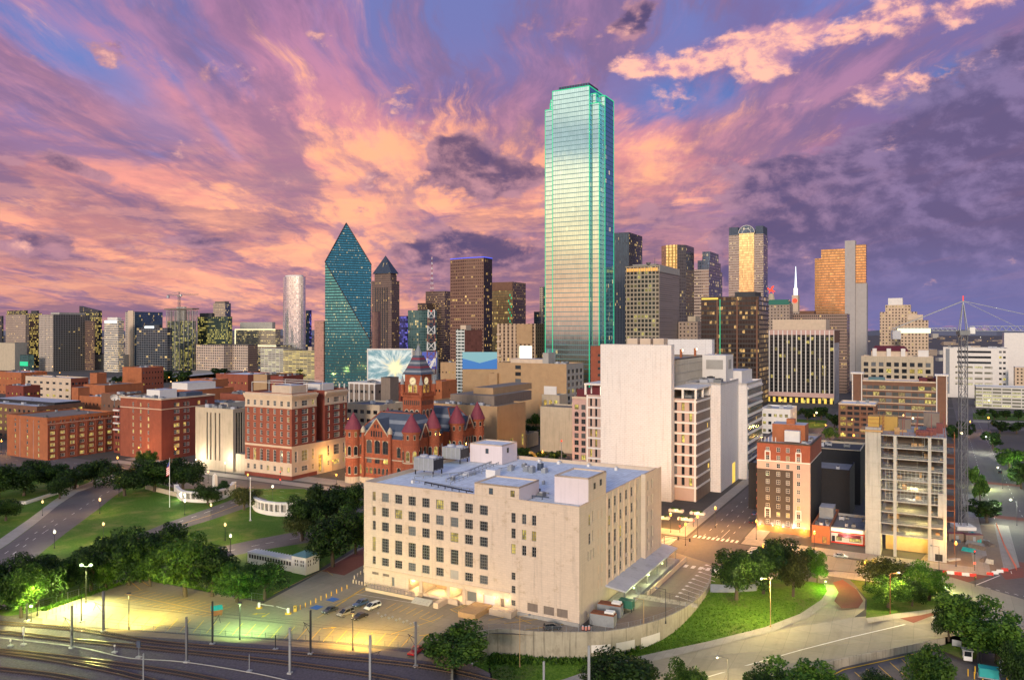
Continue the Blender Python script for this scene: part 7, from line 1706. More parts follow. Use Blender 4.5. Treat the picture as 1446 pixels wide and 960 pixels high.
wall_strip('street_wall','low grey concrete wall along the near side of the sunken street',[(p[0],p[1],p[2]+.5) for p in NEAR[3:9]],[(p[0],p[1]+2,p[2]-2.6) for p in NEAR[3:9]],-.4,'wall_concrete')
def fence(name,label,P,h,step,mat='galvanised',wires=5,post=.05,z=0.0,group=None):
 """posts are parts, the wire infill is one part"""
 t=thing(name,label,'fence',tuple(P[0]),0,group);o=Vector(P[0]);m=MB();pm=MB();pm.cyl(0,0,0,h+.1,post,seg=5);pme=pm.mesh('post',[M[mat]]);cnt=0
 for a,c in zip(P,P[1:]):
  a,c=Vector(a),Vector(c);L=(c-a).length;k=max(1,int(L/step))
  for i in range(k):
   p,q=a+(c-a)*i/k,a+(c-a)*(i+1)/k
   if cnt<100: put('post',pme,t,tuple(p-o))
   cnt += 1
   for j in range(wires):
    zz=h*(j+.5)/wires if j<wires-1 else h;m.tube(p-o+Vector((0,0,zz)),q-o+Vector((0,0,zz)),.03 if j==wires-1 else .012,seg=3)
   kk=4
   for j in range(1,kk): e=p+(q-p)*j/kk-o;m.tube(e,e+Vector((0,0,h)),.010,seg=3)
 m.build('wire_mesh',[M[mat]],t);return t
fence('chain_link_fence','low dark chain link fence between the car park and the railway',[gp(*p) for p in [(40,868),(120,885),(300,897.5),(470,907),(600,919),(640,925)]],1.5,3.2,'steel')
fence('chain_link_fence','tall galvanised fence below the trees along the upper left edge of the car park',[gp(*p) for p in [(30,868),(80,853),(196,816)]],2.4,3.2)
fence('chain_link_fence','tall galvanised fence along the upper edge of the car park, ending at the barrier',[gp(*p) for p in [(197,816),(290,833),(340,846),(371,851)]],2.4,3.2)
fence('wall_fence','galvanised fence standing on top of the curved retaining wall',[tuple(p+Vector((0,.3,.9))) for p in ts[::2]],1.3,3.0)
fence('yard_fence','tall dark fence round the sunken equipment yard beside the cream block',[gp(*p) for p in [(836,893),(822,868),(870,838),(905,842),(960,855),(985,846)]],2.8,3.0,'dark_steel',7)
wall_strip('yard_wall','low concrete wall between the small car park and the dirt yard',[(902,838,1.0),(930,842,1.0),(985,852,1.0)],[(902,846,0),(930,850,0),(985,858,0)],-.3,'wall_concrete')
# railway tracks
def track(label,pts):
 P=smooth_path([Vector(gp(p[0],p[1],0)) for p in pts],8);t=thing('railway_track',label,'railway track',tuple(P[0]),0,'railway tracks at the lower left');o=P[0]
 rails=[MB(),MB()];sl_=[];acc=0
 for a,c in zip(P,P[1:]):
  d_=(c-a).normalized();s=Vector((-d_.y,d_.x,0))
  for k,sg in ((0,-.75),(1,.75)):
   p,q=a+s*sg-o,c+s*sg-o
   rails[k].loft([[p-s*.06+Vector((0,0,.18)),p+s*.06+Vector((0,0,.18)),p+s*.06+Vector((0,0,.36)),p-s*.06+Vector((0,0,.36))],[q-s*.06+Vector((0,0,.18)),q+s*.06+Vector((0,0,.18)),q+s*.06+Vector((0,0,.36)),q-s*.06+Vector((0,0,.36))]])
  L=(c-a).length;x=-acc
  while x<L:
   if x >= 0: sl_.append((a+d_*x-o,math.atan2(d_.y,d_.x)))
   x += .75
  acc=L-(x-.75)
 for r in rails: r.build('rail',[M['rail_steel']],t)
 m=MB();m.box(-.12,.12,-1.3,1.3,.02,.18);me=m.mesh('sleeper',[M['sleeper']])
 sl_.sort(key=lambda q: -(q[0]+o).y);near=[q for q in sl_ if 60<(q[0]+o).y];near.sort(key=lambda q: (q[0]+o-Vector((-40,190,0))).length)
 for p,a in near[:100]: put('sleeper',me,t,tuple(p),a)
 m=MB()
 for p,a in near[100:]:
  ca,sa_=math.cos(a),math.sin(a);i=len(m.v);m.box(-.12,.12,-1.3,1.3,.02,.18);m.v[i:]=[(p.x+q[0]*ca-q[1]*sa_,p.y+q[0]*sa_+q[1]*ca,q[2]) for q in m.v[i:]]
 if m.f: tag(m.build('sleepers',[M['sleeper']],t),kind='stuff')
 return t
track('railway track nearest the car park, running beside the chain link fence',[(-160,866),(0,880),(110,889),(230,908),(450,926),(620,945),(740,975)])
track('second railway track out from the car park fence',[(-160,880),(0,893),(100,904),(200,914),(400,936),(560,960),(640,985)])
track('third railway track, beyond the row of grey posts',[(-160,908),(0,919),(120,932),(260,952),(420,985)])
track('railway track branching off the third one in the lower left corner',[(-100,912),(20,924),(110,938),(200,958),(300,990)])
track('railway track in the extreme lower left corner',[(-160,930),(0,945),(100,958),(200,985)])
m_=MB()
P=smooth_path([Vector(gp(p[0],p[1],.25)) for p in [(-60,895),(0,900),(110,913),(180,928),(260,934),(360,950),(430,966)]],5)
for a,c in zip(P,P[1:]): m_.tube(a,c,.11,seg=4)
tag(m_.build('cable_trough',[M['grey_stone']]),'pale cable trough winding between the railway tracks','cable trough')
# far city beyond the towers, reads as one mass of low roofs and trees
r_=random.Random(5);m_=MB()
for i in range(1000):
 Y=1750+5200*r_.random()**1.6;px=r_.uniform(-700,2150);X=(px-CX)*Y/F;w_=r_.uniform(12,60);hh=r_.choice((5,6,8,8,12,18))*(1.0 if r_.random()<.9 else 2.0)
 if i>640: Y=r_.uniform(420,1750);px=r_.choice((r_.uniform(-900,-60),r_.uniform(1560,2400)));X=(px-CX)*Y/F;w_ *= .6
 m_.box(X,X+w_,Y,Y+r_.uniform(10,40),0,hh,r_.choice((0,0,1,1,2,3)),r_.choice((2,3,4)))
struct('distant_city',m_,[M['cw_old_tan'],M['cw_beige_grid'],M['grey_stone'],M['brown_roof'],M['pale_roof']],'stuff')
m_=MB()
for i in range(420):
 Y=1900+4800*r_.random()**1.5;px=r_.uniform(-200,1650);X=(px-CX)*Y/F;q=r_.uniform(.6,1.4)*Y/1900;m_.box(X,X+q,Y,Y+q,9,9+q,r_.choice((0,0,1,2)))
struct('distant_city_lights',m_,[M['lit_orange'],M['arch_white'],M['lit_yellow']],'stuff')
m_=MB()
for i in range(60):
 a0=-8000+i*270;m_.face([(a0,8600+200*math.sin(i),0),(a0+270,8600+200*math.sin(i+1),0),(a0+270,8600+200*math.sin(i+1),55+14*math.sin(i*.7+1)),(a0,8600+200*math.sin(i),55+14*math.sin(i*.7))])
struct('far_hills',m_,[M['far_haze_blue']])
# ---------------------------------------------------------------- trees
def crown_mesh(seed,leafmat,n_leaf,blobs,size=.052,rx=1.0,rz=.8,gap=.0):
 r=random.Random(seed);m=MB();B=[]
 for i in range(blobs):
  while True:
   p=Vector((r.uniform(-1,1),r.uniform(-1,1),r.uniform(-.75,1)))
   if .25<p.length<1.0: break
  rr=r.choice((r.uniform(.12,.2),r.uniform(.2,.36)));B.append((Vector((p.x*rx*.76,p.y*rx*.76,p.z*rz*.72)),rr))
 B += [(Vector((0,0,.05)),.45),(Vector((.15,-.1,-.2)),.4)]
 for c,rr in B:
  k=int(n_leaf*rr*rr/sum(q*q for _,q in B))
  for _ in range(k):
   d_=Vector((r.gauss(0,1),r.gauss(0,1),r.gauss(0,1)+.15)).normalized();rad_=rr*(1-.55*r.random()**2.2)*r.uniform(.85,1.12)
   p=c+Vector((d_.x,d_.y,d_.z*.8))*rad_
   nn=(d_+Vector((r.gauss(0,.55),r.gauss(0,.55),r.gauss(0,.55)+.25))).normalized();a=nn.orthogonal().normalized();b_=nn.cross(a);g=r.uniform(0,6.3);a,b_=a*math.cos(g)+b_*math.sin(g),b_*math.cos(g)-a*math.sin(g)
   s=size*r.uniform(.55,1.35)
   m.face([p-a*s,p-b_*s*.55,p+a*s,p+b_*s*.55])
 me=bpy.data.meshes.new('crown');me.from_pydata(m.v,[],m.f);me.materials.append(M[leafmat]);me.update();return me,B
def trunk_mesh(seed,B):
 r=random.Random(seed);m=MB();x=y=0;prev=Vector((0,0,-1.75));pr=.085
 fork=Vector((r.uniform(-.06,.06),r.uniform(-.06,.06),-.95));m.tube(prev,fork,.085,.065,7)
 for c,rr in sorted(B,key=lambda q: -q[1])[:9]:
  mid=fork+(c-fork)*.5+Vector((r.uniform(-.08,.08),r.uniform(-.08,.08),r.uniform(-.05,.05)));m.tube(fork,mid,.045,.028,5);m.tube(mid,c,.028,.010,5)
 return m.mesh('trunk',[M['bark']])
KIND={}
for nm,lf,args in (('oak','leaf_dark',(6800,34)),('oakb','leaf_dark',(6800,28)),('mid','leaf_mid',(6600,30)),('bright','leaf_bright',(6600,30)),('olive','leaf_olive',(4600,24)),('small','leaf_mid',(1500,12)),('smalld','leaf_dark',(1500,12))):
 big=args[0]>2000
 me,B=crown_mesh(hash(nm) % 1+len(nm)*31+ord(nm[0])+ord(nm[-1])*3,lf,args[0],args[1],.043 if big else .08,gap=0)
 KIND[nm]=(me,trunk_mesh(len(nm),B))
TREES=bpy.data.objects
def tree(kind,pxc,pytop,pybase,wpx,label,group=None,z=0.0,name='tree',low=False):
 """crown spans pytop..pybase-trunk; wpx = crown width in photo pixels; pybase = where the trunk meets the ground"""
 X,Y,_=gp(pxc,pybase,z);h=(zat(pytop,Y)-z);wd=wpx*Y/F/2
 t=thing(name,label,'tree',(X,Y,z),RNG.uniform(0,6.28),group)
 crown,trunk=KIND[kind]
 ch=h*.47                # half height of the crown in its own units of .85
 c=put('crown',crown,t,(0,0,h-ch*1.04),0,(wd*1.36,wd*1.36,ch*1.27));tr=put('trunk',trunk,t,(0,0,h-ch*.93),0,(max(wd,1.0),max(wd,1.0),(h-ch*.93)/1.75))
 return t
G1='oaks below the brick warehouses'
T_=[
 ('oak',-8,772,868,70,'dark oak cut by the left edge, beside the lit car park'),('bright',30,792,872,62,'tree glowing yellow green in the lamp light at the left end of the car park'),('oak',52,768,856,66,'tall dark oak behind the yellow green lit tree at the left'),('mid',86,776,838,58,'leafy tree behind the twin headed lamp, left edge of the car park'),
 ('oakb',128,752,834,62,'dark oak between the twin headed lamp and the lawn'),('bright',150,788,832,44,'low bright green tree by the fence right of the twin headed lamp'),('oak',182,738,826,66,'broad dark oak over the corner of the car park fence'),('oakb',222,730,815,70,'dark oak behind the big leafy tree, in front of the grey street'),('mid',212,762,828,50,'leafy tree hanging over the apex of the car park fence'),
 ('bright',262,748,842,84,'biggest leafy tree at the upper edge of the car park, lit green'),('oak',300,756,842,62,'dark right shoulder of the tree clump at the upper edge of the car park'),('mid',335,790,850,60,'low leafy tree beside the fence, left of the white arcade pavilion'),('oakb',374,782,846,58,'dark tree in front of the white arcade pavilion'),
 ('oak',-2,648,704,50,'dark oak at the left edge below the orange warehouse',G1),('oakb',34,646,700,54,'round dark oak below the left half of the orange warehouse',G1),('oak',76,645,694,48,'dark oak below the corner of the orange warehouse',G1),('oakb',106,652,690,46,'shorter dark oak right of the warehouse corner',G1),('oak',134,643,684,46,'tall dark oak below the right end of the orange warehouse',G1),
 ('oakb',176,650,700,56,'broad dark oak beside the curved street, under the red brick block'),('oak',218,640,694,58,'dark oak under the red brick block, left of the flagpole'),('oakb',258,642,692,52,'dark oak beside the flagpole and the curved white colonnade'),('oak',8,698,735,42,'small dark oak on the lawn at the left edge'),('oakb',84,664,704,34,'small oak at the bend of the street'),('mid',214,632,662,16,'small lit tree at the foot of the red brick block',None),('mid',200,634,660,14,'smaller lit tree at the foot of the red brick block, left',None),
 ('oak',293,680,712,36,'small round oak in front of the left curved colonnade'),('oakb',314,676,702,18,'slim oak behind the small round one at the colonnade'),('olive',345,682,720,40,'olive leaved tree right of the stone obelisk'),('oak',428,690,762,44,'dark oak between the right curved colonnade and the lawn'),('oakb',462,676,742,54,'dark oak left of the cream block, in front of the courthouse'),('oak',494,674,736,48,'oak tucked against the top left corner of the cream block'),('olive',426,716,764,40,'brown green tree on the lawn beside the purple street'),('oak',470,712,800,72,'large dark oak left of the cream block, above the red paving'),('mid',502,706,782,48,'grey green tree touching the left wall of the cream block'),
 ('mid',648,880,942,96,'big round dark green tree beside the railway, bottom centre'),('oak',612,898,936,34,'low bush like tree beside the red pickup'),
 ('oak',1040,762,846,66,'dark oak at the left end of the grassy mound'),('oakb',1078,754,838,58,'dark oak in the middle of the grassy mound'),('oak',1112,756,826,58,'dark oak on the mound, in front of the painted hotel'),('olive',1120,772,842,50,'olive oak on the right side of the grassy mound'),('bright',1154,770,822,32,'tree lit bright lime green at the right of the mound'),
 ('olive',1246,778,838,62,'brown olive tree on the traffic island, left of the lime lit one'),('mid',1254,810,858,50,'smaller green tree on the near side of the traffic island'),('bright',1312,792,848,58,'lime lit tree at the right end of the traffic island'),('oak',1288,812,856,36,'dark small tree at the right of the traffic island'),
 ]
for a in T_: tree(a[0],a[1],a[2],a[3],a[4],a[5],a[6] if len(a)>6 else None)
for a in [('mid',1362,826,908,84,'tall open branched tree at the lower right, over the street wall',-1.2),('mid',1408,858,936,92,'big leafy green tree right of the parking booth',-1.4),('oak',1340,838,905,40,'dark tree behind the parking booth',-.6),
          ('mid',1314,908,990,70,'round green tree in the middle of the lower car park',-3),('oakb',1250,942,1000,56,'dark tree at the bottom edge of the lower car park',-3.8),('mid',1128,924,1010,92,'wide tree at the bottom edge in front of the sunken street',-4.5),('oak',1076,936,1015,66,'dark tree at the bottom edge, left of the wide one',-5),('mid',972,924,1010,56,'slim leafy tree at the bottom edge, right of the biggest one',-6.5),('oakb',888,910,1000,108,'biggest dark tree at the bottom edge, below the curved wall',-7),('oak',848,930,1010,60,'dark tree at the bottom edge, left of the biggest one',-7),('mid',1170,944,1010,60,'tree at the bottom edge below the yellow parking lines',-4.2),('oak',1436,900,985,44,'dark tree cut by the lower right corner',-1.3)]:
 tree(a[0],a[1],a[2],a[3],a[4],a[5],None,a[6])
G2='small trees in the memorial square'
for i,(px,pt,pb,wd,lab) in enumerate([(708,606,640,26,'small dark tree left of the concrete memorial box'),(728,592,622,26,'dark tree right behind the concrete memorial box'),(752,596,620,24,'dark tree behind the right corner of the memorial box'),(776,604,634,26,'dark tree just right of the memorial box'),(797,594,630,28,'rounded taller tree in the row right of the memorial box'),(815,604,636,26,'dark tree next to the white slab tower'),(738,628,648,30,'low dark tree in front of the memorial box'),(762,634,652,30,'low olive bush in front of the memorial box'),(784,634,652,26,'low bush right of the memorial box front'),(690,590,620,18,'small bright tree beside the glowing college doorway'),(714,616,650,22,'dark tree behind the annex roof house'),(826,606,634,20,'dark tree half hidden by the white slab tower'),(757,576,606,22,'bright green tree in front of the arcade building'),(744,578,604,20,'dark tree left of the arcade building')]):
 tree('smalld' if i not in (9,12) else 'small',px,pt,pb,wd,lab,G2)
G3='trees in the distance'
far_t=[(668,534,560,30,'dark tree mass right behind the clock tower'),(640,533,556,28,'dark tree right of the orange office behind the clock tower'),(692,536,562,22,'bright tree left of the large tan brick office'),(655,528,550,22,'tree below the blue banner'),(430,516,536,34,'dark trees at the foot of the teal prism tower, left'),(462,515,536,34,'dark tree at the foot of the teal prism tower'),(495,516,536,34,'dark tree at the right foot of the teal prism tower'),(520,512,534,20,'dark tree left of the big billboard'),(258,520,542,26,'dark tree beyond the brick parking deck'),(236,520,540,22,'dark tree beside the plain red brick block'),(190,500,516,26,'dark tree in front of the dark gridded office block'),(262,500,516,30,'dark tree in front of the twin beige slabs'),(60,508,520,20,'dark tree in front of the leaning glass hall'),(86,510,522,18,'row of dark shrubs before the long low hall'),(112,511,521,14,'small dark tree before the long low hall'),
          (1160,570,592,26,'dark tree on the corner behind the painted hotel'),(1140,572,594,22,'smaller dark tree behind the painted hotel'),(1085,576,600,20,'dark tree left of the low white building'),(1118,575,598,24,'round dark tree right of the low white building'),(1178,580,604,22,'dark tree by the kerb in front of the brown loft block'),(1172,596,624,20,'green lit tree between the painted hotel and the loft block'),(312,516,536,26,'dark tree under the raised highway, right'),(165,528,548,22,'dark tree under the raised highway, middle'),(580,540,562,18,'dark tree left of the clock tower'),(1362,590,618,24,'dark tree behind the crane mast'),(1345,596,622,22,'dark tree between the building site and the crane mast'),(1188,618,646,36,'amber lit tree in front of the brown loft block'),(1214,624,650,30,'amber lit tree left of the bare stair core'),(1172,630,652,18,'dark tree right of the painted hotel roof'),
          (1376,648,690,20,'lime green tree at the kerb of the long street'),(1384,662,712,22,'lime green tree beside the crane mast'),(1394,698,738,52,'spreading dark oak at the foot of the tower crane'),(1402,604,634,26,'round dark tree by the long street on the right'),(1426,622,664,40,'green tree lit from below right of the long street'),(1442,640,690,36,'dark tree at the right edge beside the long street'),(1412,590,612,22,'small dark tree near the parking deck'),(1436,592,612,26,'small tree at the right edge near the parking deck'),(1388,574,590,16,'clipped dark tree on the strip before the parking deck, leftmost'),(1404,575,592,16,'clipped dark tree on the strip before the parking deck, middle'),(1421,576,592,16,'clipped dark tree on the strip before the parking deck, right'),(1438,576,592,16,'clipped dark tree on the strip before the parking deck, at the edge'),(1385,505,530,18,'green lit tree between the tan hotel and the white garage')]
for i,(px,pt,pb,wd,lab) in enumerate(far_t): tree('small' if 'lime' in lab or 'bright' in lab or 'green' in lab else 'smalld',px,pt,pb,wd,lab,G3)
# weeds: uncountable tufts on the slope and below the wall
def tufts(name,regions,n_,seed,mat,s0,s1):
 r=random.Random(seed);m=MB()
 for (A,B,cnt) in regions:
  for _ in range(cnt):
   i=r.randrange(len(A)-1);f,g=r.random(),r.random()**1.3
   P=[Vector(gp(*q)) for q in (A[i],A[i+1],B[i],B[i+1])];a=P[0].lerp(P[1],f);c=P[2].lerp(P[3],f);p=a.lerp(c,g)
   for _ in range(3):
    an=r.uniform(0,6.3);s=r.uniform(s0,s1);dx,dy=math.cos(an)*s*.5,math.sin(an)*s*.5;o=Vector((r.gauss(0,s*.4),r.gauss(0,s*.4),0));ln=Vector((r.gauss(0,.3)*s,r.gauss(0,.3)*s,s*r.uniform(.6,1.1)))
    m.face([p+o+Vector((-dx,-dy,-.05)),p+o+Vector((dx,dy,-.05)),p+o+Vector((dx*.3,dy*.3,0))+ln])
 me=bpy.data.meshes.new(name);me.from_pydata(m.v,[],m.f);me.materials.append(M[mat]);o=bpy.data.objects.new(name,me);COL.objects.link(o);return tag(o,kind='stuff')
tufts('weeds',[(WB[1:6],CURB[0:5],2600),(WB[5:10],CURB[3:8],1500)],0,4,'leaf_weed',.22,.55)
tufts('undergrowth',[([(690,926,-5.8),(760,926,-6),(835,925,-6),(870,918,-5.6),(905,907,-5)],[(690,940,-6.2),(760,938,-6.3),(835,936,-6.3),(870,928,-5.8),(905,914,-5)],1300)],0,6,'leaf_mid',.5,1.4)
tufts('fence_weeds',[([(60,861,0),(120,841,0),(196,815.5,0),(240,823,0),(300,834,0)],[(62,862,0),(121,842,0),(196,816.5,0),(239,824,0),(300,835,0)],700)],0,7,'leaf_bright',.4,1.1)
# ---------------------------------------------------------------- lamps, posts, signals, vehicles and other small things
def lamp_post(label,px,py,h=6.0,kind='globe',col=WARM,watts=900,glowm='lamp_warm',group=None,z=0.0,pole='dark_steel',ang=0.0,on=True,r=.09):
 X,Y,_=gp(px,py,z);t=thing('street_lamp',label,'street lamp',(X,Y,z),ang,group)
 m=MB();m.cyl(0,0,0,.7,r*2.2,r*1.6,8);m.cyl(0,0,.7,h,r,r*.75,8);m.build('pole',M[pole],t)
 if kind=='globe':
  m=MB();m.lathe(0,0,[(.12,h),(.34,h+.25),(.42,h+.6),(.30,h+.95),(.05,h+1.05)],10);m.build('globe',M[glowm],t,True);m=MB();m.lathe(0,0,[(.35,h+.96),(.30,h+1.1),(.04,h+1.3)],8);m.build('cap',M[pole],t)
  if on: light(t,(0,0,h+1.75),col,watts,.5)
 elif kind=='box':
  m=MB();m.box(-.45,.45,-.3,.3,h,h+.35);m.build('lamp_head',M['dark_steel'],t)
  if on: m=MB();m.box(-.38,.38,-.25,.25,h-.06,h-.003);m.build('lens',M[glowm],t);s_=light(t,(0,0,h-.3),col,watts,.3);s_.data.type='SPOT';s_.data.spot_size=rad(150);s_.data.spot_blend=1;s_.rotation_euler=(rad(54),0,0)
 elif kind=='twin':
  for s in (-1,1):
   m=MB();m.tube((0,0,h-.2),(s*1.1,0,h+.1),.06,seg=5);m.lathe(s*1.3,0,[(.2,h-.1),(.48,h+.1),(.42,h+.5),(.1,h+.65)],10);m.build('lamp_head',M['dark_steel' if not on else glowm],t)
  if on: s_=light(t,(0,-.9,h-.2),col,watts,.5);s_.data.type='SPOT';s_.data.spot_size=rad(165);s_.data.spot_blend=1;s_.rotation_euler=(rad(-42),0,0)
 elif kind=='arm':
  m=MB();m.tube((0,0,h-.1),(-2.2,0,h+.3),.06,seg=5);m.build('arm',M[pole],t);m=MB();m.lathe(-2.4,0,[(.1,h+.05),(.4,h+.2),(.25,h+.5)],8);m.build('lamp_head',M[glowm if on else 'steel'],t)
  if on: light(t,(-2.4,0,h-.4),col,watts,.3)
 return t
GP_='globe lamps along the plaza streets'
for px,py,lab,gm,w_ in ((60,728,'globe lamp on the left lawn beside the curved street','lamp_warm',500),(141,725,'globe lamp at the right kerb of the curved street','lamp_warm',700),(77,774,'globe lamp at the near bend of the curved street','lamp_white',700),(146,762,'globe lamp rising behind the tree clump on the lawn','lamp_warm',600),(168,700,'globe lamp under the oak at the top of the curved street','lamp_warm',500),(261,727,'globe lamp near the flagpole on the lawn','lamp_white',700),(298,733,'globe lamp at the kerb of the middle plaza street','lamp_warm',700),(318,763,'globe lamp on the lawn between two plaza streets','lamp_warm',700),(325.5,780,'globe lamp at the near kerb of the lower plaza street','lamp_white',800),(385,705,'globe lamp before the right curved colonnade','lamp_white',700),(294,682,'globe lamp behind the left colonnade, near the obelisk','lamp_warm',600),(318,669,'globe lamp at the foot of the pale slit windowed block','lamp_white',800),(277,664,'globe lamp at the left foot of the slit windowed block','lamp_white',700),(100,690,'globe lamp glowing among the oaks','lamp_warm',400),(213,672,'globe lamp glowing behind the oak at the brick block','lamp_warm',400)):
 lamp_post(lab,px,py,5.2,'globe',WARM if gm=='lamp_warm' else WHITEL,w_*1.6,gm,GP_)
for px,py,lab,w_ in ((470,668,'amber lamp lighting the side of the red and cream office building',1000),(475,690,'amber lamp on the corner in front of the courthouse',1100),(166,664,'amber lamp between the two brick blocks on the left',2600),(350,690,'amber lamp at the crossing behind the tall white pole',900),(947,752,'amber lamp on the corner by the white slab tower',3600),(1222,826,'amber lamp on the traffic island',2600),(766,655,'amber lamp at the back edge of the cream block',1600),(822,640,'amber lamp among the trees beside the white slab tower',900),(1078,800,'amber lamp showing through the trees on the mound',700),(1213,652,'amber lamp in front of the brown loft block',1800),(1068,762,'amber lamp at the left corner of the painted hotel',1600),(930,742,'amber lamp beside the planters of the white slab tower',1500),(775,612,'amber lamp in the row of trees behind the memorial',700),(1150,780,'amber lamp before the orange annex',1600)):
 lamp_post(lab,px,py,6.2,'globe',AMBER,w_*1.7,'lamp_amber','amber street lamps')
for px,py,lab in ((1436,742,'tall lamp at the right kerb of the long street, nearest'),(1416,690,'tall lamp at the right kerb of the long street, middle'),(1398,640,'tall lamp at the right kerb of the long street, farthest')):
 lamp_post(lab,px,py,10,'arm',(.92,1.0,.72),2600,'lamp_white','tall lamps along the long street')
for px,py,lab,w_ in ((248,652,'amber lamp in front of the dark red brick block',500),(196,650,'amber lamp at the left foot of the dark red brick block',500),(2,640,'amber lamp at the left foot of the orange warehouse',2200),(118,568,'amber lamp in the alley behind the orange warehouse',2600),(70,560,'amber lamp before the long warehouse',2600),(212,560,'amber lamp behind the dark red brick block',2400),(30,545,'amber lamp by the maroon warehouse',2600),(250,545,'amber lamp beside the brick parking deck',2600),(330,552,'amber lamp behind the slit windowed block',2200),(500,560,'amber lamp by the brown ribbed block',2400),(640,545,'amber lamp by the depot behind the clock tower',2600),(690,560,'amber lamp left of the large tan brick office',2600),(985,758,'amber lamp on the near corner of the big street crossing',2800),(1010,745,'amber lamp in the street by the slab tower',2000),(1130,640,'amber lamp behind the painted hotel',2000),(1150,600,'amber lamp on the corner by the striped tower',2600),(1370,610,'amber lamp by the parking deck at the right',2200),(1350,800,'amber lamp at the corner of the site yard',1800),(110,541,'amber lamp at the left end of the raised highway',5000),(200,533,'amber lamp in the middle of the raised highway',6000),(290,526,'amber lamp near the right end of the raised highway',6000),(1166,615,'amber lamp at the street corner before the loft block',2600),(1190,628,'amber lamp under the trees before the loft block',2200),(968,770,'amber lamp in the middle of the big street crossing kerb',2200)):
 lamp_post(lab,px,py,7,'globe',AMBER,w_,'lamp_amber','amber street lamps')
# car-park lights
lamp_post('twin headed car park lamp shining green white among the trees',121.5,851,10.4,'twin',(.95,1.0,.32),24000,'lamp_green',z=0,r=.12)
lamp_post('unlit twin headed lamp post in the glowing corner of the car park',53,869,9.0,'twin',(.95,.95,.22),9000,'dark_steel',r=.12)  # heads stay dark metal, a spot below them lights the corner
for px,py,lab,col,w_,gm,h in ((182,888,'dark car park lamp post casting yellow light, near the railway on the left',(1.0,.84,.16),17000,'lamp_warm',9),(338.7,903,'dark car park lamp post casting green light, near the railway',(.50,1.0,.30),10000,'lamp_green',9),(498,918,'dark car park lamp post casting orange yellow light, by the parked cars',(1.0,.70,.14),16000,'lamp_warm',9)):
 lamp_post(lab,px,py,h,'box',col,w_,gm,'box headed car park lamp posts',r=.11)
lamp_post('white lit lamp post standing against the cream wall',761,866,7.5,'globe',(.72,1.0,.25),6500,'lamp_white')
lamp_post('yellow wooden lamp post before the retaining wall',734,941,12.5,'arm',YELLOW,0,pole='plywood',on=False,z=-6.2,ang=rad(180));lamp_post('tall thin lamp post at the curve of the retaining wall',909,914,12.5,'arm',YELLOW,0,pole='plywood',on=False,z=-5.2)
lamp_post('wooden post on the grassy mound',1088,886,13,'arm',(1,.80,.30),4600,'steel',pole='plywood',z=-2.8,r=.13);lamp_post('brown lamp post on the near edge of the traffic island',1257,867,11,'arm',(1,.78,.30),3200,'steel',pole='rust',ang=rad(180));lamp_post('grey lamp post at the corner of the unfinished building',1326,812,9,'arm',YELLOW,0,on=False);lamp_post('dark lamp post at the bottom edge of the sunken street',1028,985,9,'arm',(1,.78,.3),2600,'steel',z=-5.6);lamp_post('dark post at the fence corner of the small car park',940,880,9,'arm',YELLOW,0,on=False)
X_,Y_,_=gp(44,878);t=thing('flood_lamp','low flood lamp lighting the trees in the left corner of the car park','flood lamp',(X_,Y_,0));m_=MB();m_.cyl(0,0,0,4,.08,seg=6);m_.build('pole',M['dark_steel'],t);m_=MB();m_.box(-.3,.3,-.2,.2,4,4.4);m_.build('lamp_head',M['lamp_green'],t);light(t,(0,-1.8,4.9),(.95,1.0,.30),1500,.4)  # added light for these trees, beside the real twin headed lamp
for px,py,col,w_,lab in ((1166,829,(.6,1,.12),900,'green flood lamp under the lime tree on the mound'),(1336,838,(.8,1,.2),1500,'flood lamp beside the lime lit tree on the traffic island'),(1392,690,(.8,1,.25),1800,'flood lamp under the lime trees by the crane'),(1440,668,(.6,1,.3),2200,'flood lamp under the green tree at the right edge'),(365,720,(1,.95,.6),1100,'flood lamp at the foot of the right curved colonnade'),(257,706,(.75,1,.6),700,'flood lamp at the foot of the left curved colonnade')):
 X_,Y_,_=gp(px,py);t=thing('flood_lamp',lab,'flood lamp',(X_,Y_,0 if px not in (1100,) else -1.2));m_=MB();m_.cyl(0,0,0,1.6,.05,seg=6);m_.build('pole',M['dark_steel'],t);m_=MB();m_.box(-.2,.2,-.15,.15,1.6,1.9);m_.build('lamp_head',M['lamp_green' if col[0]<.9 else 'lamp_white'],t);light(t,(0,-.5,2.4),col,w_,.3)
# catenary and railway posts
def post(label,px,pt,pb,w=.22,mat='pole_grey',arm=None,group='grey railway posts',head=False):
 X,Y,_=gp(px,pb);h=zat(pt,Y);w *= .55;t=thing('railway_post',label,'post',(X,Y,0),rad(-13),group)
 m=MB();m.box(-w*.35,w*.35,-w,w,0,h);m.box(-w*1.4,w*1.4,-w*1.05,-w*.8,0,h-.1);m.box(-w*1.4,w*1.4,w*.8,w*1.05,0,h-.1);m.build('mast',M[mat],t)
 m=MB();m.box(-.5,.5,-.5,.5,0,.35);m.build('footing',M['concrete'],t)
 if arm:
  m=MB();m.tube((0,0,h*.62),(arm,.2,h*.70),.06,seg=4);m.tube((0,0,h*.44),(arm*.9,.2,h*.69),.05,seg=4);m.tube((arm*.75,.2,h*.68),(arm*1.05,.2,h*.50),.04,seg=4);m.build('bracket_arm',M['dark_steel'],t)
 if head: m=MB();m.cyl(0,0,h*.3,h*.42,.22,seg=8);m.build('tension_weight',M['dark_steel'],t)
 return t
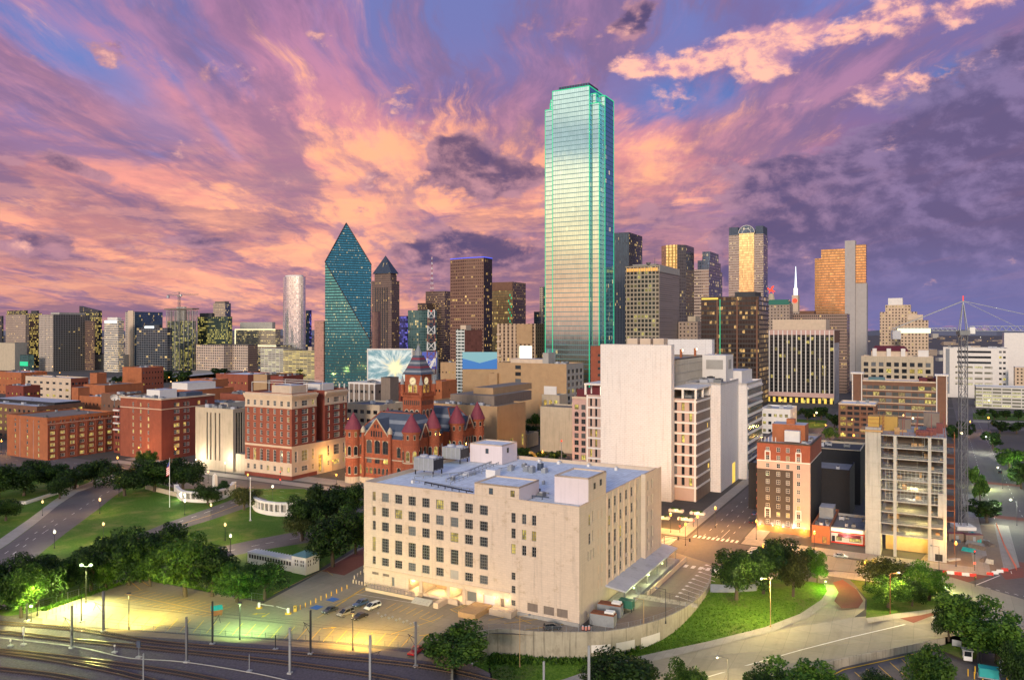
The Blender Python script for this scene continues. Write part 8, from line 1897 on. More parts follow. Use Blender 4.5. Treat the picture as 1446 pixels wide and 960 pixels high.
post('grey railway post with a tension weight, leftmost tall one',101.4,854,914.6,.30,arm=-2.6,head=True);post('tallest grey railway post, beside the glowing car park',146,834,891.5,.34,arm=-3,head=True);post('thin dark railway post between two taller ones on the left',115,842,878,.16,'dark_steel');post('short dark railway post at the left end of the fence',38,852,877,.2,'dark_steel');post('pale thin post at the bottom edge on the left',202.5,922,990,.16,'galvanised');post('grey railway post left of the rubbish bin',263.4,870,934.7,.28);post('dark railway post beside the rubbish bin in the car park',300,848,909,.24,'dark_steel',2);post('pale grey railway post in front of the green light pool',409.4,885,950.6,.30,'galvanised');post('dark railway post with a bracket, before the parked cars',438.5,860.6,923,.26,'dark_steel',-2);post('pale grey railway post below the parked cars',522.7,896,968,.30,'galvanised',2.4);post('dark railway post beside the red pickup',587,877,941,.28,'pole_grey',-2)
post('grey post at the bottom edge below the yellow lamp post',768,933,990,.28,'galvanised');post('tall grey post at the bottom edge below the curved wall',831.7,911,985,.34,'galvanised')
post('short signal post at the fence below the green light pool',389,896,917,.12,'dark_steel');post('small grey marker post between the tracks',352,923,948,.1,'galvanised')
for a,c,zz,lab in (((101.4,914.6),(409.4,950.6),7.2,'sagging overhead wire over the far tracks'),((146,891.5),(438.5,923),6.8,'sagging overhead wire beside the car park fence'),((263.4,934.7),(522.7,968),7.0,'sagging overhead wire over the near tracks'),((300,909),(587,941),6.8,'sagging overhead wire near the red pickup')):
 p,q=Vector(gp(*a)),Vector(gp(*c));m_=MB()
 for lv in (0,1.1):
  for i in range(10): f,g=i/10,(i+1)/10;S=lambda t_: zz+lv-.5*4*t_*(1-t_)*(lv>0);m_.tube(p.lerp(q,f)+Vector((0,0,S(f))),p.lerp(q,g)+Vector((0,0,S(g))),.022,seg=3)
 tag(m_.build('overhead_wire',[M['dark_steel']]),lab,'wire')
def board(label,px,pb,h,w_,hh,mat,tilt=0):
 X,Y,_=gp(px,pb);t=thing('railway_signal',label,'signal',(X,Y,0),rad(-15));m=MB();m.cyl(0,0,0,h,.06,seg=6);m.build('pole',M['galvanised'],t);m=MB();m.box(-.6,.6,-.4,.4,0,.3);m.build('footing',M['concrete'],t);m=MB();m.box(-w_/2,w_/2,-.18,.1,h,h+hh);m.build('board',M[mat],t);return t
board('dark square signal board between the tracks',196,928,2.4,1.0,1.5,'slate_blue');board('slim white leaning signal board by the left tracks',33.5,910,2.4,.35,2.0,'white_trim');board('small white marker by the left tracks',15,912,1.2,.3,.5,'white_trim');board('small white headed marker right of the left tracks',162,921,1.5,.3,.4,'white_trim')
# flag pole, poles, obelisk, colonnades, pavilion
X_,Y_,_=gp(239.5,716);hh=zat(647,Y_);t=thing('flagpole','white flagpole with a drooping red, white and blue flag','flagpole',(X_,Y_,0));m_=MB();m_.cyl(0,0,0,hh,.14,.07,8);m_.lathe(0,0,[(.02,hh),(.16,hh+.15),(.02,hh+.3)],8);m_.build('pole',M['white_plastic'],t);m_=MB()
for i in range(9):
 z=hh-3.2-i*.42;m_.loft([[(-.1-1.3,-.05*(i % 3),z-.9),(-.05,0,z),(-.05,.06,z),(-.1-1.3,.06,z-.9)],[(-.1-1.2,-.05*(i % 3),z-1.3),(-.05,0,z-.41),(-.05,.06,z-.41),(-.1-1.2,.06,z-1.3)]],i % 2)
m_.loft([[(-1.1,-.1,hh-3.2),(-.06,-.04,hh-1.0),(-.06,.1,hh-1.0),(-1.1,.1,hh-3.2)],[(-1.1,-.1,hh-4.0),(-.06,-.04,hh-3.1),(-.06,.1,hh-3.1),(-1.1,.1,hh-4.0)]],2);m_.build('flag',[M['flag_red'],M['flag_white'],M['flag_blue']],t)
X_,Y_,_=gp(353.5,735);t=thing('white_pole','tall white pole beside the right curved colonnade','pole',(X_,Y_,0));m_=MB();hh=zat(676,Y_);m_.cyl(0,0,0,hh,.2,.12,8);m_.lathe(0,0,[(.1,hh),(.35,hh+.3),(.05,hh+.7)],8);m_.build('shaft',M['white_plastic'],t);m_=MB();m_.cyl(0,0,0,.4,.5,seg=8);m_.build('base',M['concrete'],t)
X_,Y_,_=gp(303.5,694);t=thing('obelisk','white stone obelisk between the two curved colonnades','monument',(X_,Y_,0),TH);hh=zat(668,Y_);m_=MB();m_.loft([[(-.9,-.9,0),(.9,-.9,0),(.9,.9,0),(-.9,.9,0)],[(-.75,-.75,hh-1.2),(.75,-.75,hh-1.2),(.75,.75,hh-1.2),(-.75,.75,hh-1.2)],[(-.05,-.05,hh),(.05,-.05,hh),(.05,.05,hh),(-.05,.05,hh)]]);m_.build('shaft',M['white_trim'],t);m_=MB();m_.box(-1.5,1.5,-1.5,1.5,0,.8);m_.build('plinth',M['white_trim'],t)
def colonnade(label,pts,hh,n_):
 P=smooth_path([Vector(gp(*p)) for p in pts],6);o=P[0];t=thing('colonnade',label,'colonnade',tuple(o));base,top,pn=MB(),MB(),MB()
 tot=sum((c-a).length for a,c in zip(P,P[1:]));acc=0;nxt=0;cols=[]
 for a,c in zip(P,P[1:]):
  d_=(c-a).normalized();s=Vector((-d_.y,d_.x,0));L=(c-a).length
  for mb,z0,z1,th in ((base,0,hh*.30,.35),(top,hh*.84,hh,.8),(pn,hh*.30,hh*.84,-.0)):
   if mb is pn: A_,B_=a+s*1.1-o,c+s*1.1-o;mb.face([A_+Vector((0,0,z0)),B_+Vector((0,0,z0)),B_+Vector((0,0,z1)),A_+Vector((0,0,z1))])
   else: mb.loft([[a-s*th-o+Vector((0,0,z0)),a+s*th-o+Vector((0,0,z0)),a+s*th-o+Vector((0,0,z1)),a-s*th-o+Vector((0,0,z1))],[c-s*th-o+Vector((0,0,z0)),c+s*th-o+Vector((0,0,z0)),c+s*th-o+Vector((0,0,z1)),c-s*th-o+Vector((0,0,z1))]])
  while nxt <= acc+L+1e-4 and len(cols) <= n_: cols.append((a+d_*(nxt-acc)-o,math.atan2(d_.y,d_.x)));nxt += tot/n_
  acc += L
 base.build('base_wall',M['white_trim'],t);top.build('beam',M['white_trim'],t);pn.build('back_screen',M['grey_stone'],t)
 m=MB();m.box(-.38,.38,-.34,.34,hh*.30,hh*.84);me=m.mesh('pillar',[M['white_trim']])
 for p,a in cols: put('pillar',me,t,tuple(p),a)
 for p,a in (cols[0],cols[-1]): m=MB();m.box(-1.0,1.0,-.9,.9,0,hh+.3);o_=m.build('end_block',M['white_trim'],t);o_.location=p;o_.rotation_euler=(0,0,a)
 return t
colonnade('left curved white colonnade, partly behind a small oak',[(249,699,0),(256,706,0),(270,708.5,0),(296,709,0),(318,703,0),(330,695,0)],4.6,18)
colonnade('right curved white colonnade lit by a flood lamp',[(356,712,0),(361,721,0),(375,726,0),(395,728.5,0),(415,728,0)],5.6,13)
b=Bld('pavilion','white arcaded garden pavilion with a teal pyramid roof at the end of its ramp','pavilion',432,404,449,778,base=812,Lu=6,Lv=6,h=5.4)
fc=[opening(1.2+i*.9,2.4+k*1.1,.6,.8,blind='dark_brown',rec=.2) for i in range(2) for k in range(2)];fc += [opening(3.6+i*.9,2.4+k*1.1,.6,.8,blind='dark_brown',rec=.2) for i in range(2) for k in range(2)]
b.facade('L',0,6,0,5.4,fc,'white_trim');b.facade('R',0,6,0,5.4,fc,'white_trim');b.blank(left=False,right=False,wall='white_trim');b.done()
m_=MB();m_.loft([[(-.3,-.3,5.4),(6.3,-.3,5.4),(6.3,6.3,5.4),(-.3,6.3,5.4)],[(2.9,2.9,6.8),(3.1,2.9,6.8),(3.1,3.1,6.8),(2.9,3.1,6.8)]]);m_.build('pyramid_roof',M['teal_roof'],b.e)
m_=MB();m_.box(0.5,4.0,6.01,26,0,3.8)
for k in range(16): v=6.8+k*1.18;m_.box(.38,.499,v,v+.7,1.9,3.1,1);m_.box(.3,4.2,v-.2,v,3.8,4.0)
m_.box(.3,.49,6.02,26,3.4,3.8);m_.build('arcade_wing',[M['white_trim'],M['dark_brown']],b.e)
# wall along the top of the lawn
m_=MB()
for A_,B_ in (((206,690),(250,701)),((332,696),(360,712))):
 p,q=Vector(gp(*A_)),Vector(gp(*B_));d_=(q-p).normalized();s=Vector((-d_.y,d_.x,0))*.3;m_.loft([[p-s,p+s,p+s+Vector((0,0,2)),p-s+Vector((0,0,2))],[q-s,q+s,q+s+Vector((0,0,2)),q-s+Vector((0,0,2))]])
tag(m_.build('garden_wall',[M['buff_stone']]),'low buff garden wall at the top of the lawn beside the colonnades','wall')
m_=MB()
for A_,B_ in (((-20,715),(35,712)),((36,712),(110,688))):
 p,q=Vector(gp(*A_)),Vector(gp(*B_));d_=(q-p).normalized();s=Vector((-d_.y,d_.x,0))*.3;m_.loft([[p-s,p+s,p+s+Vector((0,0,1.4)),p-s+Vector((0,0,1.4))],[q-s,q+s,q+s+Vector((0,0,1.4)),q-s+Vector((0,0,1.4))]])
tag(m_.build('garden_wall',[M['white_trim']]),'low white garden wall on the far side of the left lawn','wall')
# vehicles ---------------------------------------------------------------
WH=None
def wheel_mesh():
 m=MB();K=14
 for y0,y1,r0,mt in ((-.11,.11,.33,0),(-.125,-.112,.21,1),(.112,.125,.21,1)):
  ring=lambda yy,rr: [(rr*math.cos(2*math.pi*i/K),yy,rr*math.sin(2*math.pi*i/K)) for i in range(K)]
  m.loft([ring(y0,r0*.97),ring(y1,r0*.97)],mt)
 return m.mesh('wheel',[M['tyre'],M['rim']])
CARPAINT={}
def paint(name,col,metal=.3):
 m,k,bs=newmat(name);k.put(bs.inputs['Base Color'],col);bs.inputs['Roughness'].default_value=.28;bs.inputs['Metallic'].default_value=metal;bs.inputs['Coat Weight'].default_value=.6;return m
PROF={  # body line, glasshouse line (x forward, z up), length, width
 'sedan': ([(-2.3,.35),(-2.32,.72),(-2.2,.92),(-1.5,.98),(.95,.95),(2.0,.80),(2.3,.62),(2.32,.35)],[(-1.65,.96),(-1.05,1.40),(.15,1.43),(1.05,.95)],1.78),
 'suv': ([(-2.25,.4),(-2.3,.85),(-2.22,1.02),(1.15,1.04),(2.05,.92),(2.28,.70),(2.3,.4)],[(-2.15,1.02),(-1.95,1.62),(.1,1.68),(1.05,1.03)],1.85),
 'van': ([(-2.45,.4),(-2.5,.85),(-2.44,1.0),(1.35,1.02),(2.2,.86),(2.45,.64),(2.46,.4)],[(-2.4,1.0),(-2.2,1.66),(.35,1.70),(1.65,1.0)],1.92),
 'pickup': ([(-2.8,.5),(-2.82,1.02),(-.75,1.04),(1.35,1.08),(2.5,.98),(2.75,.75),(2.76,.5)],[(-.78,1.05),(-.62,1.72),(.35,1.75),(1.2,1.08)],1.95)}
def car(kind,label,px,py,ang,color,group=None,z=0.0):
 global WH
 WH=WH or wheel_mesh();X,Y,_=gp(px,py,z);t=thing('parked_'+('car' if kind in ('sedan','suv') else kind),label,{'van': 'van','pickup': 'pickup'}.get(kind,'car'),(X,Y,z),ang,group)
 body,glass,W_=PROF[kind];hw=W_/2;mt=M[color]
 sec=[(-hw*.97,0),(-hw,.5),(-hw*.93,1)]
 m=MB();n_=len(body);zlo=body[0][1];zhi=max(p[1] for p in body)
 Lf=[(x,-hw*(.93 if z_>.8*zhi else 1.0)*(.94 if abs(x)>2.15 else 1),z_) for x,z_ in body];Rt=[(x,-y,z_) for x,y,z_ in Lf]
 for i in range(n_): j=(i+1) % n_;m.face([Lf[i],Lf[j],Rt[j],Rt[i]])
 for side in (Lf,Rt): c=(0,side[0][1],(zlo+zhi)/2);[m.face([side[i],side[(i+1) % n_],c]) for i in range(n_)]
 g0,g1,g2,g3=glass;ti=.78
 m.face([(g1[0]-.05,-hw*ti,g1[1]+.02),(g2[0]+.05,-hw*ti,g2[1]+.02),(g2[0]+.05,hw*ti,g2[1]+.02),(g1[0]-.05,hw*ti,g1[1]+.02)])
 for s in (-1,1):
  for (p,q) in ((g0,g1),(g2,g3)):
   a_,c_=Vector((p[0],s*hw*.90 if p in (g0,g3) else s*hw*ti,p[1])),Vector((q[0],s*hw*.90 if q in (g0,g3) else s*hw*ti,q[1]));m.tube(a_,c_,.05,seg=4)
  xm=(g1[0]+g2[0])/2;m.tube((xm,s*hw*.905,g0[1]),(xm,s*hw*(ti+.01),(g1[1]+g2[1])/2),.045,seg=4)
 if kind=='pickup': m.box(-2.65,-.95,-hw*.8,hw*.8,.82,.84)
 m.build('body',mt,t)
 m=MB();A_=[(g[0],(-hw*.9 if i in (0,3) else -hw*ti),g[1]) for i,g in enumerate(glass)];B_=[(x,-y,z_) for x,y,z_ in A_]
 m.face(A_);m.face(B_);m.face([A_[0],A_[1],B_[1],B_[0]]);m.face([A_[2],A_[3],B_[3],B_[2]]);m.build('windows',M['car_glass'],t)
 fx=1.42 if kind != 'pickup' else 1.75;bx=-1.38 if kind != 'pickup' else -1.7
 for x in (fx,bx):
  for s in (-1,1): put('wheel',WH,t,(x,s*(hw-.10),.33))
 for s in (-1,1):
  xf=max(p[0] for p in body);m=MB();m.box(xf-.14,xf+.015,s*hw*.62-.16,s*hw*.62+.16,zlo+.22,zlo+.36);m.build('headlight',M['white_plastic'],t)
  xb=min(p[0] for p in body);m=MB();m.box(xb-.015,xb+.12,s*hw*.68-.14,s*hw*.68+.14,zlo+.32,zlo+.48);m.build('tail_light',M['red_plastic'],t)
 m=MB();m.box(xb-.05,xb+.1,-hw*.9,hw*.9,zlo-.02,zlo+.16);m.box(xf-.1,xf+.05,-hw*.9,hw*.9,zlo-.02,zlo+.16);m.build('bumpers',M['dark_steel'],t)
 return t
paint('paint_blue',(.06,.12,.26));paint('paint_white',(.75,.75,.73),0);paint('paint_grey',(.10,.12,.14),.6);paint('paint_beige',(.46,.42,.34),.5);paint('paint_black',(.02,.02,.025),.3);paint('paint_red',(.42,.01,.02),.1);paint('paint_silver',(.45,.48,.5),.7)
ca=TH+math.pi-rad(8)
car('suv','blue estate car parked behind the white van in the car park',509,855,ca,'paint_blue');car('van','white van parked in the middle of the car park',526,859,ca,'paint_white');car('sedan','dark grey saloon parked at the left of the group of cars',466,864,ca,'paint_grey');car('van','beige van parked between two dark saloons',488,868,ca,'paint_beige');car('sedan','black saloon parked at the right front of the group of cars',508,873,ca,'paint_black')
car('pickup','red pickup parked by the railway fence, beside the big round tree',588,922,TH+rad(6),'paint_red');car('suv','dark grey hatchback parked under the cream wall in the green light',780,888,rad(12),'paint_grey');car('sedan','white saloon waiting in front of the red and white restaurant',1187,787,rad(-28),'paint_silver');car('suv','dark car parked in the street beside the painted hotel',1062,738,TH,'paint_black');car('sedan','dark blue car further up the street beside the painted hotel',1066,727,TH,'paint_blue')
car('suv','dark car at the extreme left beyond the car park trees',-2,862,rad(60),'paint_black');car('suv','dark car driving away on the long street at the right',1412,668,TH,'paint_black')
# car park furniture
def barrier(label,p,q):
 X,Y,_=gp(*p);t=thing('barrier_gate',label,'barrier',(X,Y,0));e=Vector(gp(*q))-Vector(gp(*p));m=MB();m.cyl(0,0,0,.25,.9,.8,12);m.build('yellow_base',M['yellow_paint'],t);m=MB();m.box(-.3,.3,-.25,.25,.25,1.5);m.build('cabinet',M['white_plastic'],t);m=MB();m.tube((0,0,1.1),e*.92+Vector((0,0,1.1)),.07,seg=4);m.build('boom',M['white_trim'],t)
barrier('left barrier gate with a raised white boom at the car park entrance',(366,858),(388,861));barrier('right barrier gate with a yellow base at the car park entrance',(407,866),(389,861))
X_,Y_,_=gp(417,863);t=thing('ticket_machine','yellow ticket machine at the car park entrance','ticket machine',(X_,Y_,0));m_=MB();m_.box(-.4,.4,-.35,.35,0,1.7);m_.build('cabinet',M['yellow_steel'],t);m_=MB();m_.box(-.25,.25,-.38,-.36,1.0,1.4);m_.build('screen',M['pane_dark'],t)
bm_=MB();bm_.cyl(0,0,0,1.15,.13,seg=8);bm_.lathe(0,0,[(.13,1.15),(.1,1.24),(.01,1.27)],8)
proto=tag(bm_.build('bollard',[M['yellow_paint']]),'yellow bollard in the slanting row at the car park entrance','bollard','yellow bollards at the car park entrance');first=True
for i in range(10):
 f=i/9;p=gp(424+66*f,860-29*f)
 o=proto if first else proto.copy();first or COL.objects.link(o);first=False;o.location=p
bm_=MB();bm_.cyl(0,0,0,1.0,.2,seg=8);bm_.lathe(0,0,[(.2,1.0),(.16,1.12),(.01,1.16)],8)
proto=tag(bm_.build('bollard',[M['cream_trim']]),'short cream bollard along the loading ramp of the cream block','bollard','cream bollards along the loading ramp');first=True
for i in range(26):
 f=i/25;p=gp(499+102*f,823+22*f) if i<22 else gp(496+(i-21)*4.5,820-(i-21)*3)
 o=proto if first else proto.copy();first or COL.objects.link(o);first=False;o.location=p
bm_=MB();bm_.cyl(0,0,0,.9,.06,seg=6);bm_.box(-.35,.35,-.15,.15,.5,.62)
proto=tag(bm_.build('bike_rack',[M['galvanised']]),'small parking meter post in the row in front of the black saloon','meter','row of meter posts in the car park');first=True
for i in range(12):
 f=i/11;o=proto if first else proto.copy();first or COL.objects.link(o);first=False;o.name='meter_post';o.location=gp(534+56*f,868+15*f+(3 if i % 2 else 0))
X_,Y_,_=gp(306,868);t=thing('rubbish_container','brown rubbish container with a teal lid standing in the car park','container',(X_,Y_,0),rad(25));m_=MB();m_.loft([[(-1.3,-.9,.15),(1.3,-.9,.15),(1.3,.9,.15),(-1.3,.9,.15)],[(-1.5,-1.1,1.6),(1.5,-1.1,1.6),(1.5,1.1,2.1),(-1.5,1.1,2.1)]]);m_.build('bin',M['rust'],t);m_=MB();m_.loft([[(-1.5,-1.15,1.64),(1.5,-1.15,1.64),(1.5,1.15,2.14),(-1.5,1.15,2.14)],[(-1.5,-1.15,1.76),(1.5,-1.15,1.76),(1.5,1.15,2.26),(-1.5,1.15,2.26)]]);m_.build('lid',M['teal_metal'],t);m_=MB();[m_.cyl(x,y,0,.16,.12,seg=6) for x in (-1.1,1.1) for y in (-.7,.7)];m_.build('castors',M['dark_steel'],t)
# equipment yard: coolers, tank, drums
for i,(px,py,lab) in enumerate(((852,882,'front grey cooling unit with a rusty top in the fenced yard'),(862,868,'rear blue grey cooling unit with a rusty top in the fenced yard'))):
 X_,Y_,_=gp(px,py);t=thing('cooling_unit',lab,'cooling unit',(X_,Y_,0),TH-math.pi/2+rad(4));W_,D_,H_=6.4,2.8,3.0
 m_=MB();m_.box(-W_/2,W_/2,-D_/2,D_/2,.2,H_)
 for k in range(5): x=-W_/2+W_*k/4;m_.box(x-.06,x+.06,-D_/2-.06,-D_/2-.003,.2,H_)
 m_.build('casing',M['galvanised' if i==0 else 'slate_grey'],t);m_=MB();m_.box(-W_/2+.05,W_/2-.05,-D_/2+.05,D_/2-.05,H_+.002,H_+.18)
 for k in range(14): x=-W_/2+.3+(W_-.6)*k/13;m_.box(x-.05,x+.05,-D_/2+.1,D_/2-.1,H_+.18,H_+.26)
 m_.build('rusty_top',M['rust'],t);m_=MB();m_.tube((.6,-.7,H_+.65),(3.0,-.7,H_+.65),.36,seg=10);m_.tube((.6,.5,H_+.65),(3.0,.5,H_+.65),.36,seg=10);m_.build('steel_drum',M['white_plastic'],t);m_=MB();m_.box(-W_/2+.2,W_/2-.2,-D_/2+.2,D_/2-.2,0,.2);m_.build('base',M['concrete'],t)
X_,Y_,_=gp(885,862);t=thing('fuel_tank','dark green tank box on legs beside the cooling units','tank',(X_,Y_,0),TH-math.pi/2);m_=MB();m_.box(-1.9,1.9,-1.1,1.1,1.0,3.0);m_.box(-2,2,-1.2,1.2,3.0,3.12);m_.build('tank',M['green_metal'],t);m_=MB();[m_.box(x-.1,x+.1,y-.1,y+.1,0,1.0) for x in (-1.7,1.7) for y in (-.9,.9)];m_.build('legs',M['dark_steel'],t)
bm_=MB()
for k in range(4): bm_.cyl(0,0,.1+k*.25,.1+k*.25+.16,.32-.015*k,.31-.015*k,12,0);bm_.cyl(0,0,.26+k*.25,.35+k*.25,.30-.015*k,.29-.015*k,12,1)
bm_.cyl(0,0,0,.1,.42,seg=12,m=2)
labs=['orange traffic drum, left of the three in the fenced yard','orange traffic drum, middle of the three in the fenced yard','orange traffic drum, right of the three in the fenced yard']
proto=bm_.build('traffic_drum',[M['orange_plastic'],M['white_plastic'],M['tyre']])
for i in range(3): o=proto if i==0 else proto.copy();i and COL.objects.link(o);o.location=gp(823+i*4.4,889+(i % 2));tag(o,labs[i],'traffic drum','orange drums in the yard')
# planters and lobby forecourt
for i,(px,py) in enumerate(((935,732),(955,722),(968,734),(985,726))):
 X_,Y_,_=gp(px,py);t=thing('planter',['low white planter with lit shrubs at the left end of the slab tower forecourt','white planter with shrubs by the lit lobby','front white planter of the slab tower forecourt','white planter with shrubs at the street corner of the forecourt'][i],'planter',(X_,Y_,0),TH-math.pi/2);m_=MB();m_.box(-3,3,-1.2,1.2,0,.9);m_.build('trough',M['white_trim'],t);put('shrub',KIND['small'][0],t,(-1.4,0,1.3),0,(1.4,1.1,.9));put('shrub',KIND['small'][0],t,(1.4,0,1.3),2,(1.4,1.1,.8));m_=MB();m_.box(-.15,.15,-1.3,-1.21,.5,.7);m_.build('planter_light',M['lamp_white'],t);light(t,(0,-1.0,1.7),(1,.85,.4),90)
# traffic signals
def signal(label,px,py,ang,h=5.2,arm=0,lit='signal_red'):
 X,Y,_=gp(px,py);t=thing('traffic_signal',label,'traffic signal',(X,Y,0),ang,'traffic signals');m=MB();m.cyl(0,0,0,h,.1,.08,8)
 if arm: m.tube((0,0,h-.1),(arm,0,h+.1),.06,seg=5)
 m.build('pole',M['dark_steel'],t)
 for x in ([0] if not arm else [arm*.55,arm]):
  m=MB();m.box(x-.22,x+.22,-.2,.05,h-.6,h+.6);m.build('signal_head',M['dark_steel'],t);m=MB();m.cyl(x,-.21,h+.22,h+.50,.13,seg=8);m.build('signal_light',M[lit],t)
 m=MB();m.box(-.18,.18,-.2,-.11,2.3,2.8);m.build('walk_signal',M['signal_red' if lit=='signal_red' else 'dark_steel'],t);return t
signal('traffic signal with red light on the slab tower corner',960,752,rad(10));signal('traffic signal with red light at the foot of the forecourt',979,744,rad(-10),arm=0);signal('traffic signal on a long arm over the crossing',938,780,rad(-30),5.6,arm=9,lit='dark_steel');signal('traffic signal with red light in front of the site yard',1376,806,rad(0),6);signal('traffic signal with red light beside the red and cream office building',396,684,rad(0),6);signal('yellow traffic signal on the far corner of the big crossing',1377,828,rad(20),2.6,lit='yellow_steel')
# site yard clutter
r_=random.Random(2)
for i in range(14):
 px,py=r_.uniform(1340,1400),r_.uniform(756,798);X_,Y_,_=gp(px,py);m_=MB();L_,W_,H_=r_.uniform(2,6),r_.uniform(.8,2.4),r_.uniform(.4,1.6)
 for k in range(3): m_.box(-L_/2,L_/2,-W_/2+k*W_/3,-W_/2+k*W_/3+W_/4,0,H_*(1-.2*k))
 mt=r_.choice(['rust','plywood','slate_blue','galvanised','brown_panel','concrete','teal_metal']);o=tag(m_.build('material_stack',[M[mt]]),'stack of building material lying in the yard at the crane foot','material stack','stacks in the site yard');o.location=(X_,Y_,.02);o.rotation_euler=(0,0,r_.uniform(0,3))
for px,py,W_,lab in ((1352,764,6,'brown site cabin left of the pair below the crane'),(1376,766,6,'brown site cabin right of the pair below the crane')):
 X_,Y_,_=gp(px,py);t=thing('site_cabin',lab,'site cabin',(X_,Y_,0),rad(-4));m_=MB();m_.box(-W_/2,W_/2,0,2.6,0,2.7);m_.build('cabin',M['brown_panel'],t);m_=MB();m_.box(-W_/2-.1,W_/2+.1,-.1,2.7,2.7,2.85);m_.build('roof',M['red_steel'],t);m_=MB();m_.box(-.5,.4,-.06,-.01,0,2.1);m_.build('door',M['galvanised'],t)
tm=MB();tm.box(-.55,.55,-.6,.6,.1,2.2);tm.lathe(0,0,[(.55,2.2),(.3,2.5),(.05,2.55)],8)
for i,(px,py,mt) in enumerate(((1386,727,'teal_metal'),(1390,728,'teal_metal'))):
 pass
X_,Y_,_=gp(1386,730);t=thing('portable_toilet','teal portable toilet under the spreading oak by the crane','portable toilet',(X_,Y_,0));tm.build('booth',M['teal_metal'],t);m_=MB();m_.box(-.4,.4,-.64,-.61,.2,2.0);m_.build('door',M['slate_blue'],t)
bm_=MB();bm_.loft([[(-.95,-.3,0),(.95,-.3,0),(.95,.3,0),(-.95,.3,0)],[(-.95,-.22,.3),(.95,-.22,.3),(.95,.22,.3),(-.95,.22,.3)],[(-.95,-.1,.95),(.95,-.1,.95),(.95,.1,.95),(-.95,.1,.95)]])
mr,mw=bm_.mesh('road_barrier',[M['red_plastic']]),bm_.mesh('road_barrier',[M['white_plastic']])
for i in range(12):
 px,py=(1336+i*5.4,809.5+i*.6) if i<8 else (1398+(i-8)*7,812-(i-8)*2)
 o=bpy.data.objects.new('road_barrier',mr if i % 4 in (0,3) else mw);COL.objects.link(o);o.location=gp(px,py);o.rotation_euler=(0,0,rad(-8));tag(o,'%s plastic road barrier in the row closing off the site yard' % ('red' if i % 4 in (0,3) else 'white'),'barrier','red and white barriers before the site yard')
p_,q_=[Vector(gp(*a)) for a in ((1407,742),(1418,772),(1436,806))],None
fence('site_fence','orange mesh fence along the pavement of the site yard',[tuple(p) for p in p_],1.2,2.5,'orange_plastic',8)
# things in the lower car park
X_,Y_,_=gp(1366,931,-1.3);t=thing('parking_booth','small white parking booth on the island of the lower car park','booth',(X_,Y_,-1.25),rad(-20));m_=MB();m_.box(-.9,.9,-.8,.8,0,1.0)
for x in (-.84,.84):
 for y in (-.74,.74): m_.box(x-.06,x+.06,y-.06,y+.06,1.0,2.3)
m_.build('cabin',M['white_plastic'],t);m_=MB();m_.box(-.78,.78,-.7,.7,1.0,2.3);m_.build('glazing',M['car_glass'],t);m_=MB();m_.box(-1.2,1.2,-1.1,1.1,2.3,2.5);m_.build('roof',M['galvanised'],t)
X_,Y_,_=gp(1351,916,-1.2);t=thing('sign_board','grey notice board on two posts beside the parking booth','sign',(X_,Y_,-1.2),rad(-30));m_=MB();m_.box(-1,1,-.05,.05,.7,2.2);m_.build('board',M['galvanised'],t);m_=MB();[m_.box(x-.06,x+.06,.06,.16,0,2.3) for x in (-.9,.9)];m_.build('posts',M['dark_steel'],t)
X_,Y_,_=gp(1396,955,-1.6);t=thing('transformer_box','teal transformer box among yellow bollards at the lower right','transformer',(X_,Y_,-1.6),rad(-25));m_=MB();m_.box(-1.9,1.9,-1.1,1.1,.15,2.0);m_.box(-2,2,-1.2,1.2,2.0,2.12);m_.box(-.03,.03,-1.13,-1.1,.2,1.9,0);m_.build('cabinet',M['teal_metal'],t);m_=MB();m_.box(-2.2,2.2,-1.4,1.4,0,.15);m_.build('slab',M['concrete'],t)
bm_=MB();bm_.cyl(0,0,0,1.5,.13,seg=8);bm_.lathe(0,0,[(.13,1.5),(.1,1.6),(.01,1.63)],8);proto=tag(bm_.build('bollard',[M['yellow_paint']]),'yellow bollard guarding the teal transformer box','bollard','yellow bollards round the transformer box');first=True
for px,py in ((1367,954),(1376,958),(1388,968),(1412,970),(1422,966),(1377,950)):
 o=proto if first else proto.copy();first or COL.objects.link(o);first=False;o.location=gp(px,py,-1.7)
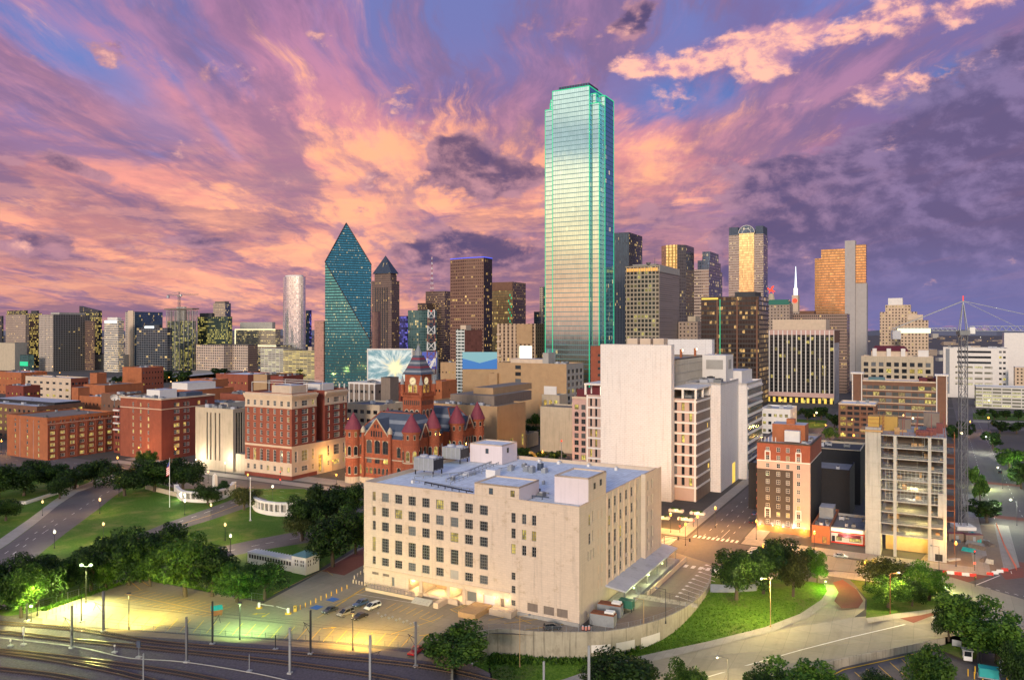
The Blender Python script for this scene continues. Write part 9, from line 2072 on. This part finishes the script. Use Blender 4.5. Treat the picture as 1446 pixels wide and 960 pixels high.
for px,py,lab in ((1381,938,'black post left of the pair behind the teal transformer box'),(1385,937,'black post right of the pair behind the teal transformer box')):
 X_,Y_,_=gp(px,py,-1.4);m_=MB();m_.cyl(0,0,0,4.0,.1,seg=8);m_.cyl(0,0,4.0,4.15,.18,seg=8);o=tag(m_.build('black_post',[M['dark_steel']]),lab,'post');o.location=(X_,Y_,-1.4)
X_,Y_,_=gp(1414,952,-1.5);t=thing('sign_post','pole with two small white signs beside the teal transformer box','sign',(X_,Y_,-1.5));m_=MB();m_.cyl(0,0,0,3.6,.05,seg=6);m_.build('pole',M['galvanised'],t);m_=MB();m_.box(-.5,.5,-.08,-.05,2.5,3.5);m_.box(-.35,.35,-.08,-.05,.9,1.4);m_.build('plate',M['white_plastic'],t)
X_,Y_,_=gp(1070,826,0);m_=MB();m_.box(-.8,.8,-.35,.35,0,2.6);m_.box(-.9,.9,-.45,.45,2.6,2.75);o=tag(m_.build('signboard',[M['slate_grey']]),'leaning grey board among the trees on the mound','board');o.location=(X_,Y_,0);o.rotation_euler=(rad(6),0,rad(30))
wall_strip('mound_fence','grey panelled fence at the left end of the grassy mound',[(1003,824,1.6),(1040,826,1.6),(1068,824,1.6),(1076,800,1.6)],[(1003,836,-.4),(1040,836,-.4),(1068,832,-.4),(1076,808,-.4)],-.1,'slate_grey')
# small far-off street lamps, too far to show parts
m_=MB();m_.cyl(0,0,0,8,.12,.1,5,0);m_.lathe(0,0,[(.2,8),(.75,8.5),(.75,9.1),(.2,9.6)],8,1)
LM={k: m_.mesh('distant_lamp',[M['dark_steel'],M[k]]) for k in ('lamp_warm','lamp_amber','lamp_white')}
r_=random.Random(9)
for i in range(64):
 if i<34: px,py=r_.uniform(10,470),r_.uniform(516,552)
 elif i<48: px,py=r_.uniform(600,790),r_.uniform(540,600)
 else: px,py=r_.uniform(1080,1440),r_.uniform(560,640)
 k=r_.choice(('lamp_warm','lamp_amber','lamp_amber','lamp_white'));o=bpy.data.objects.new('distant_lamp',LM[k]);COL.objects.link(o);o.location=gp(px,py)
 tag(o,'small %s street lamp far off between the buildings' % {'lamp_warm': 'yellow','lamp_amber': 'orange','lamp_white': 'white'}[k],'street lamp','far street lamps between the buildings')
